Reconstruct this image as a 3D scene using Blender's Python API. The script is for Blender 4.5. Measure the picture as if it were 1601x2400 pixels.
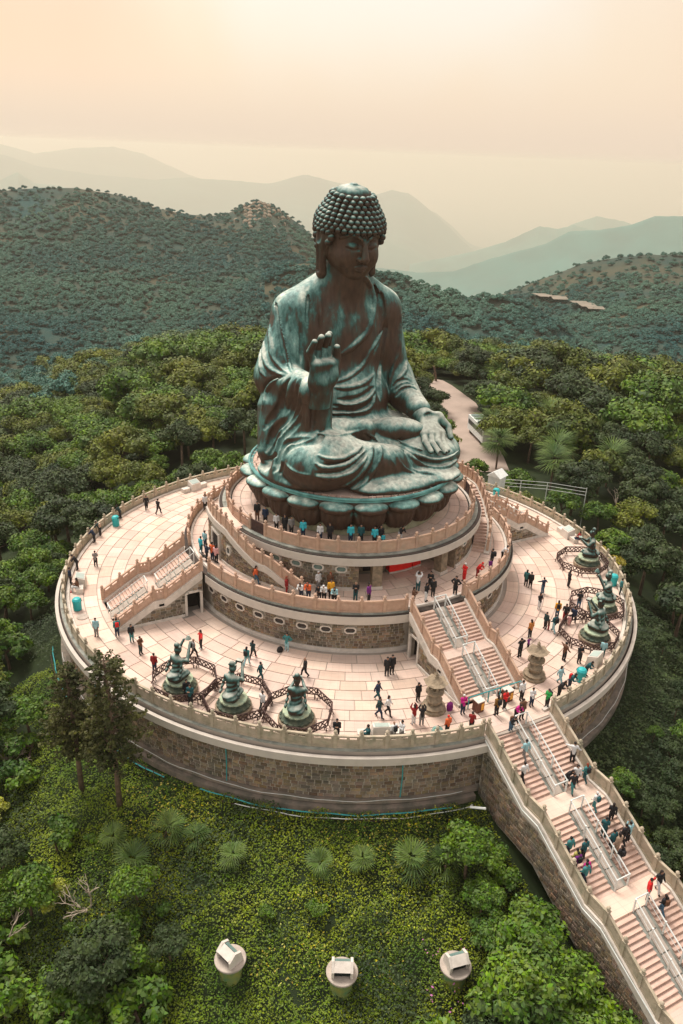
import bpy, bmesh, math, random
import numpy as np
from mathutils import Matrix, Vector
random.seed(7); RNG=np.random.default_rng(11)
S=bpy.context.scene
for o in list(bpy.data.objects): bpy.data.objects.remove(o)
# ------------------------------------------------------------------ camera
# site axes: origin on the statue's vertical axis, z = 0 on the lowest deck, front stairs run towards -y
cam_d=bpy.data.cameras.new('camera');CAM=bpy.data.objects.new('camera',cam_d);S.collection.objects.link(CAM);S.camera=CAM
pit,roll,hd=.4244,.0405,math.radians(28.5)
fw=Vector((math.sin(hd)*math.cos(pit),math.cos(hd)*math.cos(pit),-math.sin(pit)))
R0=Vector((math.cos(hd),-math.sin(hd),0));U0=R0.cross(fw)
Rt=R0*math.cos(roll)+U0*math.sin(roll);Up=U0*math.cos(roll)-R0*math.sin(roll)
M=Matrix((Rt,Up,-fw)).transposed().to_4x4();CP=Vector((-34.39,-61.70,37.66));M.translation=CP;CAM.matrix_world=M
cam_d.sensor_fit='VERTICAL';cam_d.sensor_height=36;cam_d.lens=28.02;cam_d.clip_end=90000;cam_d.clip_start=.5
# ------------------------------------------------------------------ sky, sun, exposure
SUN_AZ=hd-math.radians(38)          # compass direction of the hidden sun, seen from the site (0 = +y)
SUN_EL=math.radians(60)
W=bpy.data.worlds.new('World');S.world=W;W.use_nodes=True;nt=W.node_tree;nt.nodes.clear()
def N(t,typ,**k):
    n=t.nodes.new(typ)
    for a,b in k.items(): setattr(n,a,b)
    return n
out=N(nt,'ShaderNodeOutputWorld');mixs=N(nt,'ShaderNodeAddShader')
bg=N(nt,'ShaderNodeBackground');bg2=N(nt,'ShaderNodeBackground')
sky=N(nt,'ShaderNodeTexSky',sky_type='NISHITA',sun_disc=False,sun_elevation=SUN_EL,sun_rotation=SUN_AZ,dust_density=6,air_density=1.5,ozone_density=.5)
nt.links.new(sky.outputs[0],bg.inputs[0]);bg.inputs[1].default_value=.05
# warm high overcast: pale glow ahead, then peach; unseen parts whitened for neutral light
tc=N(nt,'ShaderNodeTexCoord');dp=N(nt,'ShaderNodeVectorMath',operation='DOT_PRODUCT')
gz=math.radians(9);ga=hd+math.radians(3);gd=Vector((math.sin(ga)*math.cos(gz),math.cos(ga)*math.cos(gz),math.sin(gz)))
dp.inputs[1].default_value=gd;nt.links.new(tc.outputs['Generated'],dp.inputs[0])
cr=N(nt,'ShaderNodeValToRGB');cr.color_ramp.interpolation='EASE'
nz=N(nt,'ShaderNodeTexNoise');nz.inputs['Scale'].default_value=2.2;nz.inputs['Detail'].default_value=3;nt.links.new(tc.outputs['Generated'],nz.inputs[0])
ma=N(nt,'ShaderNodeMath',operation='MULTIPLY_ADD');ma.inputs[1].default_value=.13;nt.links.new(nz.outputs[0],ma.inputs[0])
sub=N(nt,'ShaderNodeMath',operation='SUBTRACT');sub.inputs[1].default_value=.065;nt.links.new(dp.outputs['Value'],ma.inputs[2]);nt.links.new(ma.outputs[0],sub.inputs[0])
nt.links.new(sub.outputs[0],cr.inputs[0])
e=cr.color_ramp.elements;e[0].position=.35;e[0].color=(.98,.86,.76,1);e[1].position=1.0;e[1].color=(1.0,.89,.77,1)
m1=e.new(.972);m1.color=(1.0,.78,.58,1);m3=e.new(.925);m3.color=(1.0,.63,.43,1);m2=e.new(.84);m2.color=(.98,.56,.33,1)
# low down the overcast thickens into one pale veil
sz=N(nt,'ShaderNodeSeparateXYZ');nt.links.new(tc.outputs['Generated'],sz.inputs[0]);mr_=N(nt,'ShaderNodeMapRange',interpolation_type='SMOOTHERSTEP');mr_.inputs[1].default_value=0;mr_.inputs[2].default_value=.16;mr_.inputs[3].default_value=1;mr_.inputs[4].default_value=0;nt.links.new(sz.outputs['Z'],mr_.inputs[0])
mxh=N(nt,'ShaderNodeMix',data_type='RGBA');mxh.inputs[7].default_value=(1.08,.885,.70,1);nt.links.new(mr_.outputs[0],mxh.inputs[0]);nt.links.new(cr.outputs[0],mxh.inputs[6])
nt.links.new(mxh.outputs[2],bg2.inputs[0]);bg2.inputs[1].default_value=.63
nt.links.new(bg.outputs[0],mixs.inputs[0]);nt.links.new(bg2.outputs[0],mixs.inputs[1]);nt.links.new(mixs.outputs[0],out.inputs[0])
sl=bpy.data.lights.new('sun','SUN');sl.energy=2.9;sl.angle=math.radians(25);sl.color=(1,.95,.90)
so=bpy.data.objects.new('sun',sl);S.collection.objects.link(so)
sd=Vector((math.sin(SUN_AZ)*math.cos(SUN_EL),math.cos(SUN_AZ)*math.cos(SUN_EL),math.sin(SUN_EL)))
so.rotation_euler=sd.to_track_quat('Z','Y').to_euler();so.location=(0,0,120)
S.view_settings.view_transform='Standard';S.view_settings.look='None';S.view_settings.gamma=1;S.view_settings.exposure=0.30
try: S.view_settings.use_curve_mapping=False
except Exception: pass
S.cycles.max_bounces=5;S.cycles.diffuse_bounces=2;S.cycles.glossy_bounces=2;S.cycles.transparent_max_bounces=4;S.cycles.volume_bounces=1
# ------------------------------------------------------------------ helpers
COL=S.collection
def link(name,me,mat=None,parent=None,loc=None,rz=None,kind=None):
    o=bpy.data.objects.new(name,me);COL.objects.link(o)
    if mat is not None and me is not None and not me.materials: me.materials.append(mat)
    if parent is not None: o.parent=parent
    if loc is not None: o.location=loc
    if rz is not None: o.rotation_euler=(0,0,rz)
    if kind: o['kind']=kind
    return o
def tag(o,label=None,cat=None,group=None,kind=None):
    if label: o['label']=label
    if cat: o['category']=cat
    if group: o['group']=group
    if kind: o['kind']=kind
    return o
def empty(name,label,cat,loc=(0,0,0),rz=0,group=None):
    o=link(name,None,loc=loc,rz=rz);o.empty_display_size=.3
    return tag(o,label,cat,group)
def mesh_np(name,V,F,smooth=False):
    V=np.asarray(V,np.float32);F=np.asarray(F,np.int32);k=F.shape[1]
    me=bpy.data.meshes.new(name);me.vertices.add(len(V));me.vertices.foreach_set('co',V.ravel())
    me.loops.add(F.size);me.loops.foreach_set('vertex_index',F.ravel())
    me.polygons.add(len(F));me.polygons.foreach_set('loop_start',np.arange(0,F.size,k,dtype=np.int32))
    try: me.polygons.foreach_set('loop_total',np.full(len(F),k,np.int32))
    except Exception: pass
    me.update(calc_edges=True)
    if smooth: me.shade_smooth()
    return me
class MB:
    def __init__(s): s.v=[];s.f=[]
    def add(s,V,F):
        b=len(s.v);s.v+= [tuple(p) for p in V];s.f+=[tuple(b+i for i in q) for q in F];return s
    def hexa(s,P):   # 8 points: bottom ring 4, top ring 4
        return s.add(P,[(0,3,2,1),(4,5,6,7),(0,1,5,4),(1,2,6,5),(2,3,7,6),(3,0,4,7)])
    def box(s,x0,x1,y0,y1,z0,z1):
        return s.hexa([(x0,y0,z0),(x1,y0,z0),(x1,y1,z0),(x0,y1,z0),(x0,y0,z1),(x1,y0,z1),(x1,y1,z1),(x0,y1,z1)])
    def tube(s,pts,r,n=6,close=False,r1=None):
        pts=[Vector(p) for p in pts];m=len(pts);V=[];F=[]
        for i,p in enumerate(pts):
            if close: t=(pts[(i+1)%m]-pts[i-1])
            else: t=pts[min(i+1,m-1)]-pts[max(i-1,0)]
            t=t.normalized() if t.length>1e-6 else Vector((0,0,1))
            a=t.cross(Vector((0,0,1))) if abs(t.z)<.95 else t.cross(Vector((1,0,0)))
            a.normalize();b=t.cross(a)
            rr=r if r1 is None else r+(r1-r)*i/max(1,m-1)
            if isinstance(r,(list,tuple)): rr=r[i]
            for k in range(n):
                an=2*math.pi*k/n;V.append(p+a*rr*math.cos(an)+b*rr*math.sin(an))
        for i in range(m if close else m-1):
            for k in range(n):
                j=(i+1)%m;F.append((i*n+k,i*n+(k+1)%n,j*n+(k+1)%n,j*n+k))
        if not close: F.append(tuple(range(n-1,-1,-1)));F.append(tuple((m-1)*n+k for k in range(n)))
        return s.add(V,F)
    def lathe(s,prof,n=16,c=(0,0,0),sx=1,sy=1):
        V=[];F=[]
        for r,z in prof:
            for k in range(n):
                a=2*math.pi*k/n;V.append((c[0]+r*sx*math.cos(a),c[1]+r*sy*math.sin(a),c[2]+z))
        for i in range(len(prof)-1):
            for k in range(n): F.append((i*n+k,i*n+(k+1)%n,(i+1)*n+(k+1)%n,(i+1)*n+k))
        F.append(tuple(range(n-1,-1,-1)));F.append(tuple((len(prof)-1)*n+k for k in range(n)))
        return s.add(V,F)
    def arc(s,r0,r1,z0,z1,a0,a1,step=2.0,cap=True):   # solid ring segment, angles in degrees from the front
        n=max(1,int(math.ceil(abs(a1-a0)/step)));V=[];F=[]
        for i in range(n+1):
            a=math.radians(a0+(a1-a0)*i/n);sx,cy=math.sin(a),-math.cos(a)
            for r,z in ((r0,z0),(r1,z0),(r1,z1),(r0,z1)): V.append((r*sx,r*cy,z))
        for i in range(n):
            b=i*4
            for k in range(4): F.append((b+k,b+4+k,b+4+(k+1)%4,b+(k+1)%4))
        if cap: F.append((0,1,2,3));F.append((n*4+3,n*4+2,n*4+1,n*4))
        return s.add(V,F)
    def mesh(s,name,smooth=False):
        me=bpy.data.meshes.new(name);me.from_pydata(s.v,[],s.f)
        if smooth: me.shade_smooth()
        return me
    def build(s,name,mat,parent=None,smooth=False,**k): return link(name,s.mesh(name,smooth),mat,parent,**k)
def fixn(o):
    bm=bmesh.new();bm.from_mesh(o.data);bmesh.ops.recalc_face_normals(bm,faces=bm.faces);bm.to_mesh(o.data);bm.free();return o
def P(r,a,z=0.): a=math.radians(a);return (r*math.sin(a),-r*math.cos(a),z)
# ------------------------------------------------------------------ materials
def material(name,c1,c2=None,scale=1.,rough=.8,bump=0.,bscale=None,var=0.,metal=0.,detail=5,stain=None,sscale=.3,samt=.6,coord='Object',trans=0.,spec=.3,grad=.5):
    m=bpy.data.materials.new(name);m.use_nodes=True;t=m.node_tree;b=t.nodes['Principled BSDF']
    b.inputs['Roughness'].default_value=rough;b.inputs['Metallic'].default_value=metal;b.inputs['Specular IOR Level'].default_value=spec
    c2=c2 or tuple(x*.75 for x in c1)
    tc=N(t,'ShaderNodeTexCoord');geo=N(t,'ShaderNodeNewGeometry')
    src=geo.outputs['Position'] if coord=='World' else tc.outputs['Object']
    nz=N(t,'ShaderNodeTexNoise');nz.inputs['Scale'].default_value=scale;nz.inputs['Detail'].default_value=detail;t.links.new(src,nz.inputs[0])
    rp=N(t,'ShaderNodeValToRGB');rp.color_ramp.elements[0].position=grad-.18;rp.color_ramp.elements[1].position=grad+.18
    rp.color_ramp.elements[0].color=(*c2,1);rp.color_ramp.elements[1].color=(*c1,1);t.links.new(nz.outputs[0],rp.inputs[0])
    col=rp.outputs[0]
    if stain:
        n2=N(t,'ShaderNodeTexNoise');n2.inputs['Scale'].default_value=sscale;n2.inputs['Detail'].default_value=6;n2.inputs['Roughness'].default_value=.65;t.links.new(geo.outputs['Position'],n2.inputs[0])
        r2=N(t,'ShaderNodeMapRange');r2.inputs[1].default_value=.5;r2.inputs[2].default_value=.68;r2.inputs[4].default_value=samt;t.links.new(n2.outputs[0],r2.inputs[0])
        mx=N(t,'ShaderNodeMix',data_type='RGBA');mx.inputs[7].default_value=(*stain,1);t.links.new(r2.outputs[0],mx.inputs[0]);t.links.new(col,mx.inputs[6]);col=mx.outputs[2]
    if var:
        oi=N(t,'ShaderNodeObjectInfo');ad=N(t,'ShaderNodeMath',operation='ADD');t.links.new(oi.outputs['Random'],ad.inputs[0]);t.links.new(geo.outputs['Random Per Island'],ad.inputs[1])
        wn=N(t,'ShaderNodeTexWhiteNoise',noise_dimensions='1D');t.links.new(ad.outputs[0],wn.inputs['W'])
        hs=N(t,'ShaderNodeHueSaturation')
        for k,(i,amt) in enumerate((('Hue',.05*var),('Saturation',.5*var),('Value',var))):
            sp=N(t,'ShaderNodeSeparateColor') if k==0 else sp
            if k==0: t.links.new(wn.outputs['Color'],sp.inputs[0])
            mr=N(t,'ShaderNodeMapRange');base=.5 if i=='Hue' else 1.;mr.inputs[3].default_value=base-amt;mr.inputs[4].default_value=base+amt
            t.links.new(sp.outputs[k],mr.inputs[0]);t.links.new(mr.outputs[0],hs.inputs[i])
        t.links.new(col,hs.inputs['Color']);col=hs.outputs[0]
    t.links.new(col,b.inputs['Base Color'])
    if bump:
        n3=N(t,'ShaderNodeTexNoise');n3.inputs['Scale'].default_value=bscale or scale*3;n3.inputs['Detail'].default_value=4;t.links.new(src,n3.inputs[0])
        bp=N(t,'ShaderNodeBump');bp.inputs['Strength'].default_value=bump;bp.inputs['Distance'].default_value=.1;t.links.new(n3.outputs[0],bp.inputs['Height']);t.links.new(bp.outputs[0],b.inputs['Normal'])
    return m
def bronze(name,patina=.5,gain=1.,nf=.44):
    m=bpy.data.materials.new(name);m.use_nodes=True;t=m.node_tree;b=t.nodes['Principled BSDF'];b.inputs['Roughness'].default_value=.55;b.inputs['Specular IOR Level'].default_value=.35
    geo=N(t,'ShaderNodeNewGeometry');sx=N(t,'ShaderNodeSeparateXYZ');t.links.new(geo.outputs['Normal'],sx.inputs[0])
    n1=N(t,'ShaderNodeTexNoise');n1.inputs['Scale'].default_value=.55;n1.inputs['Detail'].default_value=8;n1.inputs['Roughness'].default_value=.68
    mp=N(t,'ShaderNodeMapping');mp.inputs['Scale'].default_value=(1,1,.35);t.links.new(geo.outputs['Position'],mp.inputs[0]);t.links.new(mp.outputs[0],n1.inputs[0])
    # skyward faces paled by rain-washed crust and painted-in top light, flanks browner
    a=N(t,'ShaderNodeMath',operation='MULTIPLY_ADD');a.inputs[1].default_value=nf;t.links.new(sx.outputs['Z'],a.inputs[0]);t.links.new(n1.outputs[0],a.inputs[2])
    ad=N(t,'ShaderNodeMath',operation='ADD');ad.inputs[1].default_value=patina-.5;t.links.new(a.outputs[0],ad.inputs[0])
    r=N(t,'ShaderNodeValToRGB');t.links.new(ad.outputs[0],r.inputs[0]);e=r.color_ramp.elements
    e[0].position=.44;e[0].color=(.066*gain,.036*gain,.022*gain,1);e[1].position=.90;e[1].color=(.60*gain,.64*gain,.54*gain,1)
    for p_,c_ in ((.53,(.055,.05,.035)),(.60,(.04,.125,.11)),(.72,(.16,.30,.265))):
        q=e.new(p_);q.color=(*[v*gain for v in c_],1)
    n2=N(t,'ShaderNodeTexNoise');n2.inputs['Scale'].default_value=3.;n2.inputs['Detail'].default_value=6;t.links.new(mp.outputs[0],n2.inputs[0])
    mr=N(t,'ShaderNodeMapRange');mr.inputs[1].default_value=.35;mr.inputs[2].default_value=.65;mr.inputs[3].default_value=.75;mr.inputs[4].default_value=1.2;t.links.new(n2.outputs[0],mr.inputs[0])
    vm=N(t,'ShaderNodeVectorMath',operation='SCALE');t.links.new(r.outputs[0],vm.inputs[0]);t.links.new(mr.outputs[0],vm.inputs['Scale']);t.links.new(vm.outputs[0],b.inputs['Base Color'])
    bp=N(t,'ShaderNodeBump');bp.inputs['Strength'].default_value=.25;bp.inputs['Distance'].default_value=.15;t.links.new(n2.outputs[0],bp.inputs['Height']);t.links.new(bp.outputs[0],b.inputs['Normal'])
    return m
M_={}
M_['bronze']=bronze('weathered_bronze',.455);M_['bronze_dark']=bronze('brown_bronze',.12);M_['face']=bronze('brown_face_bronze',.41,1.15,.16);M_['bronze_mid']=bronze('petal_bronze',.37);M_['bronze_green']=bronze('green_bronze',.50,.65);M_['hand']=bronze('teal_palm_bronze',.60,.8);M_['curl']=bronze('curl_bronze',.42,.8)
M_['slab']=material('pale_slab',(.72,.56,.455),(.64,.48,.385),.6,.85,.1,6,var=.14,stain=(.50,.36,.30),sscale=.2,samt=.5,coord='World')
M_['slab_pink']=M_['slab']
M_['joint']=material('grey_joint',(.40,.34,.28),(.32,.28,.24),.8,.9)
M_['stone']=material('brown_rubble',(.29,.205,.13),(.18,.145,.105),1.3,.9,.7,5,var=.42,stain=(.09,.10,.08),sscale=.25,samt=.75,coord='World')
M_['mortar']=material('pale_mortar',(.42,.37,.30),(.30,.27,.22),2,.9,.3)
M_['granite']=material('pale_granite',(.72,.66,.58),(.60,.54,.47),2.,.75,.1,8,stain=(.38,.37,.31),sscale=.8,samt=.45,coord='World')
M_['rail']=material('warm_granite',(.56,.375,.27),(.46,.30,.21),2.5,.75,.15,8,var=.07,stain=(.40,.33,.25),sscale=1.2,samt=.5,coord='World')
M_['rail_old']=material('mossy_granite',(.52,.43,.32),(.36,.31,.22),1.6,.8,.2,8,var=.07,stain=(.20,.22,.15),sscale=1.0,samt=.6,coord='World')
M_['band']=material('concrete_band',(.62,.56,.48),(.52,.47,.41),.9,.85,.05,6,stain=(.40,.36,.30),sscale=.9,samt=.5,coord='World')
M_['ledge']=material('stained_ledge',(.36,.37,.32),(.20,.22,.19),1.2,.85,.2,6,stain=(.10,.10,.085),sscale=.8,samt=.8,coord='World')
M_['gutter']=material('dark_gutter',(.07,.05,.04),(.04,.035,.03),2,.9)
M_['step']=material('pink_granite_step',(.64,.46,.37),(.52,.36,.28),3,.8,.05,8,var=.08,stain=(.36,.25,.2),sscale=1.5,samt=.4,coord='World')
M_['white_paint']=material('white_paint',(.75,.76,.72),(.62,.66,.62),3,.45)
M_['dark_in']=material('dark_interior',(.035,.028,.025),(.02,.018,.016),1,.9)
M_['glass']=material('greenish_pane',(.16,.24,.21),(.10,.16,.15),2,.25,spec=.6)
M_['glass_dark']=material('dark_pane',(.04,.05,.045),(.02,.03,.03),2,.3,spec=.6)
M_['red_panel']=material('red_door',(.95,.03,.02),(.85,.02,.015),2,.5)
M_['teal_plastic']=material('turquoise_bin',(.03,.45,.45),(.02,.35,.36),2,.4)
M_['teal_pipe']=material('teal_pipe',(.05,.36,.36),(.04,.26,.27),2,.5)
M_['iron']=material('rusty_iron',(.10,.055,.045),(.05,.03,.028),3,.7)
M_['lantern']=material('lantern_stone',(.36,.28,.19),(.20,.16,.11),2.5,.9,.5,8,stain=(.10,.09,.06),sscale=1.5,samt=.6)
M_['brown_wood']=material('brown_cabinet',(.16,.06,.035),(.12,.045,.03),3,.5)
M_['yellow']=material('yellow_panel',(.85,.42,.06),(.75,.34,.05),3,.5)
M_['black']=material('black_thing',(.02,.02,.02),(.015,.015,.015),3,.6)
M_['green_sign']=material('green_sign',(.02,.40,.24),(.02,.34,.2),3,.5)
M_['green_paint']=material('green_mossy_paint',(.10,.22,.10),(.30,.28,.06),2,.7,grad=.5)
M_['concrete']=material('old_concrete',(.50,.43,.36),(.36,.31,.26),2,.9,.2,8)
M_['footing']=material('mossy_footing',(.30,.24,.19),(.17,.15,.12),1.2,.9,.2,8,stain=(.09,.10,.07),sscale=.8,samt=.7,coord='World')
M_['scaf']=material('pale_scaffold',(.70,.62,.52),(.55,.45,.38),3,.6)
M_['soil']=material('forest_soil',(.028,.045,.012),(.010,.018,.006),.25,.95,coord='World')
M_['road']=material('pale_road',(.42,.33,.27),(.34,.27,.22),.3,.95,coord='World')
M_['bark']=material('bark',(.22,.15,.10),(.10,.07,.05),3,.9,.4)
M_['bark_pale']=material('pale_bark',(.50,.42,.32),(.32,.26,.2),3,.9,.2)
M_['rim']=material('teal_rim',(.16,.40,.37),(.07,.20,.19),1.5,.6)
def leafmat(name,c1,c2,var=.3,scale=.35,grad=.5):
    m=material(name,c1,c2,scale,.65,var=var,coord='World',spec=.25,grad=grad);return m
M_['leaf_fg']=leafmat('groundcover_leaf',(.22,.27,.012),(.05,.11,.008),.3,.22)
M_['leaf_lime']=leafmat('lime_leaf',(.42,.42,.06),(.22,.26,.04),.3)
M_['leaf_mid']=leafmat('bush_leaf',(.12,.20,.02),(.035,.08,.012),.4,.3)
M_['leaf_dark']=leafmat('dark_leaf',(.05,.075,.022),(.02,.038,.014),.35,.3)
M_['leaf_olive']=leafmat('olive_leaf',(.155,.175,.02),(.04,.07,.016),.35,.14)
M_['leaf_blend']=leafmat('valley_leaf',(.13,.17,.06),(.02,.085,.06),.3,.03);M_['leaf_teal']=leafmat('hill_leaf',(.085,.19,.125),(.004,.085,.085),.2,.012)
M_['leaf_gold']=leafmat('yellow_leaf',(.40,.32,.03),(.22,.2,.03),.25)
M_['palm']=leafmat('palm_leaf',(.13,.19,.04),(.05,.10,.025),.25)
M_['conifer']=leafmat('conifer_needles',(.085,.085,.02),(.03,.04,.012),.3)
M_['flower']=material('pink_flower',(.55,.2,.38),(.4,.12,.3),3,.6)

def tile_lines(m):   # fine joints of the small tiles inside each big slab, laid in rings
    t=m.node_tree;b=t.nodes['Principled BSDF'];src=b.inputs['Base Color'].links[0].from_socket
    g=N(t,'ShaderNodeNewGeometry');s=N(t,'ShaderNodeSeparateXYZ');t.links.new(g.outputs['Position'],s.inputs[0])
    def mth(op,a,b_=None):
        n=N(t,'ShaderNodeMath',operation=op)
        for i,v in enumerate((a,b_)):
            if v is None: continue
            if isinstance(v,(int,float)): n.inputs[i].default_value=v
            else: t.links.new(v,n.inputs[i])
        return n.outputs[0]
    r=mth('SQRT',mth('ADD',mth('MULTIPLY',s.outputs[0],s.outputs[0]),mth('MULTIPLY',s.outputs[1],s.outputs[1])))
    a=mth('ARCTAN2',s.outputs[0],s.outputs[1])
    l1=mth('LESS_THAN',mth('FRACT',mth('DIVIDE',r,.4)),.07);l2=mth('LESS_THAN',mth('FRACT',mth('MULTIPLY',a,34.)),.045)
    f=mth('MULTIPLY',mth('MAXIMUM',l1,l2),.28)
    mx=N(t,'ShaderNodeMix',data_type='RGBA');mx.inputs[7].default_value=(.30,.26,.22,1);t.links.new(f,mx.inputs[0]);t.links.new(src,mx.inputs[6]);t.links.new(mx.outputs[2],b.inputs['Base Color'])
tile_lines(M_['slab'])

HAZE=.00012
# ---- implicit surfaces turned into meshes
f32=np.float32
def grid(lo,hi,h):
    ax=[np.arange(lo[i],hi[i]+h,h,dtype=f32) for i in range(3)]
    return ax
def smin(a,b,k):
    h=np.clip(.5+.5*(b-a)/k,0,1); return b+(a-b)*h-k*h*(1-h)
def smax(a,b,k): return -smin(-a,-b,k)
def cap(p,a,b,ra,rb=None):
    rb=ra if rb is None else rb
    a=np.array(a,f32);b=np.array(b,f32);d=b-a
    px,py,pz=p[0]-a[0],p[1]-a[1],p[2]-a[2]
    t=np.clip((px*d[0]+py*d[1]+pz*d[2])/max(float(d@d),1e-9),0,1)
    return np.sqrt((px-t*d[0])**2+(py-t*d[1])**2+(pz-t*d[2])**2)-(ra+(rb-ra)*t)
def ell(p,c,r,R=None):
    q=[p[i]-f32(c[i]) for i in range(3)]
    if R is not None: q=[R[0][j]*q[0]+R[1][j]*q[1]+R[2][j]*q[2] for j in range(3)]
    k0=np.sqrt((q[0]/r[0])**2+(q[1]/r[1])**2+(q[2]/r[2])**2)
    return (k0-1)*min(r)*1.0*(0.4+.6*np.minimum(1,1)) if False else (k0-1)*(k0/np.maximum(np.sqrt((q[0]/r[0]**2)**2+(q[1]/r[1]**2)**2+(q[2]/r[2]**2)**2),1e-6))
def rotz(d):
    c,s=np.cos(np.radians(d)),np.sin(np.radians(d)); return [[c,s,0],[-s,c,0],[0,0,1]]
def rotx(d):
    c,s=np.cos(np.radians(d)),np.sin(np.radians(d)); return [[1,0,0],[0,c,s],[0,-s,c]]
def box(p,c,s,r,R=None):
    q=[p[i]-f32(c[i]) for i in range(3)]
    if R is not None: q=[R[0][j]*q[0]+R[1][j]*q[1]+R[2][j]*q[2] for j in range(3)]
    q=[np.abs(q[i])-(s[i]-r) for i in range(3)]
    return np.sqrt(sum(np.maximum(v,0)**2 for v in q))+np.minimum(np.maximum(np.maximum(q[0],q[1]),q[2]),0)-r
def nets(F,lo,h):
    nx,ny,nz=F.shape
    ins=F<0
    acc=np.zeros((nx-1,ny-1,nz-1,3),f32);cnt=np.zeros((nx-1,ny-1,nz-1),f32)
    for axis in range(3):
        sl0=[slice(None)]*3;sl1=[slice(None)]*3
        sl0[axis]=slice(0,-1);sl1[axis]=slice(1,None)
        A=F[tuple(sl0)];Bv=F[tuple(sl1)];cr=(A<0)!=(Bv<0)
        idx=np.argwhere(cr)
        a=A[cr];b=Bv[cr];t=a/(a-b)
        pos=idx.astype(f32);pos[:,axis]+=t
        o=[i for i in range(3) if i!=axis]
        for du in (0,-1):
            for dv in (0,-1):
                c=idx.copy();c[:,o[0]]+=du;c[:,o[1]]+=dv
                ok=(c>=0).all(1)&(c[:,0]<nx-1)&(c[:,1]<ny-1)&(c[:,2]<nz-1)
                cc=c[ok]
                np.add.at(acc,(cc[:,0],cc[:,1],cc[:,2]),pos[ok]);np.add.at(cnt,(cc[:,0],cc[:,1],cc[:,2]),1)
    act=cnt>0
    vid=-np.ones(act.shape,np.int64);vid[act]=np.arange(act.sum())
    V=acc[act]/cnt[act][:,None]*h+np.array(lo,f32)
    faces=[]
    for axis in range(3):
        sl0=[slice(None)]*3;sl1=[slice(None)]*3
        sl0[axis]=slice(0,-1);sl1[axis]=slice(1,None)
        A=ins[tuple(sl0)];Bv=ins[tuple(sl1)];cr=A!=Bv
        idx=np.argwhere(cr);inside=A[cr]
        o=[(axis+1)%3,(axis+2)%3]
        ok=(idx[:,o[0]]>0)&(idx[:,o[1]]>0)&(idx[:,o[0]]<F.shape[o[0]]-1)&(idx[:,o[1]]<F.shape[o[1]]-1)
        idx=idx[ok];inside=inside[ok]
        q=[]
        for du,dv in ((0,0),(-1,0),(-1,-1),(0,-1)):
            c=idx.copy();c[:,o[0]]+=du;c[:,o[1]]+=dv;q.append(vid[c[:,0],c[:,1],c[:,2]])
        q=np.stack(q,1);q[~inside]=q[~inside][:,::-1];faces.append(q)
    Fc=np.concatenate(faces);Fc=Fc[(Fc>=0).all(1)]
    return V,Fc

# ---- body (robed torso, arms, crossed legs) in site axes, front = -y
def body(p):
    d=ell(p,(0,3.4,21.6),(4.9,3.0,5.6))
    d=smin(d,ell(p,(0,2.5,16.5),(4.6,3.6,3.6)),1.2)
    for s in (-1,1): d=smin(d,cap(p,(s*4.2,3.9,24.4),(s*1.5,3.3,26.85),2.05,1.4),.7)
    d=smin(d,cap(p,(0,3.1,25.8),(0,2.3,28.6),2.1,1.9),.6)
    # hips and crossed legs
    d=smin(d,ell(p,(0,.6,13.0),(8.1,5.4,2.7)),1.0)
    d=smin(d,ell(p,(-5.1,-4.0,13.35),(3.95,3.5,2.6),rotz(-28)),.2)
    d=smin(d,ell(p,(5.9,-3.0,12.45),(3.5,3.7,1.95),rotz(25)),.3)
    d=smin(d,cap(p,(-4.6,-5.4,13.6),(.4,-6.0,13.1),2.0,1.5),.7)      # lower shin
    d=smin(d,cap(p,(4.8,-3.6,12.9),(1.2,-6.2,12.2),2.0,1.1),.5)
    d=smin(d,ell(p,(.6,-6.7,11.45),(4.4,2.4,.85)),.6)                    # skirt spread in front
    d=smin(d,ell(p,(4.5,-6.6,11.5),(3.0,2.0,.55)),.6)
    # lap: left foot/heel and right foot
    d=smin(d,cap(p,(-3.4,-2.4,15.2),(-.6,-3.3,15.3),1.15,.95),.25)
    d=smin(d,ell(p,(2.6,-3.2,15.0),(2.6,1.35,1.0),rotz(24)),.3)
    # arms
    d=smin(d,cap(p,(-4.4,3.8,24.2),(-6.3,2.6,19.2),1.9,2.35),.8)
    d=smin(d,cap(p,(4.4,3.8,24.2),(5.6,3.0,18.9),1.85,1.6),.8)
    return d
def arms(p):
    d=cap(p,(-6.5,2.0,19.0),(-5.7,-3.1,19.2),1.7,1.25)                  # right forearm in its sleeve
    d=smin(d,box(p,(-6.3,-.5,17.0),(.95,3.2,2.9),.8,rotz(-8)),.7)       # hanging sleeve
    d=smin(d,box(p,(-5.2,-3.3,17.6),(1.0,.9,2.7),.6),.6)
    d=smin(d,cap(p,(-6.9,1.3,16.5),(-8.1,0.2,13.2),2.0,1.3),.9)
    d=smin(d,cap(p,(-6.3,-1.2,15.6),(-8.3,-2.6,12.4),1.6,1.0),.7)
    d=smin(d,ell(p,(-7.6,-2.2,11.6),(1.9,3.6,.7),rotz(-15)),.7)
    # left forearm on the knee, cloth wound round it
    e=cap(p,(5.9,2.4,18.2),(5.9,1.0,16.7),1.55,1.45)
    e=smin(e,cap(p,(5.9,1.0,16.7),(5.85,-1.9,16.0),1.45,1.08),.5)
    return np.minimum(d,e)
def robed(p): return smin(body(p),arms(p),.35)
HC=(0,2.05,31.0);TILT=9.0;HS=.92
def hprof(z):
    return np.interp(z,[-3.5,-2.,-1.,0,.7,1.3,1.85,2.4,2.9,3.3,3.55,3.8,4.05,4.2],[1.9,2.35,2.75,3.0,3.08,3.02,2.82,2.42,2.08,1.86,1.7,1.35,.8,0]).astype(np.float32)
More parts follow.
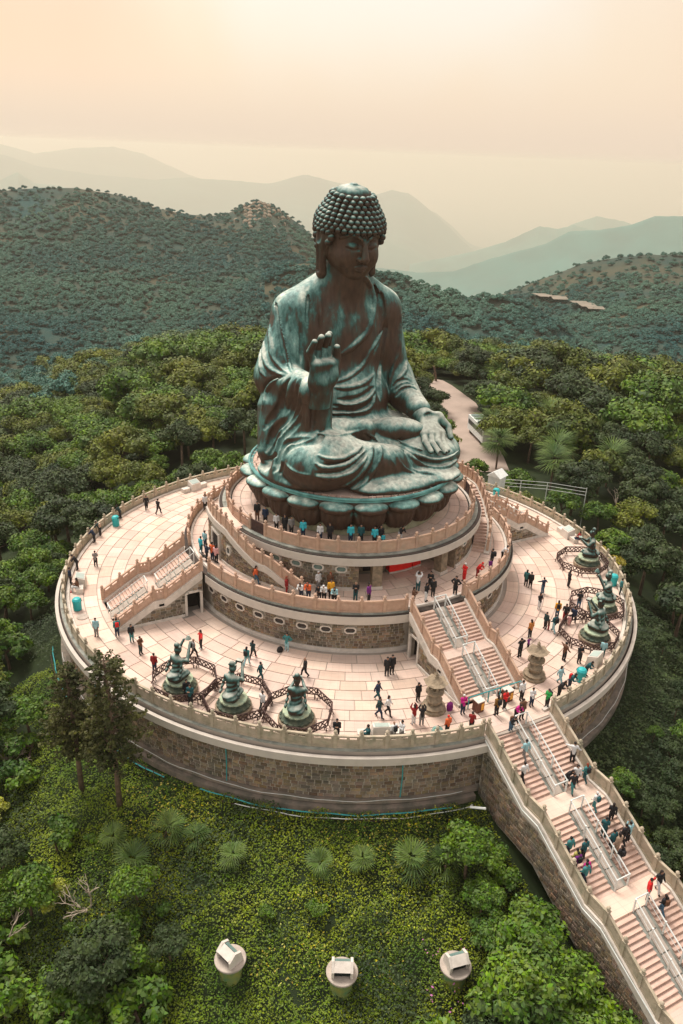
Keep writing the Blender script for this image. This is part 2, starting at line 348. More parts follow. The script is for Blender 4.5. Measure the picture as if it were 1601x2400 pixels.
def headloc(p):
    q=[(p[0]-HC[0])/HS,(p[1]-HC[1])/HS,(p[2]-HC[2])]
    c,s=np.cos(np.radians(TILT)),np.sin(np.radians(TILT))
    return [q[0],c*q[1]-s*q[2]*(-1)*(-1) if False else c*q[1]+s*q[2],-s*q[1]+c*q[2]]
def headpt(l):
    c,s=np.cos(np.radians(TILT)),np.sin(np.radians(TILT))
    return (HC[0]+HS*l[0],HC[1]+HS*(c*l[1]-s*l[2]),HC[2]+s*l[1]+c*l[2])
def head(p):
    q=headloc(p)
    d=ell(q,(0,-.35,-.6),(2.5,2.5,2.9))
    d=smin(d,ell(q,(0,.4,.9),(2.75,2.85,2.6)),.5)
    d=smin(d,ell(q,(0,-1.15,-2.35),(1.45,1.35,1.05)),.5)
    for s in (-1,1):
        d=smin(d,ell(q,(s*1.15,-1.65,-1.25),(1.0,.9,1.05)),.4)
        d=smax(d,-ell(q,(s*1.0,-2.85,-.02),(.74,.55,.32)),.25)      # eye socket
        d=smin(d,ell(q,(s*.98,-2.2,-.2),(.66,.52,.36)),.1)        # lowered lid
        d=smax(d,-cap(q,(s*.45,-2.72,-.36),(s*1.0,-2.76,-.46),.13),.04)
        d=smax(d,-cap(q,(s*1.0,-2.76,-.46),(s*1.62,-2.36,-.3),.13),.04)
        b=[(s*.2,-2.95,.05),(s*.45,-2.98,.5),(s*.95,-2.82,.78),(s*1.5,-2.42,.72),(s*2.0,-1.8,.4)]
        for i in range(4): d=smin(d,cap(q,b[i],b[i+1],.12),.09)
        d=smin(d,ell(q,(s*.36,-2.92,-1.22),(.26,.3,.22)),.12)
        # ear
        e=ell(q,(s*2.86,.35,-.1),(.36,.8,1.3))
        e=smin(e,cap(q,(s*2.84,.35,-.6),(s*2.66,.1,-3.05),.44,.52),.3)
        e=smax(e,-ell(q,(s*3.26,.2,.15),(.3,.42,.7)),.12)
        e=smax(e,-cap(q,(s*3.26,.2,-.9),(s*3.14,.0,-2.7),.24),.1)
        d=smin(d,e,.15)
        d=smin(d,cap(q,(0,-2.8,-1.86),(s*.62,-2.64,-1.92),.19,.08),.06)
        d=smin(d,cap(q,(0,-2.74,-2.14),(s*.5,-2.6,-2.14),.22,.09),.06)
    d=smin(d,cap(q,(0,-2.8,.3),(0,-3.26,-1.05),.2,.36),.12)
    # hair cap
    r=np.sqrt(q[0]**2+(q[1]-.35)**2*.93)
    h=(r-hprof(q[2]))*.9
    ang=np.degrees(np.arctan2(np.abs(q[0]),-(q[1]-.3)))
    line=np.interp(ang,[0,35,55,68,80,180],[1.42,1.35,1.0,-.4,-1.6,-1.8]).astype(np.float32)
    h=np.maximum(h,(line-.1-q[2])*.8)
    h=np.maximum(h,q[2]-4.12)
    d=np.minimum(d,h)
    return d
def hands(p,which):
    if which==0:
        d=box(p,(-5.5,-4.25,21.05),(1.12,.5,1.2),.45,rotx(-6))
        d=smin(d,ell(p,(-4.75,-4.5,20.8),(.6,.5,.8)),.25)
        d=smin(d,cap(p,(-5.5,-4.0,20.3),(-5.5,-3.5,17.8),1.0,1.05),.5)
        for a,b,c,r in (((-6.35,-4.2,21.9),(-6.62,-4.1,22.84),(-6.45,-4.6,23.75),.29),((-5.85,-4.1,22.1),(-5.78,-3.8,23.0),(-5.8,-4.5,24.05),.32),((-5.25,-4.0,22.1),(-5.12,-3.65,23.1),(-5.12,-4.35,24.1),.33),((-4.75,-3.7,22.0),(-4.62,-3.3,23.1),(-4.72,-3.8,24.1),.31)):
            d=smin(d,cap(p,a,b,r*1.05,r),.12);d=smin(d,cap(p,b,c,r,r*.82),.04)
        d=smin(d,cap(p,(-4.6,-4.3,20.9),(-4.15,-4.1,22.2),.42,.36),.2);d=smin(d,cap(p,(-4.15,-4.1,22.2),(-4.3,-4.35,23.1),.36,.28),.05)
        return d
    p=[p[0]+.36,p[1]+.5,p[2]-.2]
    d=cap(p,(6.1,-1.0,15.8),(6.2,-2.6,15.35),1.0,.8)
    T=[((5.0,-4.3,14.5),(4.68,-5.1,14.0),(4.75,-6.0,13.45),.3),((5.72,-4.35,14.4),(5.33,-5.2,13.85),(5.55,-6.15,13.25),.33),((6.42,-4.25,14.4),(6.05,-5.1,13.85),(6.25,-6.05,13.2),.33),((7.05,-4.05,14.3),(6.72,-4.9,13.75),(6.68,-5.85,13.25),.3)]
    for a,b,c,r in T:
        d=smin(d,cap(p,(6.2,-2.5,15.2),a,.6,.42),.35)
    for a,b,c,r in T:
        d=smin(d,cap(p,a,b,r*1.1,r),.08);d=smin(d,cap(p,b,c,r,r*.85),.04)
    d=smin(d,cap(p,(6.5,-2.2,15.3),(7.3,-3.0,15.4),.6,.55),.35)
    d=smin(d,cap(p,(7.3,-3.0,15.4),(8.05,-3.6,14.6),.5,.38),.2);d=smin(d,cap(p,(8.05,-3.6,14.6),(7.98,-4.35,13.8),.36,.27),.06)
    d=smax(d,-ell(p,(6.35,-3.5,15.75),(.75,.75,.4)),.3)
    return d
def mesh_body(FOLDS,h=.095):
    lo=(-10.4,-9.9,10.9);hi=(10.4,8.,29)
    ax=grid(lo,hi,h)
    p=[ax[0][:,None,None],ax[1][None,:,None],ax[2][None,None,:]]
    F=robed(p).astype(np.float32)
    def local(pts,pad,fn):
        pts=np.array(pts);a=pts.min(0)-pad;b=pts.max(0)+pad
        sl=[];
        for i in range(3):
            i0=max(0,int((a[i]-lo[i])/h));i1=min(len(ax[i]),int((b[i]-lo[i])/h)+2);sl.append(slice(i0,i1))
        q=[ax[0][sl[0]][:,None,None],ax[1][sl[1]][None,:,None],ax[2][sl[2]][None,None,:]]
        F[tuple(sl)]=fn(F[tuple(sl)],q)
    for kind,r,pts in FOLDS:
        r=r*(1.35 if kind=='r' else 1.85)
        n=len(pts)
        def dist(q):
            m=None
            for i in range(n-1):
                e0=min(1,.35+i/2.5,.35+(n-1-i)/2.5);e1=min(1,.35+(i+1)/2.5,.35+(n-2-i)/2.5)
                c=cap(q,pts[i],pts[i+1],r*e0,r*e1)
                m=c if m is None else np.minimum(m,c)
            return m
        if kind=='r': local(pts,r+.5,lambda G,q:smin(G,dist(q),.1))
        else: local(pts,r+.5,lambda G,q:smax(G,-dist(q),.1))
    F=np.maximum(F,10.98-p[2])
    return nets(F,lo,h)
def mesh_head(h=.065):
    lo=(-3.6,-2.4,26.5);hi=(3.6,6.2,35.6);ax=grid(lo,hi,h)
    p=[ax[0][:,None,None],ax[1][None,:,None],ax[2][None,None,:]]
    p=[np.broadcast_to(v,(len(ax[0]),len(ax[1]),len(ax[2]))) for v in p]
    return nets(head(p).astype(np.float32),lo,h)
def mesh_hand(w,h=.07):
    lo,hi=((-7.3,-5.4,18.0),(-3.4,-1.5,24.7)) if w==0 else ((4.0,-6.8,12.6),(8.8,-.4,16.9))
    ax=grid(lo,hi,h);p=[ax[0][:,None,None],ax[1][None,:,None],ax[2][None,None,:]]
    return nets(hands(p,w).astype(np.float32),lo,h)
def curls():
    out=[]
    rows=[(.62,33,0),(.98,34,0),(1.33,34,0),(1.68,32,0),(2.02,29,0),(2.36,26,0),(2.70,23,0),(3.04,20,0),(3.38,18,0)]
    import math
    for k,(z,n,_) in enumerate(rows):
        R=float(hprof(z))+.06
        for i in range(n):
            a=2*math.pi*(i+.5*(k%2))/n
            zz=z
            ad=abs((math.degrees(a)+180)%360-180)
            if z<.9 and ad<60: continue
            out.append((R*math.sin(a),.35-R*math.cos(a)*1.035,zz,a,.275))
    for k,z in enumerate((.25,-.2,-.65,-1.1,-1.55)):
        R=float(hprof(z))+.05
        for i in range(30):
            a=2*math.pi*(i+.5*(k%2))/30;ad=abs((math.degrees(a)+180)%360-180)
            lim=np.interp(z,[-1.6,-.7,.5,1],[80,66,56,40])
            if ad<lim: continue
            if 70<ad<112 and z<.4: continue
            if ad>104 and k%2==0 and ad<0: continue
            out.append((R*math.sin(a),.35-R*math.cos(a)*1.035,z,a,.3))
    return out

FOLDS=[['g',0.1,[[-3.31,3.44,26.85],[-3.53,2.97,26.58],[-3.68,2.65,26.28],[-3.79,2.39,25.97],[-3.9,2.16,25.64],[-3.99,1.97,25.3],[-4.06,1.82,24.93],[-4.1,1.74,24.62],[-4.12,1.67,24.3],[-4.14,1.61,23.98],[-4.16,1.55,23.65]]],['r',0.17,[[-2.29,3.6,27.45],[-2.55,3.0,27.24],[-2.7,2.64,26.94],[-2.78,2.38,26.63],[-2.85,2.13,26.21],[-2.89,1.92,25.74],[-2.9,1.81,25.44],[-2.91,1.71,25.11],[-2.93,1.61,24.78],[-2.94,1.52,24.48],[-2.99,1.41,24.03],[-3.05,1.31,23.63]]],['r',0.14,[[-5.64,4.23,25.75],[-5.92,3.59,25.48],[-6.07,3.27,25.15],[-6.16,3.07,24.81],[-6.24,2.9,24.51],[-6.32,2.75,24.21],[-6.38,2.55,23.9],[-6.43,2.29,23.56],[-6.45,2.03,23.2],[-6.46,1.79,22.85],[-6.47,1.58,22.5],[-6.48,1.38,22.17],[-6.47,1.2,21.85],[-6.42,0.99,21.44],[-6.35,0.79,21.03],[-6.32,0.58,20.74],[-6.5,-0.12,20.57],[-6.71,-0.89,20.42]]],['r',0.14,[[-6.81,3.78,23.5],[-6.97,3.4,23.23],[-7.1,3.08,22.95],[-7.19,2.81,22.69],[-7.28,2.48,22.36],[-7.34,2.18,22.04],[-7.37,1.92,21.76],[-7.4,1.63,21.4],[-7.41,1.37,21.07]]],['g',0.12,[[-5.95,4.25,25.4],[-6.17,3.64,25.09],[-6.28,3.32,24.72],[-6.36,3.05,24.38],[-6.44,2.76,23.99],[-6.51,2.47,23.61],[-6.55,2.22,23.3],[-6.57,1.97,22.97],[-6.58,1.74,22.64],[-6.58,1.53,22.3],[-6.58,1.32,21.96],[-6.57,1.14,21.64],[-6.51,0.91,21.23],[-6.44,0.7,20.83]]],['r',0.1,[[-5.66,2.54,25.1],[-5.66,2.29,24.71],[-5.66,2.08,24.3],[-5.69,1.91,23.89],[-5.74,1.73,23.48]]],['r',0.15,[[-7.44,3.61,22.12],[-7.65,3.14,21.81],[-7.8,2.8,21.49],[-7.91,2.5,21.21],[-8.0,2.01,20.81],[-7.99,1.62,20.51],[-7.9,1.27,20.3],[-7.74,0.94,20.15],[-7.54,0.54,20.07],[-7.39,-0.05,20.07]]],['r',0.12,[[-7.34,2.57,22.29],[-7.43,2.27,21.95],[-7.5,1.97,21.62],[-7.5,1.7,21.34],[-7.45,1.4,21.06],[-7.29,1.03,20.74],[-7.12,0.59,20.46],[-7.05,-0.04,20.36],[-6.99,-0.66,20.3]]],['r',0.15,[[-7.75,3.51,21.44],[-7.93,3.16,21.18],[-8.08,2.86,20.92],[-8.25,2.48,20.55],[-8.38,2.11,20.19],[-8.42,1.86,19.9],[-8.25,1.33,19.6]]],['g',0.1,[[-4.78,1.62,23.89],[-4.8,1.54,23.53],[-4.82,1.45,23.16],[-4.84,1.35,22.79],[-4.88,1.24,22.41],[-4.92,1.15,22.06],[-4.97,1.05,21.69],[-5.02,0.95,21.32],[-5.07,0.86,20.98],[-5.11,0.79,20.7]]],['g',0.12,[[-7.29,-0.59,20.05],[-7.5,-0.22,19.88],[-7.69,0.19,19.69],[-7.85,0.55,19.5],[-8.06,0.88,19.21],[-8.2,1.14,18.88],[-8.29,1.38,18.49],[-8.35,1.59,18.07]]],['g',0.2,[[-7.17,-1.35,19.98],[-7.49,-1.19,19.42],[-7.56,-1.02,18.96],[-7.53,-0.7,18.42],[-7.51,-0.53,17.99],[-7.57,-0.51,17.62],[-7.71,-0.46,17.24],[-7.92,-0.39,16.86],[-8.2,-0.29,16.47],[-8.49,-0.17,16.09],[-8.69,-0.07,15.73],[-8.87,0.03,15.36]]],['g',0.12,[[-6.89,-2.02,20.12],[-7.09,-2.14,19.86],[-7.25,-2.19,19.53],[-7.31,-2.19,19.21],[-7.31,-2.1,18.82],[-7.27,-1.89,18.41],[-7.18,-1.47,17.8],[-7.24,-1.27,17.29],[-7.47,-1.29,16.88],[-7.7,-1.28,16.46]]],['g',0.2,[[-6.72,-2.51,20.17],[-7.02,-2.7,19.8],[-7.19,-2.7,19.36],[-7.21,-2.6,18.87],[-7.15,-2.36,18.34],[-7.09,-2.0,17.79],[-7.14,-1.78,17.3],[-7.32,-1.7,16.92],[-7.58,-1.6,16.54],[-7.78,-1.39,16.21],[-7.98,-1.05,15.82],[-8.15,-0.79,15.47],[-8.35,-0.7,15.06],[-8.5,-0.68,14.7],[-8.77,-0.67,14.07],[-9.03,-0.66,13.51]]],['g',0.13,[[-7.03,-3.36,18.91],[-7.01,-3.22,18.52],[-6.97,-3.03,18.11],[-6.95,-2.8,17.7],[-7.01,-2.45,17.15],[-7.21,-2.25,16.69],[-7.4,-2.12,16.42],[-7.61,-1.98,16.15],[-7.82,-1.85,15.88],[-8.08,-1.63,15.47],[-8.25,-1.33,15.0],[-8.37,-1.18,14.52],[-8.48,-1.1,14.05],[-8.63,-1.02,13.61],[-8.78,-0.94,13.18]]],['g',0.17,[[-6.86,-3.19,17.56],[-6.91,-3.02,17.07],[-6.99,-2.79,16.58],[-7.22,-2.56,16.14],[-7.53,-2.41,15.77],[-7.85,-2.27,15.47],[-8.12,-2.11,15.17],[-8.32,-2.05,14.85],[-8.49,-2.05,14.49],[-8.67,-2.09,14.07],[-8.84,-2.11,13.66],[-8.71,-0.86,12.68],[-9.12,-0.38,12.57]]],['g',0.2,[[-6.68,-4.55,15.71],[-7.05,-4.21,15.6],[-7.37,-3.8,15.44],[-7.66,-3.3,15.18],[-7.93,-2.86,14.88],[-8.18,-2.75,14.62],[-8.4,-2.75,14.33],[-8.6,-2.79,13.97],[-8.77,-2.86,13.58],[-8.92,-2.96,13.19],[-9.06,-3.08,12.86],[-9.27,-2.95,12.46]]],['g',0.22,[[-5.22,-4.27,16.07],[-5.57,-4.56,15.91],[-5.98,-4.99,15.81],[-6.33,-5.2,15.69],[-6.65,-5.19,15.61],[-6.94,-5.04,15.55],[-7.21,-4.86,15.48],[-7.56,-4.54,15.35],[-7.88,-4.21,15.16],[-8.2,-3.97,14.89],[-8.47,-3.8,14.57],[-8.65,-3.76,14.28],[-8.81,-3.83,13.99],[-8.92,-3.97,13.6],[-8.92,-3.87,13.13],[-8.87,-3.49,12.47]]],['r',0.13,[[-7.6,-0.08,19.76],[-7.81,0.31,19.44],[-7.98,0.71,19.09],[-8.13,1.0,18.71],[-8.23,1.23,18.29],[-8.38,1.13,17.92],[-8.54,0.89,17.58],[-8.67,0.78,17.24],[-8.76,0.77,16.87]]],['g',0.14,[[-6.28,-4.06,19.93],[-6.3,-4.18,19.63],[-6.28,-4.25,19.32],[-6.26,-4.26,18.96],[-6.22,-4.19,18.55],[-6.18,-4.07,18.11],[-6.16,-3.99,17.65],[-6.16,-3.97,17.31],[-6.18,-3.96,16.95],[-6.19,-3.95,16.58],[-6.2,-3.94,16.21]]],['r',0.14,[[-6.56,-3.78,18.19],[-6.49,-3.7,17.67],[-6.47,-3.69,17.17],[-6.47,-3.69,16.8],[-6.48,-3.69,16.42],[-6.49,-3.69,16.04]]],['g',0.16,[[-6.79,-7.14,14.24],[-6.47,-7.29,14.17],[-6.13,-7.4,14.12],[-5.76,-7.48,14.11],[-5.34,-7.52,14.14],[-4.88,-7.52,14.21],[-4.38,-7.43,14.31],[-3.88,-7.28,14.46],[-3.41,-7.1,14.63],[-3.01,-6.88,14.78],[-2.62,-6.62,14.93]]],['r',0.15,[[-6.85,-6.59,14.86],[-6.6,-6.84,14.74],[-6.3,-7.04,14.63],[-5.9,-7.21,14.57],[-5.45,-7.31,14.55],[-4.96,-7.34,14.58],[-4.44,-7.26,14.64],[-3.94,-7.13,14.72],[-3.47,-6.94,14.83],[-3.04,-6.67,14.99],[-2.57,-6.26,15.11]]],['r',0.17,[[-7.2,-6.92,14.29],[-6.97,-7.14,14.11],[-6.67,-7.31,13.98],[-6.38,-7.41,13.95],[-6.03,-7.49,13.95],[-5.67,-7.53,13.97],[-5.31,-7.57,14.01],[-4.93,-7.57,14.06],[-4.55,-7.52,14.12],[-4.03,-7.41,14.24],[-3.56,-7.27,14.39],[-3.12,-7.1,14.55],[-2.69,-6.89,14.71]]],['g',0.15,[[-7.24,-7.18,13.57],[-6.88,-7.35,13.51],[-6.47,-7.48,13.45],[-6.14,-7.56,13.43],[-5.76,-7.62,13.44],[-5.39,-7.66,13.47],[-5.0,-7.66,13.55],[-4.61,-7.62,13.65],[-4.22,-7.56,13.77],[-3.87,-7.49,13.91],[-3.53,-7.4,14.07],[-3.23,-7.29,14.23],[-2.85,-7.12,14.46],[-2.49,-6.9,14.68]]],['r',0.17,[[-7.23,-7.19,13.27],[-6.86,-7.35,13.2],[-6.46,-7.48,13.13],[-6.03,-7.55,13.09],[-5.55,-7.62,13.11],[-5.14,-7.65,13.17],[-4.66,-7.63,13.24],[-4.21,-7.58,13.33],[-3.86,-7.53,13.48],[-3.55,-7.48,13.65],[-3.28,-7.43,13.84],[-2.94,-7.31,14.1],[-2.62,-7.17,14.35]]],['r',0.1,[[-8.91,-4.66,13.73],[-8.86,-5.09,13.61],[-8.76,-5.48,13.49],[-8.58,-5.88,13.4],[-8.34,-6.26,13.34],[-8.05,-6.59,13.34],[-7.73,-6.87,13.35]]],['r',0.2,[[0.53,0.56,28.01],[0.9,0.77,27.73],[1.43,1.24,27.36],[2.16,2.08,26.8],[2.34,2.0,26.37],[2.45,1.89,26.02],[2.5,1.77,25.68],[2.47,1.63,25.31],[2.35,1.43,24.89],[2.24,1.27,24.61],[2.11,1.1,24.29],[1.98,0.96,23.96],[1.85,0.85,23.67],[1.63,0.72,23.35],[1.39,0.63,23.08],[1.16,0.56,22.84],[0.89,0.5,22.62],[0.56,0.45,22.41],[0.24,0.41,22.19],[-0.13,0.4,21.93],[-0.48,0.41,21.69],[-0.93,0.45,21.43],[-1.37,0.52,21.2]]],['g',0.13,[[2.32,2.6,27.24],[2.58,2.49,26.9],[2.71,2.33,26.62],[2.84,2.18,26.32],[2.96,2.05,25.98],[3.06,1.92,25.6],[3.14,1.8,25.18],[3.2,1.7,24.8],[3.23,1.59,24.3],[3.19,1.46,23.85],[3.04,1.25,23.43],[2.89,1.09,23.0]]],['g',0.13,[[3.33,2.6,26.46],[3.38,2.28,26.05],[3.44,2.11,25.73],[3.51,1.96,25.37],[3.55,1.82,25.01],[3.55,1.72,24.61],[3.53,1.64,24.2],[3.5,1.57,23.81],[3.43,1.45,23.31],[3.25,1.25,22.89],[2.98,1.06,22.52],[2.69,0.9,22.11],[2.53,0.82,21.75],[2.38,0.77,21.33],[2.25,0.75,20.91]]],['r',0.15,[[3.32,1.29,22.87],[2.93,1.03,22.49],[2.6,0.86,22.13],[2.18,0.71,21.68],[1.87,0.62,21.38],[1.56,0.57,21.0],[1.39,0.55,20.71],[1.21,0.53,20.39],[0.98,0.46,20.12],[0.55,0.33,19.82],[0.08,0.2,19.56],[-0.41,0.09,19.33],[-0.91,0.03,19.12],[-1.41,0.05,18.97],[-1.89,0.13,18.84]]],['r',0.17,[[-2.17,-0.03,18.43],[-1.84,-0.2,18.41],[-1.49,-0.35,18.38],[-1.13,-0.45,18.38],[-0.72,-0.51,18.41],[-0.29,-0.51,18.47],[0.12,-0.48,18.52],[0.63,-0.38,18.61],[1.12,-0.19,18.74],[1.65,0.12,18.95],[2.22,0.51,19.17]]],['g',0.16,[[-2.06,-0.59,17.44],[-1.6,-0.76,17.37],[-1.2,-0.87,17.36],[-0.75,-0.95,17.37],[-0.31,-0.97,17.42],[0.09,-0.96,17.51],[0.47,-0.9,17.64],[0.83,-0.81,17.77],[1.31,-0.62,17.99],[1.78,-0.36,18.21]]],['r',0.14,[[-2.11,-0.65,17.09],[-1.72,-0.81,17.0],[-1.32,-0.93,16.93],[-0.88,-1.01,16.92],[-0.43,-1.06,16.95],[0.02,-1.07,17.03],[0.43,-1.03,17.17],[0.84,-0.94,17.35],[1.2,-0.82,17.55],[1.59,-0.61,17.83],[1.95,-0.34,18.12]]],['g',0.1,[[-2.49,-0.5,16.9],[-2.12,-0.69,16.84],[-1.73,-0.83,16.76],[-1.32,-0.95,16.71],[-0.89,-1.04,16.7],[-0.43,-1.09,16.72],[0.01,-1.09,16.77],[0.43,-1.06,16.9],[0.82,-1.0,17.08],[1.25,-0.89,17.24]]],['g',0.16,[[-2.5,-0.55,16.5],[-2.14,-0.72,16.47],[-1.76,-0.86,16.42],[-1.39,-0.98,16.38],[-1.01,-1.06,16.36],[-0.54,-1.13,16.38],[-0.07,-1.14,16.44],[0.38,-1.11,16.55],[0.79,-1.04,16.73],[1.17,-0.96,16.96],[1.58,-0.82,17.18]]],['r',0.15,[[-2.52,-0.6,16.2],[-2.16,-0.78,16.19],[-1.79,-0.93,16.16],[-1.41,-1.06,16.14],[-1.04,-1.14,16.13],[-0.55,-1.2,16.14],[-0.08,-1.22,16.18],[0.35,-1.18,16.24],[0.86,-1.09,16.37],[1.24,-0.98,16.61],[1.44,-0.9,16.89],[1.6,-0.8,17.24],[1.81,-0.64,17.57]]],['g',0.1,[[-2.57,-0.74,15.92],[-2.23,-0.92,15.91],[-1.86,-1.09,15.88],[-1.5,-1.24,15.85],[-1.14,-1.34,15.84],[-0.65,-1.4,15.85],[-0.17,-1.4,15.89],[0.34,-1.37,15.91]]],['r',0.15,[[5.69,2.4,24.7],[5.64,2.27,24.38],[5.62,2.19,24.04],[5.62,2.14,23.69],[5.63,2.11,23.33],[5.62,2.04,22.97],[5.59,1.95,22.59],[5.57,1.86,22.18],[5.55,1.77,21.77],[5.54,1.7,21.36],[5.51,1.63,20.99],[5.47,1.59,20.68],[5.33,1.53,20.24],[5.16,1.51,19.94],[5.02,1.53,19.61],[4.87,1.51,19.19],[4.72,1.47,18.75],[4.59,1.42,18.35],[4.48,1.35,17.82],[4.36,1.22,17.35]]],['r',0.15,[[6.49,1.78,19.7],[6.23,1.4,19.38],[5.94,1.08,19.04],[5.63,0.9,18.79],[5.3,0.8,18.52],[5.04,0.77,18.27],[4.63,0.9,17.81]]],['r',0.1,[[5.33,2.61,25.48],[5.27,2.29,25.17],[5.3,2.16,24.87],[5.54,2.16,24.22]]],['g',0.18,[[3.89,1.64,23.78],[3.85,1.61,23.41],[3.8,1.57,23.04],[3.73,1.5,22.68],[3.65,1.42,22.32],[3.59,1.36,21.96],[3.54,1.31,21.59],[3.49,1.3,21.21],[3.46,1.31,20.82],[3.46,1.36,20.42],[3.48,1.45,20.01],[3.44,1.45,19.62],[3.29,1.28,19.27],[3.05,0.95,18.97],[2.78,0.56,18.7],[2.57,0.21,18.44],[2.42,-0.12,18.11],[2.37,-0.32,17.76],[2.38,-0.45,17.4],[2.42,-0.53,17.02]]],['r',0.1,[[2.24,0.72,19.64],[2.17,0.55,19.28],[2.05,0.28,18.94],[1.92,-0.01,18.62],[1.82,-0.28,18.31],[1.8,-0.5,17.92],[1.85,-0.64,17.53],[1.94,-0.71,17.12]]],['g',0.12,[[3.72,0.42,16.96],[4.2,0.91,16.25],[4.44,0.97,15.72],[4.37,0.41,15.52],[4.17,-0.4,15.46]]],['g',0.1,[[4.5,0.91,17.52],[4.7,0.77,17.83],[4.93,0.69,18.07],[5.41,0.52,18.28],[5.88,0.39,18.27],[6.19,0.18,18.03]]],['g',0.1,[[4.54,0.53,17.3],[4.98,0.33,17.79],[5.54,0.21,18.03],[6.0,0.07,17.97],[6.24,-0.06,17.82]]],['g',0.12,[[4.54,0.19,16.87],[4.71,0.08,17.19],[4.92,0.01,17.46],[5.51,-0.17,17.71],[6.01,-0.24,17.73],[6.25,-0.57,17.48]]],['g',0.08,[[5.06,-1.22,16.68],[5.51,-1.42,17.0],[5.98,-1.52,17.08],[6.28,-1.83,16.93]]],['g',0.09,[[4.99,-1.62,16.06],[5.22,-1.87,16.48],[5.63,-2.13,16.71],[6.04,-2.42,16.7]]],['r',0.11,[[2.22,-4.27,14.29],[2.53,-4.59,14.08],[2.65,-5.18,14.01],[2.86,-5.5,13.95],[3.15,-5.69,13.86],[3.53,-5.85,13.76],[3.94,-6.01,13.66]]],['r',0.13,[[2.35,-5.31,13.89],[2.44,-5.81,13.75],[2.68,-6.12,13.56],[3.13,-6.21,13.35],[3.66,-6.25,13.16],[4.13,-6.42,13.0],[4.58,-6.64,12.91],[5.08,-6.79,12.88],[5.61,-6.86,12.89],[6.2,-6.83,12.96],[6.79,-6.68,13.03],[7.63,-6.23,13.18]]],['r',0.15,[[1.17,-6.35,14.35],[1.96,-5.74,13.75],[2.1,-6.13,13.59],[2.36,-6.36,13.37],[2.7,-6.49,13.12],[3.2,-6.45,12.79],[3.73,-6.42,12.48],[4.13,-6.6,12.33],[4.54,-6.81,12.25],[5.04,-6.95,12.18],[5.63,-6.94,12.13],[6.27,-6.82,12.16],[6.87,-6.61,12.21],[7.56,-6.29,12.36]]],['g',0.12,[[2.99,-6.41,13.1],[3.43,-6.35,12.89],[3.82,-6.36,12.71],[4.15,-6.46,12.59],[4.61,-6.66,12.51],[5.11,-6.8,12.47],[5.66,-6.85,12.5],[6.28,-6.81,12.52]]],['r',0.1,[[0.2,-6.48,14.57],[0.22,-6.96,14.29],[0.33,-7.24,13.96],[0.63,-7.46,13.4],[0.93,-7.42,13.05],[1.3,-7.35,12.71],[1.73,-7.35,12.47],[2.12,-7.45,12.32]]],['r',0.09,[[-0.32,-6.92,14.39],[-0.3,-7.23,14.04],[-0.18,-7.41,13.65],[0.04,-7.48,13.26],[0.32,-7.49,12.85]]],['r',0.16,[[2.31,-7.02,12.49],[2.65,-7.41,12.27],[2.93,-7.58,12.23],[3.28,-7.69,12.18],[3.62,-7.82,12.11],[3.98,-7.94,12.04]]],['r',0.14,[[-1.66,-6.03,15.02],[-1.83,-6.64,14.8],[-2.06,-7.06,14.45],[-2.28,-7.26,14.14],[-2.53,-7.39,13.79],[-2.81,-7.43,13.43],[-3.03,-7.42,13.16],[-3.29,-7.38,12.89],[-3.56,-7.33,12.63],[-3.84,-7.25,12.4],[-4.15,-7.19,12.22],[-4.48,-7.14,12.08],[-4.82,-7.07,11.95],[-5.1,-6.9,11.76]]],['r',0.14,[[-0.88,-4.21,15.24],[-0.49,-4.19,14.96],[-0.02,-4.04,14.63],[0.13,-4.3,14.43]]],['r',0.14,[[-0.76,-6.15,14.83],[-0.93,-6.65,14.67],[-1.08,-6.98,14.42],[-1.26,-7.22,14.14],[-1.49,-7.38,13.82],[-1.77,-7.45,13.43],[-1.92,-7.44,13.18],[-2.08,-7.39,12.88],[-2.23,-7.28,12.55],[-2.44,-7.24,12.26],[-2.73,-7.34,12.06],[-3.02,-7.43,11.92],[-3.37,-7.43,11.74],[-3.64,-7.25,11.56]]],['g',0.12,[[-1.14,-4.13,15.15],[-0.66,-4.12,14.81],[-0.32,-4.27,14.48]]],['g',0.12,[[-1.27,-6.18,14.91],[-1.41,-6.65,14.73],[-1.57,-6.98,14.49],[-1.75,-7.21,14.2],[-1.96,-7.37,13.86],[-2.22,-7.44,13.49],[-2.39,-7.43,13.23],[-2.57,-7.38,12.94],[-2.74,-7.26,12.62],[-2.93,-7.17,12.33],[-3.17,-7.13,12.11],[-3.47,-7.11,11.91],[-3.74,-7.01,11.72],[-3.9,-6.69,11.45]]],['g',0.13,[[-2.53,-0.7,15.99],[-2.15,-0.9,15.98],[-1.76,-1.05,15.96],[-1.38,-1.18,15.95],[-1.0,-1.28,15.94],[-0.63,-1.33,15.92],[-0.26,-1.37,15.92],[0.1,-1.38,15.91],[0.58,-1.34,15.93],[1.05,-1.25,15.95],[1.53,-1.13,15.97]]],['r',0.12,[[-5.95,-4.25,15.95],[-5.64,-4.5,15.91],[-5.38,-4.85,15.9],[-5.09,-5.14,15.89],[-4.73,-5.31,15.87],[-4.25,-5.27,15.82],[-3.59,-4.92,15.7],[-2.6,-3.93,15.35],[-2.17,-3.88,15.37],[-1.66,-4.0,15.48],[-1.21,-4.07,15.59]]],['r',0.12,[[6.92,-0.41,17.14],[6.75,-0.24,17.42],[6.68,0.09,17.72],[6.59,0.41,18.06],[6.46,0.67,18.4]]]]
